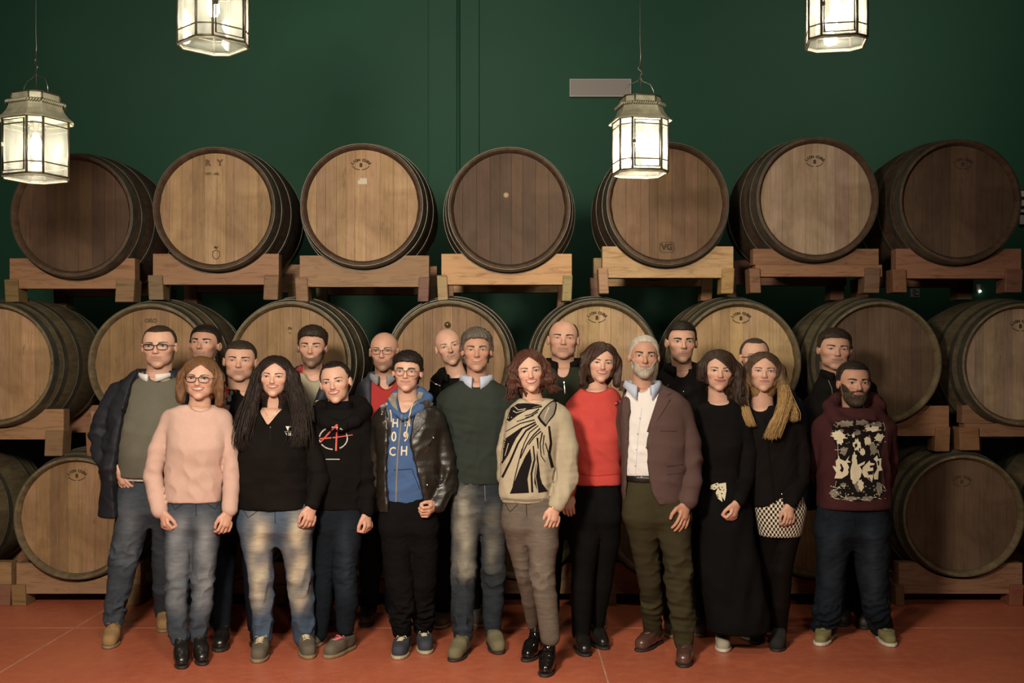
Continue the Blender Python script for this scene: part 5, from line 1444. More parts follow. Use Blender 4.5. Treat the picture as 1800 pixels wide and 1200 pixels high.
F4 = dict(id='leather', d=6.25, tone='fair', label='young man in round glasses, black leather jacket and blue zip hoodie',
  head=(716, 620, 688, 46), neck=(716, 706), yaw=-2, tilt=2,
  face=dict(smile=0.45, eye=0.85, lip=(0.42, 0.19, 0.15), hair='short', hair_c=BLK, hairline=0.27, thick=0.085, sides=0.035, temple=1.05, burn=-.08, tuft=0.007, brow_t=1.25, ear=1.25, stubble=0.12,
     glasses=dict(c=(0.10, 0.07, 0.05), t=0.007, w=0.108, h=0.092, sq=2.2)),
  garments=[dict(name='hoodie', main=True, mat=F_BLUE, levels=[(702, 690, 744, .95), (714, 670, 766, .55), (750, 664, 772, .58), (800, 668, 770, .60), (850, 672, 766, .60), (884, 676, 758, .60)],
      tubes=[[(698, 694, 9, .04), (690, 706, 9, .0), (696, 722, 7, -.08), (707, 734, 5, -.12)], [(738, 690, 10, .04), (752, 700, 10, .0), (738, 718, 7, -.08), (712, 734, 5, -.12)], [(698, 694, 9, .04), (716, 690, 16, .09), (738, 690, 10, .04)]], open=[(700, 700, 734), (724, 708, 716)], fold=(0.002, 0.005), wrinkle=[(710, 850, 30, 1.2)]),
    dict(name='leather_jacket', mat=M_LEATHER, levels=[(707, 684, 750, .8, .02), (716, 664, 772, .62), (750, 656, 784, .66), (800, 660, 780, .68), (850, 660, 780, .68), (898, 662, 776, .66)],
      open=[(690, 682, 752), (716, 682, 734), (745, 686, 728), (770, 685, 722), (820, 683, 735), (860, 684, 744), (904, 686, 748)],
      armL=[(672, 738, 18, .02), (662, 800, 17, .05), (660, 860, 16, .08)], armR=[(766, 738, 18), (782, 800, 17), (788, 845, 17), (769, 886, 16, -.06)], fold=(0.003, 0.009), wrinkle=[(785, 840, 30, 1.0)]),
    dict(name='trousers', mat=F_CLOTH, levels=[(872, 670, 766, .66), (900, 668, 768, .68), (935, 670, 769, .60)], legL=[(696, 925, 27), (697, 960, 26), (701, 1020, 24), (706, 1070, 20), (707, 1108, 17)], legR=[(745, 925, 26), (744, 960, 25), (745, 1020, 22), (744, 1070, 18), (744, 1105, 15)], fold=(0.005, 0.008), wrinkle=[(705, 1090, 25, 1.5), (745, 1090, 25, 1.5)])],
  hands=[('curl', (768, 888, -.06), (748, 902, -.14), (-.3, -.9, .3), True)],
  shoes=dict(kind='sneaker', L=((697, 1160), 709), R=((747, 1151), 744), up=L_NAVYS, sole=S_PALE, laces=C_LACE))
F5 = dict(id='greensweater', d=6.35, tone='tan', label='grey haired man in a dark green sweater over a pale shirt, worn jeans',
  head=(838, 580, 653, 47), neck=(838, 675), yaw=2, tilt=0,
  face=dict(smile=0.75, teeth=0.25, eye=0.62, jaw=1.08, lip=(0.40, 0.19, 0.15), hair='short', hair_c=(0.085, 0.070, 0.055), hair_c2=(0.24, 0.21, 0.17), brow_c=(0.06, 0.045, 0.035), hairline=0.30, thick=0.085, sides=0.045, quiff=0.03, tuft=0.010, temple=1.1, burn=-.02, brow_t=1.3, ear=1.15, stubble=0.12),
  garments=[dict(name='sweater', main=True, mat=F_DKGREEN, levels=[(668, 810, 866, .95), (682, 780, 898, .52), (710, 766, 912, .58), (760, 784, 898, .64), (800, 790, 892, .66), (850, 793, 888, .64)],
      armL=[(786, 706, 20, .02), (770, 770, 19, .06), (764, 830, 17, .10)], armR=[(898, 704, 20, .02), (915, 770, 18, .10), (910, 830, 16, .18)], scoop=(838, 667, 24, 14), fold=(0.003, 0.006), wrinkle=[(815, 745, 30, 1.6), (840, 830, 50, .8)]),
    dict(name='jeans', mat=J_WORN, levels=[(838, 795, 886, .7), (870, 793, 889, .72), (905, 793, 890, .62)], legL=[(820, 895, 27), (819, 930, 25.5), (815, 1000, 22), (813, 1060, 20), (814, 1116, 15.5)], legR=[(866, 895, 26), (867, 930, 24), (867, 1000, 21), (866, 1060, 18), (866, 1108, 15)], fold=(0.003, 0.006), wrinkle=[(815, 1015, 26, 1.6), (813, 1095, 24, 1.8), (866, 1015, 24, 1.4), (830, 870, 35, 1.2)], fade=[(817, 845, 1030, 18, 1.0), (868, 870, 1020, 15, .45)])],
  shoes=dict(kind='desert', L=((794, 1164), 814), R=((877, 1151), 865), up=L_OLIVE, sole=S_DARK))
F6 = dict(id='zebra', d=5.95, tone='fair', label='smiling woman with wavy auburn hair in a cream and black zebra pattern sweater',
  head=(931, 618, 689, 46), neck=(937, 710), yaw=2, tilt=-6,
  face=dict(smile=1, teeth=0.9, eye=0.8, lip=(0.42, 0.12, 0.10), hair='wavy', hair_c=(0.060, 0.021, 0.012), hair_c2=(0.15, 0.055, 0.030), brow_c=(0.035, 0.018, 0.012), hairline=0.33, thick=0.075, face_w=0.24, ear=0, part=0.0,
     locks=[([(-.15, .0, .36), (-.38, .0, .08), (-.46, .0, -.25), (-.52, -.02, -.52)], [.12, .15, .16, .15]), ([(.15, .0, .36), (.38, .0, .08), (.47, .0, -.22), (.52, -.02, -.45)], [.12, .15, .17, .14]), ([(0, .2, .2), (0, .22, -.3), (0, .2, -.5)], [.32, .34, .25])],
     strands=[([(-.40, -.05, .0), (-.52, -.08, -.25), (-.46, -.10, -.45), (-.58, -.10, -.62)], .055, 110, .012), ([(.40, -.05, .0), (.53, -.08, -.2), (.47, -.10, -.38), (.60, -.10, -.52)], .055, 110, .012)]),
  garments=[dict(name='sweater', main=True, mat=F_ZEBRA, levels=[(700, 912, 968, .95), (712, 895, 992, .58), (745, 888, 995, .66), (790, 881, 985, .72), (830, 877, 978, .72), (868, 873, 972, .72), (882, 879, 968, .70)],
      armL=[(902, 730, 16, .05), (890, 790, 15, .10), (888, 840, 14, .14)], armR=[(985, 737, 22), (996, 790, 21), (995, 840, 21), (980, 885, 15.5, -.06)], scoop=(940, 699, 20, 9), fold=(0.003, 0.006), wrinkle=[(985, 850, 35, 1.0)]),
    dict(name='jeans', mat=J_GREY, levels=[(874, 881, 967, .74), (900, 881, 972, .74), (925, 884, 978, .66)], legL=[(908, 918, 25), (912, 955, 21), (924, 1010, 16.5), (931, 1055, 14), (936, 1097, 11)], legR=[(952, 918, 29), (955, 955, 27), (953, 1005, 21.5), (959, 1050, 20), (967, 1119, 17.5)], fold=(0.002, 0.003), wrinkle=[(954, 1020, 26, 1.6), (922, 1015, 20, 1.6)], fade=[(952, 890, 1060, 20, .7), (914, 890, 1030, 14, .5)])],
  hands=[('relaxed', (978, 886, -.065), (969, 938, -.09), (-.85, -.5, 0), True)],
  shoes=dict(kind='chelsea', L=((921, 1164), 941), R=((955, 1191), 964), up=L_PATENT, sole=S_DARK))
F7 = dict(id='redsweater', d=6.3, tone='fair', label='woman with a dark bob in a bright red sweater with a dark flower brooch',
  head=(1056, 606, 672, 45), neck=(1050, 690), yaw=4, tilt=4,
  face=dict(smile=1, teeth=0.75, eye=0.6, lip=(0.42, 0.13, 0.11), fat=0.3, hair='bob', hair_c=(0.034, 0.016, 0.010), hair_c2=(0.095, 0.045, 0.026), hairline=0.31, thick=0.085, face_w=0.245, ear=0.9, earring=True, part=0.10,
     locks=[([(-.18, .0, .38), (-.40, .0, .10), (-.49, .0, -.22), (-.46, -.06, -.52)], [.13, .16, .17, .13]), ([(.16, .0, .38), (.37, .0, .10), (.46, .0, -.22), (.43, -.05, -.50)], [.13, .14, .14, .11]), ([(0, .2, .22), (0, .22, -.3), (0, .2, -.48)], [.33, .34, .25])]),
  garments=[dict(name='sweater', main=True, mat=F_REDK, levels=[(682, 1020, 1078, .85), (694, 1006, 1090, .56), (730, 1000, 1097, .64), (770, 1002, 1097, .74, -.012), (805, 1006, 1094, .72), (832, 1010, 1095, .72), (852, 1009, 1095, .70)],
      armL=[(1010, 716, 17), (1000, 770, 16), (996, 820, 15), (1000, 866, 13, -.02)], armR=[(1086, 716, 16, .03), (1098, 770, 15, .10), (1100, 815, 14, .18)], scoop=(1048, 680, 27, 10), fold=(0.0025, 0.005), wrinkle=[(1045, 740, 35, 1.2), (1050, 822, 45, 1.4)]),
    dict(name='trousers', mat=F_CLOTH, levels=[(845, 1008, 1092, .72), (880, 1004, 1093, .74), (915, 1005, 1090, .66)], legL=[(1030, 905, 25), (1029, 950, 24), (1024, 1030, 19), (1022, 1112, 16)], legR=[(1068, 905, 24), (1068, 950, 21), (1058, 1030, 16), (1049, 1100, 13)], fold=(0.002, 0.004))],
  hands=[('relaxed', (998, 866, -.03), (1000, 915, -.05), (0.9, -.45, 0), False)],
  shoes=dict(kind='chelsea', L=((1030, 1155), 1018), R=((1065, 1143), 1042), up=L_BLACK, sole=S_DARK))
F8 = dict(id='blazer', d=6.15, tone='tan', label='white haired bearded man in a mauve brown blazer and open white shirt',
  head=(1132, 590, 664, 48), neck=(1128, 690), yaw=-2, tilt=2,
  face=dict(smile=0.5, eye=0.7, nose=1.08, lip=(0.40, 0.20, 0.16), jaw=1.05, hair='short', hair_c=(0.42, 0.38, 0.31), hair_c2=(0.60, 0.56, 0.48), brow_c=(0.035, 0.026, 0.020), brow_t=1.25, hairline=0.35, thick=0.030, sides=0.022, temple=1.1, burn=-.10, ear=1.1, beard=0.012, beard_c=(0.36, 0.31, 0.25), beard_c2=(0.55, 0.50, 0.43)),
  garments=[dict(name='shirt', main=True, mat=F_SHIRT, levels=[(680, 1104, 1152, .9), (698, 1094, 1200, .52), (740, 1094, 1204, .58), (790, 1096, 1198, .64), (836, 1096, 1190, .60)], scoop=(1130, 676, 14, 14), fold=(0.002, 0.004), wrinkle=[(1120, 790, 30, 1.0)]),
    dict(name='blazer', mat=F_BLAZER, levels=[(674, 1106, 1160, .75, .03), (688, 1096, 1192, .55, .01), (705, 1088, 1212, .58), (750, 1086, 1212, .62), (800, 1088, 1208, .68), (850, 1090, 1205, .70), (884, 1092, 1203, .70)],
      open=[(640, 1104, 1160), (665, 1104, 1158), (700, 1106, 1152), (770, 1103, 1133), (820, 1101, 1135), (860, 1100, 1142), (892, 1098, 1158)],
      armL=[(1100, 720, 16, .04), (1094, 780, 15, .12), (1096, 830, 14, .2)], armR=[(1198, 724, 21), (1212, 780, 20), (1217, 825, 19), (1210, 880, 16, -.06)], fold=(0.0025, 0.006), wrinkle=[(1215, 820, 30, 1.6), (1190, 850, 30, .8)]),
    dict(name='belt', mat=L_BLACK, levels=[(833, 1098, 1192, .63), (846, 1098, 1194, .63)], fold=(0, 0)),
    dict(name='trousers', mat=F_OLIVE, levels=[(834, 1097, 1196, .66), (880, 1096, 1204, .68), (915, 1098, 1210, .60)], legL=[(1126, 905, 29), (1132, 955, 25), (1142, 1020, 20), (1146, 1065, 18.5), (1148, 1108, 17)], legR=[(1185, 905, 29), (1188, 955, 27), (1192, 1010, 24), (1198, 1065, 21), (1203, 1128, 18)], fold=(0.004, 0.007), wrinkle=[(1190, 1000, 30, 1.4), (1200, 1085, 30, 1.6), (1145, 1080, 25, 1.0)])],
  hands=[('open', (1208, 882, -.065), (1199, 925, -.10), (-.8, -.6, 0), True)], hand_s=1.06,
  shoes=dict(kind='derby', L=((1120, 1146), 1150), R=((1199, 1174), 1205), up=L_BROWN, sole=S_DARK, laces=L_BROWN, scale=0.98))
F9 = dict(id='longskirt', d=6.35, tone='fair', label='dark haired woman in a black sweater and long black skirt with a patterned bow',
  head=(1263, 619, 687, 48), neck=(1264, 708), yaw=-2, tilt=3,
  face=dict(smile=0.8, teeth=0.0, eye=0.75, lip=(0.40, 0.13, 0.11), hair='mid', hair_c=(0.030, 0.017, 0.011), hair_c2=(0.075, 0.042, 0.026), hairline=0.30, thick=0.080, face_w=0.245, ear=0.9, earring=True, part=-0.12,
     locks=[([(-.15, .0, .37), (-.36, .02, .12), (-.38, .08, -.2)], [.13, .13, .10]), ([(.15, .0, .37), (.40, .0, .08), (.50, .02, -.3), (.52, .0, -.70)], [.13, .16, .18, .16]), ([(0, .2, .2), (.1, .25, -.4), (.2, .22, -.65)], [.32, .33, .2])],
     strands=[([(.40, -.03, .0), (.54, -.06, -.4), (.50, -.10, -.62), (.62, -.08, -.85)], .055, 110, .012)]),
  garments=[dict(name='sweater', main=True, mat=F_BLACK, levels=[(704, 1242, 1292, .9), (716, 1222, 1308, .55), (750, 1222, 1312, .62), (785, 1228, 1308, .70, -.01), (820, 1232, 1302, .70), (856, 1234, 1303, .70)],
      armL=[(1232, 738, 15, .02), (1228, 800, 14, .06), (1234, 850, 13, .10)], armR=[(1304, 738, 17), (1315, 795, 15.5), (1313, 840, 14), (1299, 880, 11.5, -.125)], scoop=(1268, 703, 25, 11), fold=(0.0025, 0.005)),
    dict(name='long_skirt', mat=F_CLOTH, levels=[(845, 1236, 1303, .72), (900, 1228, 1320, .80), (960, 1228, 1330, .85), (1030, 1234, 1340, .9), (1108, 1244, 1352, .9)], fold=(0.010, 0.004), n=2.0)],
  hands=[('curl', (1298, 881, -.13), (1281, 926, -.165), (-.7, -.7, 0), True)],
  shoes=dict(kind='sneaker', L=((1270, 1147), 1270), R=((1318, 1128), 1312), up=L_GREYS, sole=S_WHITE, laces=L_GREYS, scale=0.95))
F10 = dict(id='blonde', d=6.4, tone='fair', label='woman with long blonde tipped hair in a black cardigan and dogtooth check mini skirt',
  head=(1342, 621, 689, 48), neck=(1340, 712), yaw=-8, tilt=2, pitch=-4,
  face=dict(smile=0.25, eye=0.85, lip=(0.42, 0.19, 0.16), hair='long', hair_c=(0.060, 0.034, 0.020), hair_c2=(0.15, 0.088, 0.048), hairline=0.33, thick=0.055, face_w=0.24, ear=0.9, earring=True, iris=(0.06, 0.08, 0.08),
     locks=[([(-.12, .0, .36), (-.33, .02, .10), (-.40, .02, -.3), (-.42, -.18, -.75), (-.36, -.34, -1.15), (-.24, -.40, -1.40)], [.12, .12, .10, .09, .08, .04]), ([(.12, .0, .36), (.36, .0, .10), (.45, .0, -.3), (.46, -.22, -.75), (.36, -.42, -1.15), (.22, -.48, -1.55)], [.12, .13, .14, .15, .12, .05]), ([(0, .2, .2), (0, .22, -.4), (0, .2, -.65)], [.31, .32, .2])], tip_c=(0.36, 0.215, 0.085), tip_z=0.0,
     strands=[([(.46, -.10, -.30), (.49, -.20, -.55), (.46, -.40, -.85), (.32, -.56, -1.25), (.18, -.58, -1.66)], .070, 290, .0085), ([(.50, -.06, -.35), (.58, -.14, -.65), (.68, -.28, -1.0), (.66, -.34, -1.2)], .055, 110, .008), ([(-.42, -.06, -.35), (-.44, -.14, -.6), (-.40, -.34, -.95), (-.26, -.46, -1.38)], .045, 160, .008)], strand_c=(0.38, 0.23, 0.09), strand_c2=(0.62, 0.42, 0.18)),
  garments=[dict(name='cardigan', main=True, mat=F_BLACK2, levels=[(712, 1318, 1372, .9), (724, 1302, 1402, .54), (760, 1302, 1412, .60), (800, 1308, 1408, .66), (850, 1314, 1408, .66), (890, 1318, 1412, .66)],
      armL=[(1314, 748, 16, .03), (1310, 810, 15, .08), (1316, 860, 13, .12)], armR=[(1400, 748, 18), (1408, 805, 17), (1407, 845, 16), (1390, 882, 13, -.12)], scoop=(1338, 710, 18, 14), fold=(0.003, 0.005)),
    dict(name='mini_skirt', mat=F_DOG, uv=True, levels=[(870, 1328, 1410, .76), (893, 1326, 1418, .78), (915, 1329, 1415, .78), (942, 1335, 1408, .78)], fold=(0.002, 0.0), n=2.0),
    dict(name='tights', mat=F_TIGHT, levels=[(900, 1336, 1408, .7), (935, 1338, 1406, .62)], legL=[(1355, 935, 19), (1352, 1000, 16), (1344, 1060, 14.5), (1335, 1105, 12)], legR=[(1386, 935, 21), (1374, 1000, 19), (1371, 1060, 17), (1369, 1110, 14)], fold=(0.001, 0.001))],
  hands=[('relaxed', (1389, 884, -.13), (1387, 928, -.15), (-.9, -.4, 0), True)], hand_s=0.95,
  shoes=dict(kind='boot', L=((1326, 1133), 1335), R=((1363, 1146), 1370), up=L_SUEDE, sole=S_DARK))
F11 = dict(id='maroon', d=6.46, tone='tan', label='bearded man in a maroon hoodie with a large black and cream print, dark jeans',
  head=(1501, 637, 711, 51), neck=(1501, 730), yaw=2, tilt=1,
  face=dict(smile=0.0, eye=0.7, nose=1.02, lip=(0.34, 0.16, 0.13), hair='short', hair_c=(0.017, 0.012, 0.009), hair_c2=(0.045, 0.033, 0.025), hairline=0.335, thick=0.050, sides=0.026, temple=0.92, burn=-.08, brow_t=1.2, beard=0.040, beard_c=(0.045, 0.032, 0.020), beard_c2=(0.20, 0.16, 0.09), ear=0.9),
  garments=[dict(name='hoodie', main=True, mat=F_MAROON, levels=[(716, 1466, 1536, .85), (730, 1440, 1562, .56), (760, 1434, 1568, .62), (800, 1435, 1567, .68), (850, 1436, 1566, .70), (893, 1434, 1569, .70)],
      armL=[(1445, 752, 20), (1440, 805, 18, .06), (1447, 850, 16, .16), (1480, 870, 13, .22)], armR=[(1556, 752, 20), (1561, 805, 18, .06), (1554, 850, 16, .16), (1520, 870, 13, .22)],
      tubes=[[(1470, 700, 10, .06), (1458, 714, 12, .02), (1472, 738, 11, -.09), (1500, 746, 9, -.13)], [(1500, 746, 9, -.13), (1530, 738, 11, -.09), (1546, 714, 12, .02), (1536, 700, 10, .06)], [(1470, 700, 10, .06), (1500, 702, 22, .12), (1536, 700, 10, .06)]], fold=(0.003, 0.006), wrinkle=[(1440, 830, 25, 1.0), (1560, 830, 25, 1.0)]),
    dict(name='jeans', mat=J_DARK, levels=[(880, 1436, 1564, .64), (905, 1434, 1565, .66), (940, 1436, 1564, .58)], legL=[(1466, 930, 31), (1464, 965, 28), (1460, 1020, 24), (1455, 1075, 22.5), (1450, 1112, 20)], legR=[(1531, 930, 32), (1531, 965, 30), (1535, 1020, 25), (1542, 1075, 22), (1548, 1114, 19)], fold=(0.005, 0.007), wrinkle=[(1455, 1095, 28, 1.6), (1545, 1085, 28, 1.6)], fade=[(1535, 900, 1080, 20, .8), (1462, 900, 1080, 20, .6)])],
  shoes=dict(kind='slip', L=((1438, 1136), 1452), R=((1567, 1138), 1550), up=L_CANVAS, sole=S_WHITE, laces=L_CANVAS))
PEOPLE += [F1, F2, F3, F4, F5, F6, F7, F8, F9, F10, F11]
# ---- second row --------------------------------------------------------------------------------
B1 = dict(id='parka', d=6.55, tone='fair', label='man in dark framed glasses and an open navy parka over a sage sweater',
  head=(280, 573, 647, 54), neck=(278, 668), yaw=4, tilt=-1,
  face=dict(smile=0.0, eye=0.75, fat=0.35, jaw=1.0, lip=(0.42, 0.22, 0.17), hair='short', hair_c=(0.035, 0.022, 0.014), hairline=0.345, thick=0.022, sides=0.010, temple=0.85, stubble=0.28, stubble_col=(0.20, 0.11, 0.07), neck_r=0.255, brow_t=0.8,
     glasses=dict(c=(0.020, 0.012, 0.010), t=0.0095, w=0.104, h=0.064, sq=2.7, bold=True, drop=1.1)),
  garments=[dict(name='sweater', main=True, mat=F_SAGE, levels=[(660, 250, 306, .95), (676, 222, 338, .52), (710, 214, 344, .60), (760, 210, 342, .74, -.02), (800, 207, 340, .82, -.03), (838, 208, 332, .78, -.02)], armR=[(332, 696, 19, .03), (338, 760, 18, .06), (330, 830, 16, .04)], scoop=(279, 658, 24, 13), fold=(0.003, 0.005), wrinkle=[(245, 740, 25, 2.0)]),
    dict(name='parka', mat=F_NAVY, levels=[(650, 240, 318, .75, .03), (668, 212, 346, .60), (700, 196, 352, .66), (760, 186, 354, .74), (820, 180, 348, .76), (870, 176, 340, .76, .03), (906, 172, 336, .72, .05)],
      open=[(640, 246, 312), (668, 243, 325), (700, 236, 330), (740, 230, 330), (780, 222, 326), (820, 214, 322), (860, 214, 318), (912, 216, 312)],
      armL=[(208, 690, 21), (188, 735, 21), (180, 770, 21), (188, 800, 20, -.03), (208, 828, 18, -.08)], armR=[(338, 694, 21, .03), (346, 760, 19, .08), (338, 830, 17, .10)], fold=(0.004, 0.009), wrinkle=[(180, 775, 35, 1.2), (200, 815, 25, 1.2)]),
    dict(name='shirt_tail', mat=F_SHIRT, levels=[(828, 214, 330, .76, -.015), (843, 216, 326, .74, -.01)], fold=(0.002, 0.002)),
    dict(name='jeans', mat=J_BLUE, levels=[(836, 208, 326, .72), (870, 204, 325, .74), (900, 206, 322, .64)], legL=[(236, 895, 30), (230, 930, 28), (217, 985, 24), (209, 1030, 21), (200, 1088, 17)], legR=[(296, 895, 28), (292, 960, 24), (288, 1030, 19), (289, 1090, 16)], fold=(0.003, 0.006), wrinkle=[(216, 975, 28, 1.8), (204, 1070, 25, 1.8)], fade=[(228, 860, 1010, 20, .35)])],
  hands=[('relaxed', (206, 826, -.10), (222, 858, -.10), (0.75, -.5, .4), False)],
  shoes=dict(kind='desert', L=((188, 1141), 201), R=((285, 1112), 290), up=L_SAND, sole=S_TAN, laces=L_SAND))
def dark_legs(xc, w, ytop, d, xl, xr, ya, mat=None, yh=880):
    return dict(name='trousers', mat=mat or J_INK, levels=[(yh - 30, xc - w, xc + w, .62), (yh, xc - w, xc + w, .64), (yh + 40, xc - w, xc + w, .58)], legL=[(xc - w * .5, yh + 30, w * .5), ((xc - w * .5 + xl) / 2, 1000, 20), (xl, ya, 15)], legR=[(xc + w * .5, yh + 30, w * .5), ((xc + w * .5 + xr) / 2, 1000, 20), (xr, ya, 15)], fold=(0.003, 0.004))
def dark_top(name, mat, x, ysh, hw, ny, extra=None, yb=895, nhw=26, **kw):
    g = dict(name=name, main=True, mat=mat, levels=[(ny, x - nhw, x + nhw, .9), (ny + 13, x - hw + 10, x + hw - 10, .55), (ysh + 30, x - hw, x + hw, .60), (ysh + 90, x - hw + 4, x + hw - 4, .64), (yb, x - hw + 6, x + hw - 6, .64)],
      armL=[(x - hw + 10, ysh + 22, 18, .02), (x - hw - 6, ysh + 90, 17, .05), (x - hw - 4, ysh + 150, 15, .05), (x - hw + 6, ysh + 195, 13, .02)], armR=[(x + hw - 10, ysh + 22, 18, .02), (x + hw + 6, ysh + 90, 17, .05), (x + hw + 4, ysh + 150, 15, .05), (x + hw - 6, ysh + 195, 13, .02)], fold=(0.003, 0.006))
    g.update(kw); return g
B2 = dict(id='darkback', d=6.88, tone='tan', coarse=True, label='dark haired man in a black jacket behind the woman in pink',
  head=(360, 572, 641, 48), neck=(360, 660), yaw=-4, tilt=2, pitch=-8,
  face=dict(smile=0.25, eye=0.6, jaw=1.0, nose=1.05, lip=(0.38, 0.2, 0.16), hair='short', hair_c=BLK, hairline=0.29, thick=0.050, sides=0.024, temple=1.0, burn=-.10, stubble=0.40, brow_t=1.25, ear=1.35),
  garments=[dark_top('jacket', F_BLACK, 360, 665, 58, 642, tubes=[[(332, 648, 9, .04), (326, 660, 10, 0), (344, 672, 8, -.08)], [(388, 648, 9, .04), (394, 660, 10, 0), (376, 672, 8, -.08)], [(332, 648, 9, .04), (360, 644, 16, .09), (388, 648, 9, .04)]]), dark_legs(360, 48, 880, 6.88, 340, 380, 1072)],
  shoes=dict(kind='work', L=((332, 1098), 340), R=((372, 1098), 380), up=L_DARK, sole=S_DARK))
B3 = dict(id='camo', d=6.62, tone='mid', coarse=True, label='man with a moustache in a black jacket with red and camouflage panels',
  head=(422, 600, 670, 51), neck=(424, 694), yaw=8, tilt=2,
  face=dict(smile=0.0, eye=0.62, fat=0.6, jaw=1.08, lip=(0.40, 0.2, 0.16), hair='short', hair_c=(0.030, 0.021, 0.015), hairline=0.30, thick=0.040, sides=0.018, temple=0.95, stubble=0.32, stubble_col=(0.16, 0.10, 0.07), beard_c=(0.055, 0.04, 0.03), ear=1.2, neck_r=0.27),
  garments=[dark_top('jacket', F_BLACK, 428, 708, 58, 684, scoop=(430, 680, 14, 18), tubes=[[(398, 684, 8, .04), (394, 696, 9, 0), (408, 716, 8, -.08), (424, 730, 6, -.11)], [(452, 684, 8, .04), (456, 696, 9, 0), (446, 716, 8, -.08), (432, 730, 6, -.11)], [(398, 684, 8, .04), (425, 680, 14, .09), (452, 684, 8, .04)]]), dark_legs(420, 50, 880, 6.62, 390, 450, 1100)],
  shoes=dict(kind='work', L=((383, 1147), 392), R=((452, 1140), 452), up=L_BLACK, sole=S_DARK))
B4 = dict(id='redlining', sk=0.045, d=6.85, tone='mid', coarse=True, label='bearded man in a navy jacket with red collar lining and beige shirt',
  head=(549, 576, 646, 46), neck=(549, 666), yaw=2, tilt=1,
  face=dict(smile=0.85, teeth=0.35, eye=0.6, jaw=0.95, lip=(0.42, 0.2, 0.16), hair='short', hair_c=(0.024, 0.016, 0.011), hairline=0.28, thick=0.085, sides=0.022, quiff=0.035, tuft=0.009, temple=1.05, burn=-.14, stubble=0.68, stubble_col=(0.055, 0.035, 0.025), brow_t=1.1),
  garments=[dict(name='tee', mat=F_BEIGE, levels=[(655, 520, 578, .8), (690, 510, 588, .62), (760, 508, 590, .62)], scoop=(549, 652, 16, 20), fold=(0.001, 0.003)),
    dark_top('jacket', F_NAVY2, 551, 680, 56, 650, open=[(640, 528, 570), (672, 532, 568), (700, 544, 560), (716, 551, 553)], tubes=[[(526, 650, 7, .04), (519, 664, 9, 0), (528, 684, 8, -.08), (546, 712, 6, -.12)], [(572, 650, 7, .04), (580, 664, 9, 0), (572, 684, 8, -.08), (556, 712, 6, -.12)], [(526, 650, 7, .04), (549, 646, 13, .09), (572, 650, 7, .04)]]), dark_legs(550, 48, 880, 6.85, 528, 572, 1075)],
  shoes=dict(kind='work', L=((520, 1100), 528), R=((580, 1100), 572), up=L_DARK, sole=S_DARK))
B5 = dict(id='baldglasses', sk=0.045, d=6.8, tone='mid', coarse=True, label='bald man in glasses with a short beard, red sweater under a slate jacket',
  head=(675, 584, 653, 46), neck=(676, 674), yaw=-3, tilt=0,
  face=dict(smile=0.1, eye=0.6, jaw=0.98, lip=(0.42, 0.22, 0.17), brow_c=(0.10, 0.06, 0.035), brow_t=0.8, stubble=0.6, stubble_col=(0.11, 0.062, 0.038), scalp=0.10, glasses=dict(c=(0.05, 0.04, 0.035), t=0.0065, w=0.108, h=0.062, sq=2.8)),
  garments=[dict(name='sweater', mat=F_RED, levels=[(668, 652, 702, .8), (692, 642, 712, .62), (790, 640, 716, .62)], scoop=(677, 664, 17, 22), fold=(0.001, 0.004)),
    dark_top('jacket', F_SLATE, 678, 690, 60, 660, open=[(650, 654, 700), (700, 655, 704), (760, 656, 708), (800, 657, 706)], tubes=[[(652, 660, 6, .04), (646, 672, 7, 0), (651, 692, 6, -.07)], [(702, 660, 6, .04), (708, 672, 7, 0), (705, 692, 6, -.07)], [(652, 660, 6, .04), (677, 656, 12, .08), (702, 660, 6, .04)]]), dark_legs(678, 48, 880, 6.8, 648, 690, 1080)],
  shoes=dict(kind='work', L=((640, 1103), 647), R=((700, 1100), 692), up=L_DARK, sole=S_DARK))
B6 = dict(id='baldtilt', sk=0.045, d=6.85, tone='fair', coarse=True, label='bald man leaning his head, black jacket with a diagonal zip over a black shirt',
  head=(789, 577, 643, 43), neck=(806, 668), yaw=6, tilt=-13,
  face=dict(smile=0.5, eye=0.65, jaw=0.95, nose=1.08, lip=(0.44, 0.22, 0.17), brow_c=(0.12, 0.075, 0.05), brow_t=0.7, stubble=0.15, scalp=0.06),
  garments=[dict(name='shirt', mat=F_CLOTH, levels=[(664, 782, 830, .8), (690, 768, 846, .62), (760, 766, 848, .62)], fold=(0.001, 0.004)),
    dark_top('jacket', F_BLACK, 806, 684, 60, 655, open=[(640, 782, 832), (680, 778, 836), (720, 790, 826), (740, 806, 808)], tubes=[[(780, 654, 8, .04), (766, 668, 9, 0), (770, 688, 8, -.06), (790, 704, 6, -.1)], [(832, 654, 8, .04), (846, 668, 9, 0), (842, 690, 8, -.06)], [(780, 654, 8, .04), (806, 648, 13, .09), (832, 654, 8, .04)]]), dark_legs(806, 48, 880, 6.85, 780, 830, 1080)],
  shoes=dict(kind='sneaker', L=((768, 1107), 782), R=((846, 1104), 832), up=L_GREYD, sole=S_TAN))
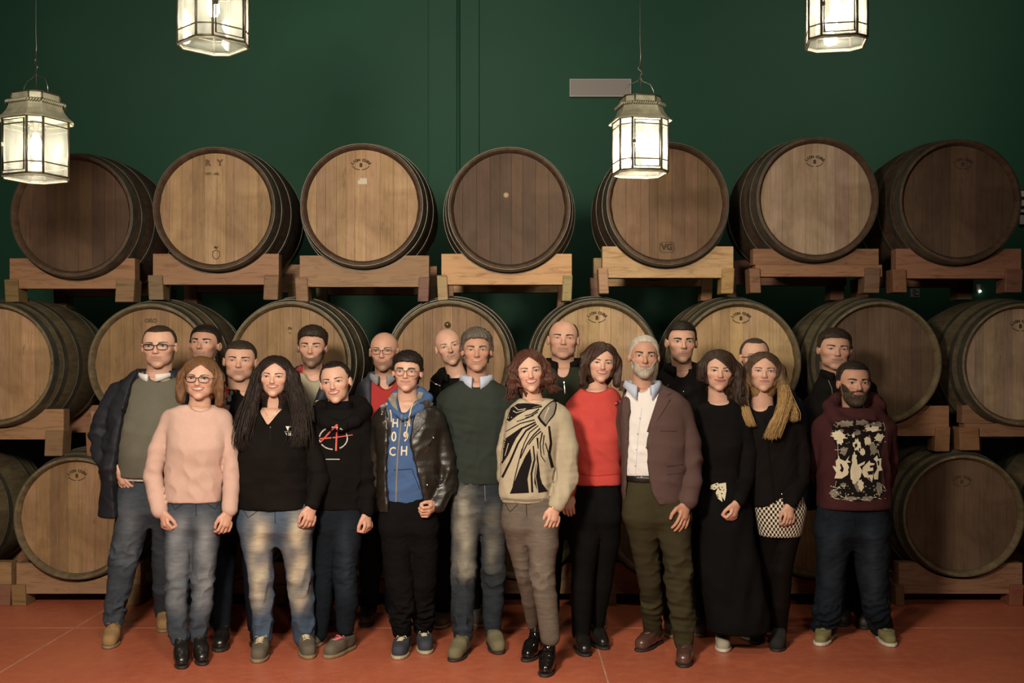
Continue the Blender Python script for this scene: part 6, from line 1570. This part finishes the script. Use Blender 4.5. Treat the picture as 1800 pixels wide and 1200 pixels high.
B7 = dict(id='fleece', d=6.78, tone='mid', coarse=True, label='man with receding hair in a dark green zip fleece with a black collar',
  head=(990, 563, 632, 49), neck=(990, 652), yaw=-2, tilt=2, pitch=-4,
  face=dict(smile=0.15, eye=0.6, jaw=1.12, fat=0.3, lip=(0.42, 0.2, 0.16), hair='short', hair_c=(0.020, 0.014, 0.010), hairline=0.385, thick=0.020, sides=0.016, temple=0.82, bald_top=True, stubble=0.22, ear=1.15, neck_r=0.26),
  garments=[dark_top('fleece_jacket', F_FOREST, 992, 668, 62, 644, scoop=(990, 638, 12, 26)), dark_legs(992, 50, 880, 6.78, 968, 1040, 1080)],
  shoes=dict(kind='sneaker', L=((960, 1104), 968), R=((1058, 1106), 1042), up=L_GREYD, sole=S_TAN))
B8 = dict(id='stern', d=6.72, tone='mid', coarse=True, label='stern dark haired man in a black jacket with a pale shirt collar',
  head=(1198, 566, 638, 48), neck=(1200, 662), yaw=0, tilt=1,
  face=dict(smile=-0.15, eye=0.75, jaw=1.0, nose=1.06, lip=(0.38, 0.2, 0.16), hair='short', hair_c=BLK, hairline=0.29, thick=0.050, sides=0.022, temple=0.98, burn=-.08, stubble=0.35, brow_t=1.3, brow_z=-.012, ear=1.25),
  garments=[dark_top('jacket', F_BLACK, 1202, 676, 56, 648, scoop=(1200, 644, 14, 20), tubes=[[(1174, 648, 8, .04), (1166, 662, 10, 0), (1176, 682, 9, -.07), (1200, 694, 7, -.11)], [(1224, 648, 9, .04), (1236, 662, 11, 0), (1226, 682, 9, -.07), (1200, 694, 7, -.11)], [(1174, 648, 8, .04), (1200, 642, 14, .09), (1224, 648, 9, .04)]]), dark_legs(1202, 48, 880, 6.72, 1180, 1226, 1085)],
  shoes=dict(kind='sneaker', L=((1180, 1122), 1180), R=((1228, 1120), 1226), up=L_GREYD, sole=S_TAN))
B9 = dict(id='halfhidden', d=6.78, tone='fair', coarse=True, label='man in glasses half hidden behind the blonde woman, blue puffer jacket',
  head=(1327, 595, 664, 47), neck=(1335, 686), yaw=0, tilt=0,
  face=dict(smile=0.1, eye=0.7, jaw=1.0, hair='short', hair_c=(0.060, 0.042, 0.030), hairline=0.37, thick=0.020, sides=0.012, temple=0.85, brow_t=0.8, glasses=dict(c=(0.012, 0.012, 0.016), t=0.010, w=0.105, h=0.062, sq=2.9, bold=True)),
  garments=[dark_top('puffer_jacket', F_PUFF, 1352, 694, 56, 674), dark_legs(1344, 48, 880, 6.78, 1300, 1366, 1085)],
  shoes=dict(kind='work', L=((1300, 1108), 1302), R=((1368, 1106), 1366), up=L_DARK, sole=S_DARK))
B10 = dict(id='backright', d=6.8, tone='mid', coarse=True, label='man in a black jacket standing behind the maroon hoodie',
  head=(1467, 580, 650, 51), neck=(1474, 672), yaw=-4, tilt=3,
  face=dict(smile=0.3, eye=0.5, fat=0.4, jaw=1.1, lip=(0.40, 0.2, 0.16), hair='short', hair_c=(0.026, 0.018, 0.013), hairline=0.30, thick=0.070, sides=0.034, tuft=0.007, temple=1.0, burn=-.04, stubble=0.18, ear=1.1, neck_r=0.27),
  garments=[dark_top('jacket', F_BLACK, 1484, 690, 66, 660, tubes=[[(1448, 658, 8, .04), (1444, 668, 9, 0), (1458, 684, 8, -.08), (1476, 690, 7, -.11)], [(1498, 658, 8, .04), (1506, 668, 9, 0), (1494, 684, 8, -.08), (1476, 690, 7, -.11)], [(1448, 658, 8, .04), (1474, 652, 14, .09), (1498, 658, 8, .04)]]), dark_legs(1490, 52, 880, 6.8, 1482, 1516, 1085)],
  shoes=dict(kind='sneaker', L=((1478, 1102), 1484), R=((1518, 1107), 1517), up=L_DARK, sole=S_DARK))
PEOPLE += [B1, B2, B3, B4, B5, B6, B7, B8, B9, B10]
for S in PEOPLE: person(S)
print('people built', round(time.time() - T0, 1))

# ---------------------------------------------------------------- prints, collars, fastenings
def spiky(cx, cy, rx, ry, n, seed, rough=0.45):
    r = random.Random(seed); out = []
    for i in range(n):
        q = 2 * PI * i / n + r.uniform(-.1, .1); k = 1 - rough * r.random() if i % 2 else 0.45 + 0.25 * r.random()
        out.append((cx + rx * k * math.cos(q), cy + ry * k * math.sin(q)))
    return out
def tube_on(sf, pts, r, mat, parent, name, off=0.006):
    mb = MB(); P_ = []
    for (x0, y0), (x1, y1) in zip(pts[:-1], pts[1:]):
        m = max(1, int(math.hypot(x1 - x0, y1 - y0) / 4))
        P_ += [(x0 + (x1 - x0) * k / m, y0 + (y1 - y0) * k / m) for k in range(m)]
    P_.append(pts[-1]); mb.tube([sf.at(x, y, off) for x, y in P_], r, 6)
    return mb.obj(name, mat, parent, True)
def studs(sf, pts, r, mat, parent, name='stud'):
    for x, y in pts:
        p = sf.at(x, y, 0.004); o = MB().lathe([(-0.35 * r, 0.0002), (-0.25 * r, r * 0.7), (0, r), (r, r)], 10).obj(name, mat, parent, True); o.location = p

# long haired woman: zip, collar, chest lettering
s_ = surf(F2, 'sweater'); g_ = F2['_g']['sweater'][0]
decal(s_, [[(502, 749), (511, 749), (506, 757)], [(520, 748), (526, 749), (524, 753)]], C_WHITE, g_, 'print', 0.003)
decal(s_, [], C_GREY, g_, 'print', 0.003, strokes=[([(500, 758.5), (524, 757)], 1.2, 1.2)])
text_decal(s_, 'VELLAV', 514, 763, 7.2, C_WHITE, g_, bold=0.12)
decal(s_, [], C_BLACK, g_, 'placket', 0.003, strokes=[([(475, 744), (475, 775)], 4, 4)])
studs(s_, [(475, 751)], 0.004, C_STUD, g_, 'zip_pull')
p = F2['_nk']; collar(g_, 'collar', F_BLACK2, (p.x, p.y - 0.005, P(0, 722, 6.2).z), 0.082, 0.035, 0.85, 0.022, 0.05, 0.05)
nb_ = Surf(np.array([v.co[:] for v in F2['_root'].data.vertices]), [tuple(q.vertices) for q in F2['_root'].data.polygons], 6.2)
tube_on(nb_, [(462, 716), (470, 730), (476, 736), (482, 730), (492, 716)], 0.0008, C_GOLD, F2['_root'], 'necklace', 0.002)

# hoodie with the red A
s_ = surf(F3, 'hoodie'); g_ = F3['_g']['hoodie'][0]
decal(s_, [], C_RED, g_, 'print', 0.004, 4, [([(563.5, 777), (577, 762), (592.5, 746)], 2.2, 3.0), ([(592.5, 745.5), (591.5, 768), (590.5, 792)], 2.6, 3.2), ([(561.5, 771), (590, 768.5), (620, 764)], 2.6, 1.6)])
rnd = random.Random(3); st_ = []
for a0, a1 in ((100, 70), (60, 48), (26, -62), (-95, -150), (-160, -172), (-190, -240)):
    q = a0
    while q > a1:
        x, y = 586 + 24.5 * math.cos(math.radians(q)), 770 - 19.5 * math.sin(math.radians(q)); k = rnd.uniform(0.8, 1.3)
        nx_, ny_ = math.cos(math.radians(q)), -math.sin(math.radians(q))
        st_.append(([(x - nx_ * k, y - ny_ * k), (x + nx_ * k, y + ny_ * k)], 1.1, 1.1)); q -= 4.6
decal(s_, [], C_WHITE, g_, 'print', 0.003, 3, st_)
decal(s_, [], C_WHITE, g_, 'print', 0.003, 3, [([(x, 806.2), (x + 1.0, 807.6)], 1.2, 1.2) for x in np.arange(573, 596, 1.9)])
tube_on(s_, [(581, 745), (582, 760), (584, 772)], 0.003, F_CLOTH, g_, 'drawcord'); tube_on(s_, [(611, 742), (609, 756), (607, 764)], 0.003, F_CLOTH, g_, 'drawcord')
studs(s_, [(580, 714), (613, 713)], 0.004, C_STUD, g_, 'eyelet')

# leather jacket and blue hoodie
s_ = surf(F4, 'hoodie'); g_ = F4['_g']['hoodie'][0]
for tx, x, y, sz in (('H', 694.5, 744, 21), ('H', 716, 742, 21), ('0', 692, 768, 25), ('9', 713, 768, 25), ('C', 689.5, 794, 22), ('H', 710, 793, 23)):
    text_decal(s_, tx, x, y, sz, C_CREAM, g_, bold=0.45, sx=0.78, shear=0.05)
decal(s_, [], C_GREY, g_, 'zip', 0.003, 4, [([(706, 728), (703, 760), (699, 800), (697, 840), (696, 882)], 2.6, 2.6)])
decal(s_, [], C_BLACK, g_, 'pocket_seam', 0.002, 4, [([(692, 826), (724, 824), (738, 860)], 1.0, 1.0)])
tube_on(s_, [(727, 706), (722, 720), (719, 736), (716, 752), (713, 770)], 0.0045, C_LACE, g_, 'drawcord', 0.008); tube_on(s_, [(686, 720), (688, 732), (688, 742)], 0.0045, C_LACE, g_, 'drawcord', 0.008)
decal(s_, [[(682, 700), (690, 690), (698, 690), (696, 708), (700, 722), (690, 714)], [(736, 688), (744, 690), (741, 700), (729, 712), (722, 718), (730, 704)]], F_GREYL, g_, 'hood_lining', 0.004)
s_ = surf(F4, 'leather_jacket'); g_ = F4['_g']['leather_jacket'][0]
for po in ([(733, 709), (752, 701), (762, 709), (750, 722), (734, 727)], [(731, 728), (748, 740), (740, 750), (724, 770), (727, 742)], [(680, 707), (668, 713), (671, 725), (683, 731), (684, 714)], [(684, 731), (672, 742), (678, 760), (687, 772), (687, 748)]):
    decal(s_, [po], M_LEATHER, g_, 'lapel', 0.010, 6, thick=0.006)
studs(s_, [(742, 715), (734, 739), (740, 742), (677, 741), (671, 728), (751, 852)], 0.0055, C_STUD, g_)
decal(s_, [], C_STUD, g_, 'pocket_zip', 0.003, 4, [([(762, 769), (755, 782), (745, 799)], 1.6, 1.0)]); studs(s_, [(762, 769)], 0.006, C_STUD, g_, 'zip_pull')

# green sweater: shirt collar
p = F5['_nk']; collar(F5['_root'], 'shirt_collar', F_SHIRTB, (p.x, p.y - 0.028, P(0, 677, 6.35).z), 0.078, 0.056, 0.26, 0.018, 0.045, 0.012, ry=1.0)
s_ = surf(F5, 'jeans'); g_ = F5['_g']['jeans'][0]
decal(s_, [], C_GREY, g_, 'distressing', 0.002, 3, [([(x, 985 + (i * 7) % 18), (x + 1, 997 + (i * 7) % 18)], 1.3, 0.8) for i, x in enumerate(range(805, 827, 3))])

# zebra sweater
s_ = surf(F6, 'sweater'); g_ = F6['_g']['sweater'][0]
Zc = lambda pts: [(870 + x / 6.313, 690 + y / 6.316) for x, y in pts]
decal(s_, [Zc(q) for q in ([(340, 115), (250, 120), (175, 170), (130, 300), (160, 320), (250, 250), (330, 205), (430, 160), (520, 135), (430, 122)],
    [(100, 520), (300, 380), (250, 470), (205, 560), (150, 680), (80, 790), (62, 760), (75, 620)],
    [(392, 620), (408, 760), (372, 900), (360, 960), (378, 1110), (165, 1120), (200, 1035), (270, 850), (335, 710)],
    [(468, 640), (488, 800), (502, 940), (525, 1010), (590, 1095), (482, 1110), (436, 1000), (440, 900), (458, 780)])], C_BLACK, g_, 'pattern', 0.003)
decal(s_, [], C_BLACK, g_, 'pattern', 0.0032, 4, [(Zc(q), a / 6.3, b / 6.3) for q, a, b in (
    ([(440, 300), (280, 340), (120, 430)], 12, 8), ([(450, 325), (300, 395), (210, 520), (135, 690), (60, 800)], 16, 20), ([(460, 345), (345, 420), (255, 560), (170, 760), (80, 940)], 16, 24),
    ([(480, 365), (385, 440), (325, 560), (270, 740), (230, 900), (200, 1040)], 10, 10), ([(500, 395), (425, 470), (360, 560), (280, 730)], 14, 10), ([(512, 425), (435, 490), (372, 575)], 12, 10),
    ([(525, 440), (500, 560), (512, 700), (560, 770)], 14, 8), ([(545, 470), (532, 600), (545, 690)], 12, 6), ([(425, 590), (440, 740), (405, 900), (415, 1105)], 14, 22), ([(600, 370), (622, 560), (602, 680), (640, 830)], 22, 34),
    ([(490, 180), (400, 240), (330, 255)], 14, 8), ([(475, 212), (395, 262), (340, 275)], 12, 8), ([(520, 150), (430, 172), (360, 186)], 16, 8), ([(560, 560), (590, 660), (620, 700)], 12, 10), ([(470, 500), (480, 620)], 20, 10), ([(300, 620), (270, 740)], 10, 8), ([(430, 250), (330, 290), (240, 320)], 10, 8))])
decal(s_, [], F_ZEBRA, g_, 'pattern', 0.0045, 4, [(Zc(q), 10 / 6.3, 8 / 6.3) for q in ([(215, 152), (258, 190), (345, 178)], [(200, 200), (240, 222), (335, 192)], [(178, 272), (225, 290)], [(398, 640), (420, 760), (385, 900), (398, 1110)], [(150, 560), (110, 700)], [(452, 690), (466, 800), (450, 930), (478, 1100)])])
ear = Zc([(470, 270), (515, 200), (560, 150), (610, 105), (655, 78), (692, 70), (688, 130), (680, 180), (662, 240), (640, 270), (590, 330), (560, 380), (500, 320)])
ce = (sum(x for x, y in ear) / len(ear), sum(y for x, y in ear) / len(ear))
decal(s_, [ear], C_BLACK, g_, 'pattern', 0.0045); decal(s_, [[(ce[0] + (x - ce[0]) * .80, ce[1] + (y - ce[1]) * .84) for x, y in ear]], C_GREY, g_, 'pattern', 0.006)
decal(s_, [], F_ZEBRA, g_, 'pattern', 0.007, 4, [(Zc([(600, 160), (560, 250), (545, 300)]), 3, 1.5)])
decal(s_, [], C_GREY, g_, 'hem_rib', 0.002, 5, [([(880, 876), (925, 880), (966, 877)], 4, 4)])
hb = Surf(np.array([v.co[:] for v in F6['_root'].data.vertices]), [tuple(q.vertices) for q in F6['_root'].data.polygons], 5.95)
tube_on(hb, [(966, 890), (975, 893), (986, 893)], 0.003, C_GOLD, F6['_root'], 'bracelet', 0.001)

# red sweater brooch
s_ = surf(F7, 'sweater'); g_ = F7['_g']['sweater'][0]
mp_ = plain('brooch_dark', (0.10, 0.012, 0.018), 0.3); mp2 = plain('brooch_bright', (0.60, 0.10, 0.10), 0.25)
br = empty('brooch', (0, 0, 0), g_)
for i in range(11):
    q = 2 * PI * i / 11; x, y = 1087 + 6.2 * math.cos(q), 710 + 7.0 * math.sin(q)
    a, b = s_.at(1087, 710, 0.008), s_.at(x, y, 0.010 + 0.003 * (i % 2))
    MB().tube([a, a.lerp(b, .55), b], [0.003, 0.0065, 0.0015], 6).obj('petal', mp_ if i % 3 else mp2, br, True)
studs(s_, [(1087, 710), (1091, 706), (1084, 713), (1090, 715)], 0.007, mp2, br, 'bead')
decal(s_, [], fabric('red_rib', (0.34, 0.030, 0.024), 0.05, 300, 0.2), g_, 'hem_rib', 0.002, 5, [([(1012, 833), (1050, 836), (1092, 832)], 1.6, 1.6)])

# blazer
p = F8['_nk']; collar(F8['_root'], 'shirt_collar', F_SHIRTB, (p.x, p.y - 0.030, P(0, 688, 6.15).z), 0.086, 0.056, 0.40, 0.020, 0.060, 0.030, ry=1.0)
s_ = surf(F8, 'blazer'); g_ = F8['_g']['blazer'][0]
collar(g_, 'blazer_collar', F_BLAZER, (F8['_nk'].x, F8['_nk'].y + 0.005, P(0, 690, 6.15).z), 0.098, 0.060, 0.95, 0.026, 0.02, 0.01)
for po in ([(1159, 690), (1166, 684), (1180, 690), (1169, 697), (1156, 700)], [(1155, 701), (1168, 698), (1178, 701), (1166, 722), (1150, 747), (1134, 775), (1134, 768), (1143, 738), (1152, 710)], [(1100, 694), (1095, 704), (1094, 720), (1098, 745), (1102, 772), (1104, 768), (1105, 720)]):
    decal(s_, [po], F_BLAZER, g_, 'lapel', 0.007, 6, thick=0.006)
MK = plain('seam_dark', (0.020, 0.012, 0.011), 0.9)  # dark brown for the pocket edges and the buttonhole
decal(s_, [], MK, g_, 'pocket_edge', 0.002, 4, [([(1161, 757), (1190, 758)], 1.0, 1.0), ([(1172, 820), (1202, 816)], 1.4, 1.4), ([(1172, 834), (1200, 831)], 0.8, 0.8)])
studs(s_, [(1138, 786)], 0.008, plain('horn_button', (0.03, 0.018, 0.014), 0.35), g_, 'button'); decal(s_, [], MK, g_, 'buttonhole', 0.010, 3, [([(1171, 680), (1176, 675)], 1.5, 1.0)])
s_ = surf(F8, 'shirt'); g_ = F8['_g']['shirt'][0]
decal(s_, [], F_SHIRTB, g_, 'placket', 0.0015, 4, [([(1128, 716), (1121, 770), (1117, 836)], 0.7, 0.7)]); studs(s_, [(1125, 735), (1121, 762), (1119, 790), (1117, 818)], 0.0045, F_SHIRTB, g_, 'button')
s_ = surf(F8, 'belt'); studs(s_, [(1144, 840)], 0.010, C_STUD, F8['_g']['belt'][0], 'belt_buckle')

# long skirt bow
s_ = surf(F9, 'long_skirt'); g_ = F9['_g']['long_skirt'][0]
bow = empty('waist_bow', (0, 0, 0), g_)
for po in ([(1262, 848), (1250, 852), (1248, 859), (1256, 861), (1264, 855)], [(1263, 850), (1276, 848), (1277, 862), (1274, 880), (1270, 874), (1266, 862)], [(1262, 856), (1258, 866), (1262, 876), (1270, 882), (1268, 866)]):
    decal(s_, [po], C_CREAM, bow, 'ribbon', 0.010, 4, thick=0.004)
    rr = random.Random(int(po[0][0] * 3 + po[1][1])); xs_ = [q[0] for q in po]; ys_ = [q[1] for q in po]
    decal(s_, [spiky(rr.uniform(min(xs_) + 3, max(xs_) - 3), rr.uniform(min(ys_) + 3, max(ys_) - 3), 2.2, 1.5, 7, k) for k in range(4)], C_BLACK, bow, 'ribbon_pattern', 0.011, 4)

# cardigan edge
s_ = surf(F10, 'cardigan'); g_ = F10['_g']['cardigan'][0]
decal(s_, [], F_CLOTH, g_, 'front_band', 0.003, 5, [([(1345, 735), (1352, 800), (1362, 888)], 4, 4)]); studs(s_, [(1375, 868)], 0.005, C_STUD, g_, 'button')

# maroon hoodie print
s_ = surf(F11, 'hoodie'); g_ = F11['_g']['hoodie'][0]
Qc = lambda pts: [(1450 + x / 7.5, 725 + y / 7.5) for x, y in pts]
def Q(cx, cy, rx, ry, n, seed, rough=.45): return Qc(spiky(cx, cy, rx, ry, n, seed, rough))
decal(s_, [Qc([(100, 140), (180, 110), (330, 95), (480, 85), (600, 95), (690, 110), (790, 150), (795, 260), (770, 390), (740, 500), (750, 640), (745, 800), (750, 930), (790, 1030), (745, 1120), (620, 1150), (430, 1175), (250, 1140), (100, 1100), (60, 1060), (120, 960), (150, 840), (150, 620), (165, 460), (120, 380), (90, 250)])], C_BLACK, g_, 'print', 0.002)
decal(s_, [Q(260, 150, 150, 60, 16, 1), Q(480, 130, 130, 50, 14, 2), Q(680, 160, 110, 70, 14, 3), Q(640, 480, 80, 130, 14, 4), Q(250, 500, 70, 90, 12, 5), Q(420, 260, 70, 60, 14, 6), Q(130, 1060, 90, 70, 14, 7), Q(330, 1130, 150, 40, 16, 8), Q(560, 1130, 130, 45, 16, 9), Q(710, 1000, 60, 130, 14, 10), Q(440, 960, 60, 90, 14, 11), Q(240, 950, 60, 40, 12, 19)], C_GREY, g_, 'print', 0.003)
decal(s_, [Q(185, 310, 120, 95, 22, 12), Q(200, 380, 70, 60, 14, 13), Q(720, 330, 80, 75, 18, 14), Q(640, 215, 130, 50, 18, 15), Q(560, 180, 50, 45, 10, 16), Q(420, 420, 75, 100, 16, 17, .3), Q(560, 370, 65, 85, 16, 18, .4), Q(495, 520, 55, 70, 14, 20, .3), Q(375, 300, 30, 45, 9, 21), Q(390, 600, 45, 110, 12, 22, .3),
    # spiky band lettering
    Qc([(140, 640), (175, 600), (180, 560), (200, 610), (270, 640), (325, 565), (300, 625), (345, 655), (290, 660), (330, 740), (300, 820), (220, 870), (125, 865), (150, 790), (100, 705), (150, 720)]), Qc([(370, 620), (420, 610), (430, 690), (530, 640), (520, 680), (460, 710), (490, 760), (470, 850), (400, 940), (375, 940), (385, 880), (340, 880), (335, 760)]),
    Qc([(500, 720), (560, 660), (590, 630), (600, 660), (660, 670), (640, 700), (580, 700), (560, 740), (640, 740), (560, 790), (580, 830), (640, 830), (620, 915), (590, 860), (520, 850), (490, 790)]), Qc([(640, 610), (690, 560), (700, 610), (745, 600), (740, 700), (760, 760), (710, 770), (700, 880), (670, 880), (650, 880), (645, 820), (690, 740), (680, 650)]), Q(470, 950, 55, 100, 14, 23, .4)], C_CREAM, g_, 'print', 0.004)
decal(s_, [Qc([(200, 680), (215, 670), (250, 740), (230, 790), (195, 760), (215, 735)]), Qc([(310, 735), (330, 715), (325, 780), (305, 770)]), Qc([(560, 775), (640, 765), (630, 815), (575, 820)]), Qc([(590, 700), (650, 690), (645, 715), (600, 730)]), Qc([(480, 330), (510, 330), (500, 400), (480, 380)]), Qc([(390, 420), (420, 400), (430, 440), (400, 470)]), Qc([(385, 500), (440, 490), (430, 520)]), Qc([(520, 480), (545, 440), (560, 500), (540, 540)]), Qc([(690, 640), (715, 630), (718, 690), (700, 700)])], C_BLACK, g_, 'print', 0.005)
decal(s_, [], C_CREAM, g_, 'print', 0.0045, 4, [(Qc(q), .8, .4) for q in ([(160, 200), (185, 120)], [(130, 490), (280, 490)], [(170, 430), (175, 600)], [(100, 980), (220, 1000)], [(150, 900), (130, 990)], [(770, 130), (800, 220)], [(700, 490), (720, 580)], [(770, 960), (810, 1030), (740, 1020)], [(560, 860), (625, 920)], [(380, 880), (370, 945)], [(110, 700), (150, 715)])])
decal(s_, [], C_CREAM, g_, 'print', 0.0042, 4, [(Qc([(100 + 55 * i, 1105 + 22 * math.sin(i * 1.9) + 30 * math.sin(i / 3.6)), (140 + 55 * i, 1120 + 22 * math.sin(i * 1.7 + 1) + 30 * math.sin(i / 3.6))]), 1.4, .5) for i in range(12)])

rq = random.Random(11)
decal(s_, [Qc(spiky(x, y, rq.uniform(10, 34), rq.uniform(8, 26), 9, k, .6)) for k, (x, y) in enumerate([(rq.uniform(90, 800), rq.choice([rq.uniform(110, 430), rq.uniform(950, 1150)])) for _ in range(60)])], C_GREY, g_, 'print', 0.0034)
decal(s_, [Qc(spiky(x, y, rq.uniform(5, 17), rq.uniform(4, 14), 9, k + 99, .6)) for k, (x, y) in enumerate([(rq.choice([rq.uniform(80, 330), rq.uniform(560, 800)]), rq.choice([rq.uniform(110, 430), rq.uniform(950, 1150)])) for _ in range(70)])], C_CREAM, g_, 'print', 0.0038)
# seams on the jeans
for S_, nm, sts in ((F1, 'jeans', [[(344, 884), (345, 908)], [(301, 884), (307, 895), (322, 885)], [(384, 884), (378, 895), (364, 885)]]), (F2, 'jeans', [[(483, 896), (484, 920)], [(428, 896), (436, 910), (454, 897)]]), (F6, 'jeans', [[(925, 884), (926, 908)], [(888, 884), (896, 900), (910, 886)]]), (F5, 'jeans', [[(852, 852), (853, 880)], [(800, 853), (806, 868), (822, 853)]]), (F11, 'jeans', [[(1502, 897), (1503, 925)], [(1445, 897), (1452, 914), (1472, 898)]])):
    decal(surf(S_, nm), [], C_GREY if S_ is F5 else J_INK, S_['_g'][nm][0], 'seam', 0.002, 4, [(q, 0.9, 0.9) for q in sts])
# parka man: shirt collar, parka collar and buttons
p = B1['_nk']; collar(B1['_root'], 'shirt_collar', F_SHIRT, (p.x, p.y - 0.028, P(0, 666, 6.55).z), 0.090, 0.036, 0.22, 0.010, 0.022, 0.012, ry=1.0)
s_ = surf(B1, 'parka'); g_ = B1['_g']['parka'][0]
collar(g_, 'parka_collar', F_NAVY, (p.x, p.y + 0.02, P(0, 672, 6.55).z), 0.120, 0.075, 0.75, 0.035, 0.03, 0.02)
decal(s_, [[(236, 684), (243, 676), (240, 720), (232, 752), (226, 752), (233, 712)]], fabric('quilt_lining', (0.030, 0.030, 0.030), .1, 120, .4), g_, 'lining', 0.006, 6)
studs(s_, [(214, 670), (216, 721)], 0.011, C_BLACK, g_, 'button')
s_ = surf(B1, 'jeans'); decal(s_, [], J_BLUE, B1['_g']['jeans'][0], 'pocket_edge', 0.004, 4, [([(197, 850), (212, 854), (232, 846)], 2, 2)], thick=0.003)

# second row details
s_ = surf(B3, 'jacket'); g_ = B3['_g']['jacket'][0]
MRC = fabric('red_panel', (0.30, 0.035, 0.045), .1); MGC = plain('camo_grey', (0.10, 0.10, 0.085), 0.9); MGG = fabric('bright_green_panel', (0.02, 0.20, 0.03), .1)
decal(s_, [[(386, 700), (394, 682), (404, 676), (402, 690), (396, 704), (398, 716), (392, 726), (384, 720)]], MRC, g_, 'panel', 0.004)
decal(s_, [spiky(403, 700, 6, 12, 12, 3), spiky(400, 716, 6, 10, 12, 5), spiky(407, 690, 4, 8, 10, 8), spiky(396, 706, 4, 7, 10, 9)], MGC, g_, 'camouflage_patch', 0.006)
decal(s_, [], C_STUD, g_, 'zip', 0.004, 4, [([(412, 674), (414, 690)], 1.2, 1.2)])
s_ = surf(B4, 'jacket'); g_ = B4['_g']['jacket'][0]
decal(s_, [[(517, 652), (530, 640), (533, 650), (530, 664), (522, 668)]], MRC, g_, 'collar_lining', 0.005); decal(s_, [[(550, 708), (556, 703), (566, 704), (564, 710), (553, 713)]], C_CREAM, g_, 'badge', 0.005)
s_ = surf(B5, 'jacket'); g_ = B5['_g']['jacket'][0]
decal(s_, [], C_CREAM, g_, 'piping', 0.004, 4, [([(653, 664), (656, 690), (658, 712)], 1.4, 1.4)])
p = B5['_nk']; collar(B5['_root'], 'shirt_collar', fabric('check_shirt', (0.22, 0.23, 0.25), .4, 60, .05), (p.x, p.y - 0.030, P(0, 670, 6.8).z), 0.072, 0.045, 0.32, 0.016, 0.04, 0.014, ry=1.0)
s_ = surf(B6, 'jacket'); g_ = B6['_g']['jacket'][0]
decal(s_, [], C_STUD, g_, 'zip', 0.004, 4, [([(757, 668), (764, 674), (776, 678), (781, 684)], 1.6, 1.6)])
s_ = surf(B7, 'fleece_jacket'); g_ = B7['_g']['fleece_jacket'][0]
decal(s_, [], C_STUD, g_, 'zip', 0.004, 4, [([(990, 658), (992, 676), (993, 692)], 1.8, 1.8)])
p = B7['_nk']; collar(g_, 'collar', F_BLACK, (p.x, p.y - 0.005, P(0, 655, 6.78).z), 0.092, 0.085, 0.42, 0.016, 0.02, 0.03, ry=1.0)
p = B8['_nk']; collar(B8['_root'], 'shirt_collar', F_GREYL, (p.x, p.y - 0.005, P(0, 660, 6.72).z), 0.074, 0.045, 0.45, 0.012, 0.02, 0.03)
s_ = surf(B8, 'jacket'); studs(s_, [(1202, 688)], 0.005, C_STUD, B8['_g']['jacket'][0], 'zip_pull')
s_ = surf(B9, 'puffer_jacket'); g_ = B9['_g']['puffer_jacket'][0]
decal(s_, [], C_BLACK, g_, 'quilt_seam', 0.002, 4, [([(1374, 690 + k * 12), (1386, 693 + k * 12), (1398, 700 + k * 12)], 1.6, 1.6) for k in range(4)])
s_ = surf(B10, 'jacket'); decal(s_, [], C_GREY, B10['_g']['jacket'][0], 'zip', 0.003, 4, [([(1456, 668), (1462, 682), (1464, 700)], 1.0, 1.0)])
for S_, y_, r_, h_, m_ in ((B8, 666, 0.100, 0.090, F_BLACK), (B10, 672, 0.098, 0.075, F_BLACK), (B2, 664, 0.098, 0.070, F_BLACK), (B6, 670, 0.100, 0.060, F_BLACK)):
    collar(S_['_g']['jacket'][0], 'collar', m_, (S_['_nk'].x, S_['_nk'].y - 0.012, P(0, y_, S_['d']).z), r_, h_, 0.55, 0.018, 0.02, 0.03, ry=1.0)
print('scene built', round(time.time() - T0, 1))
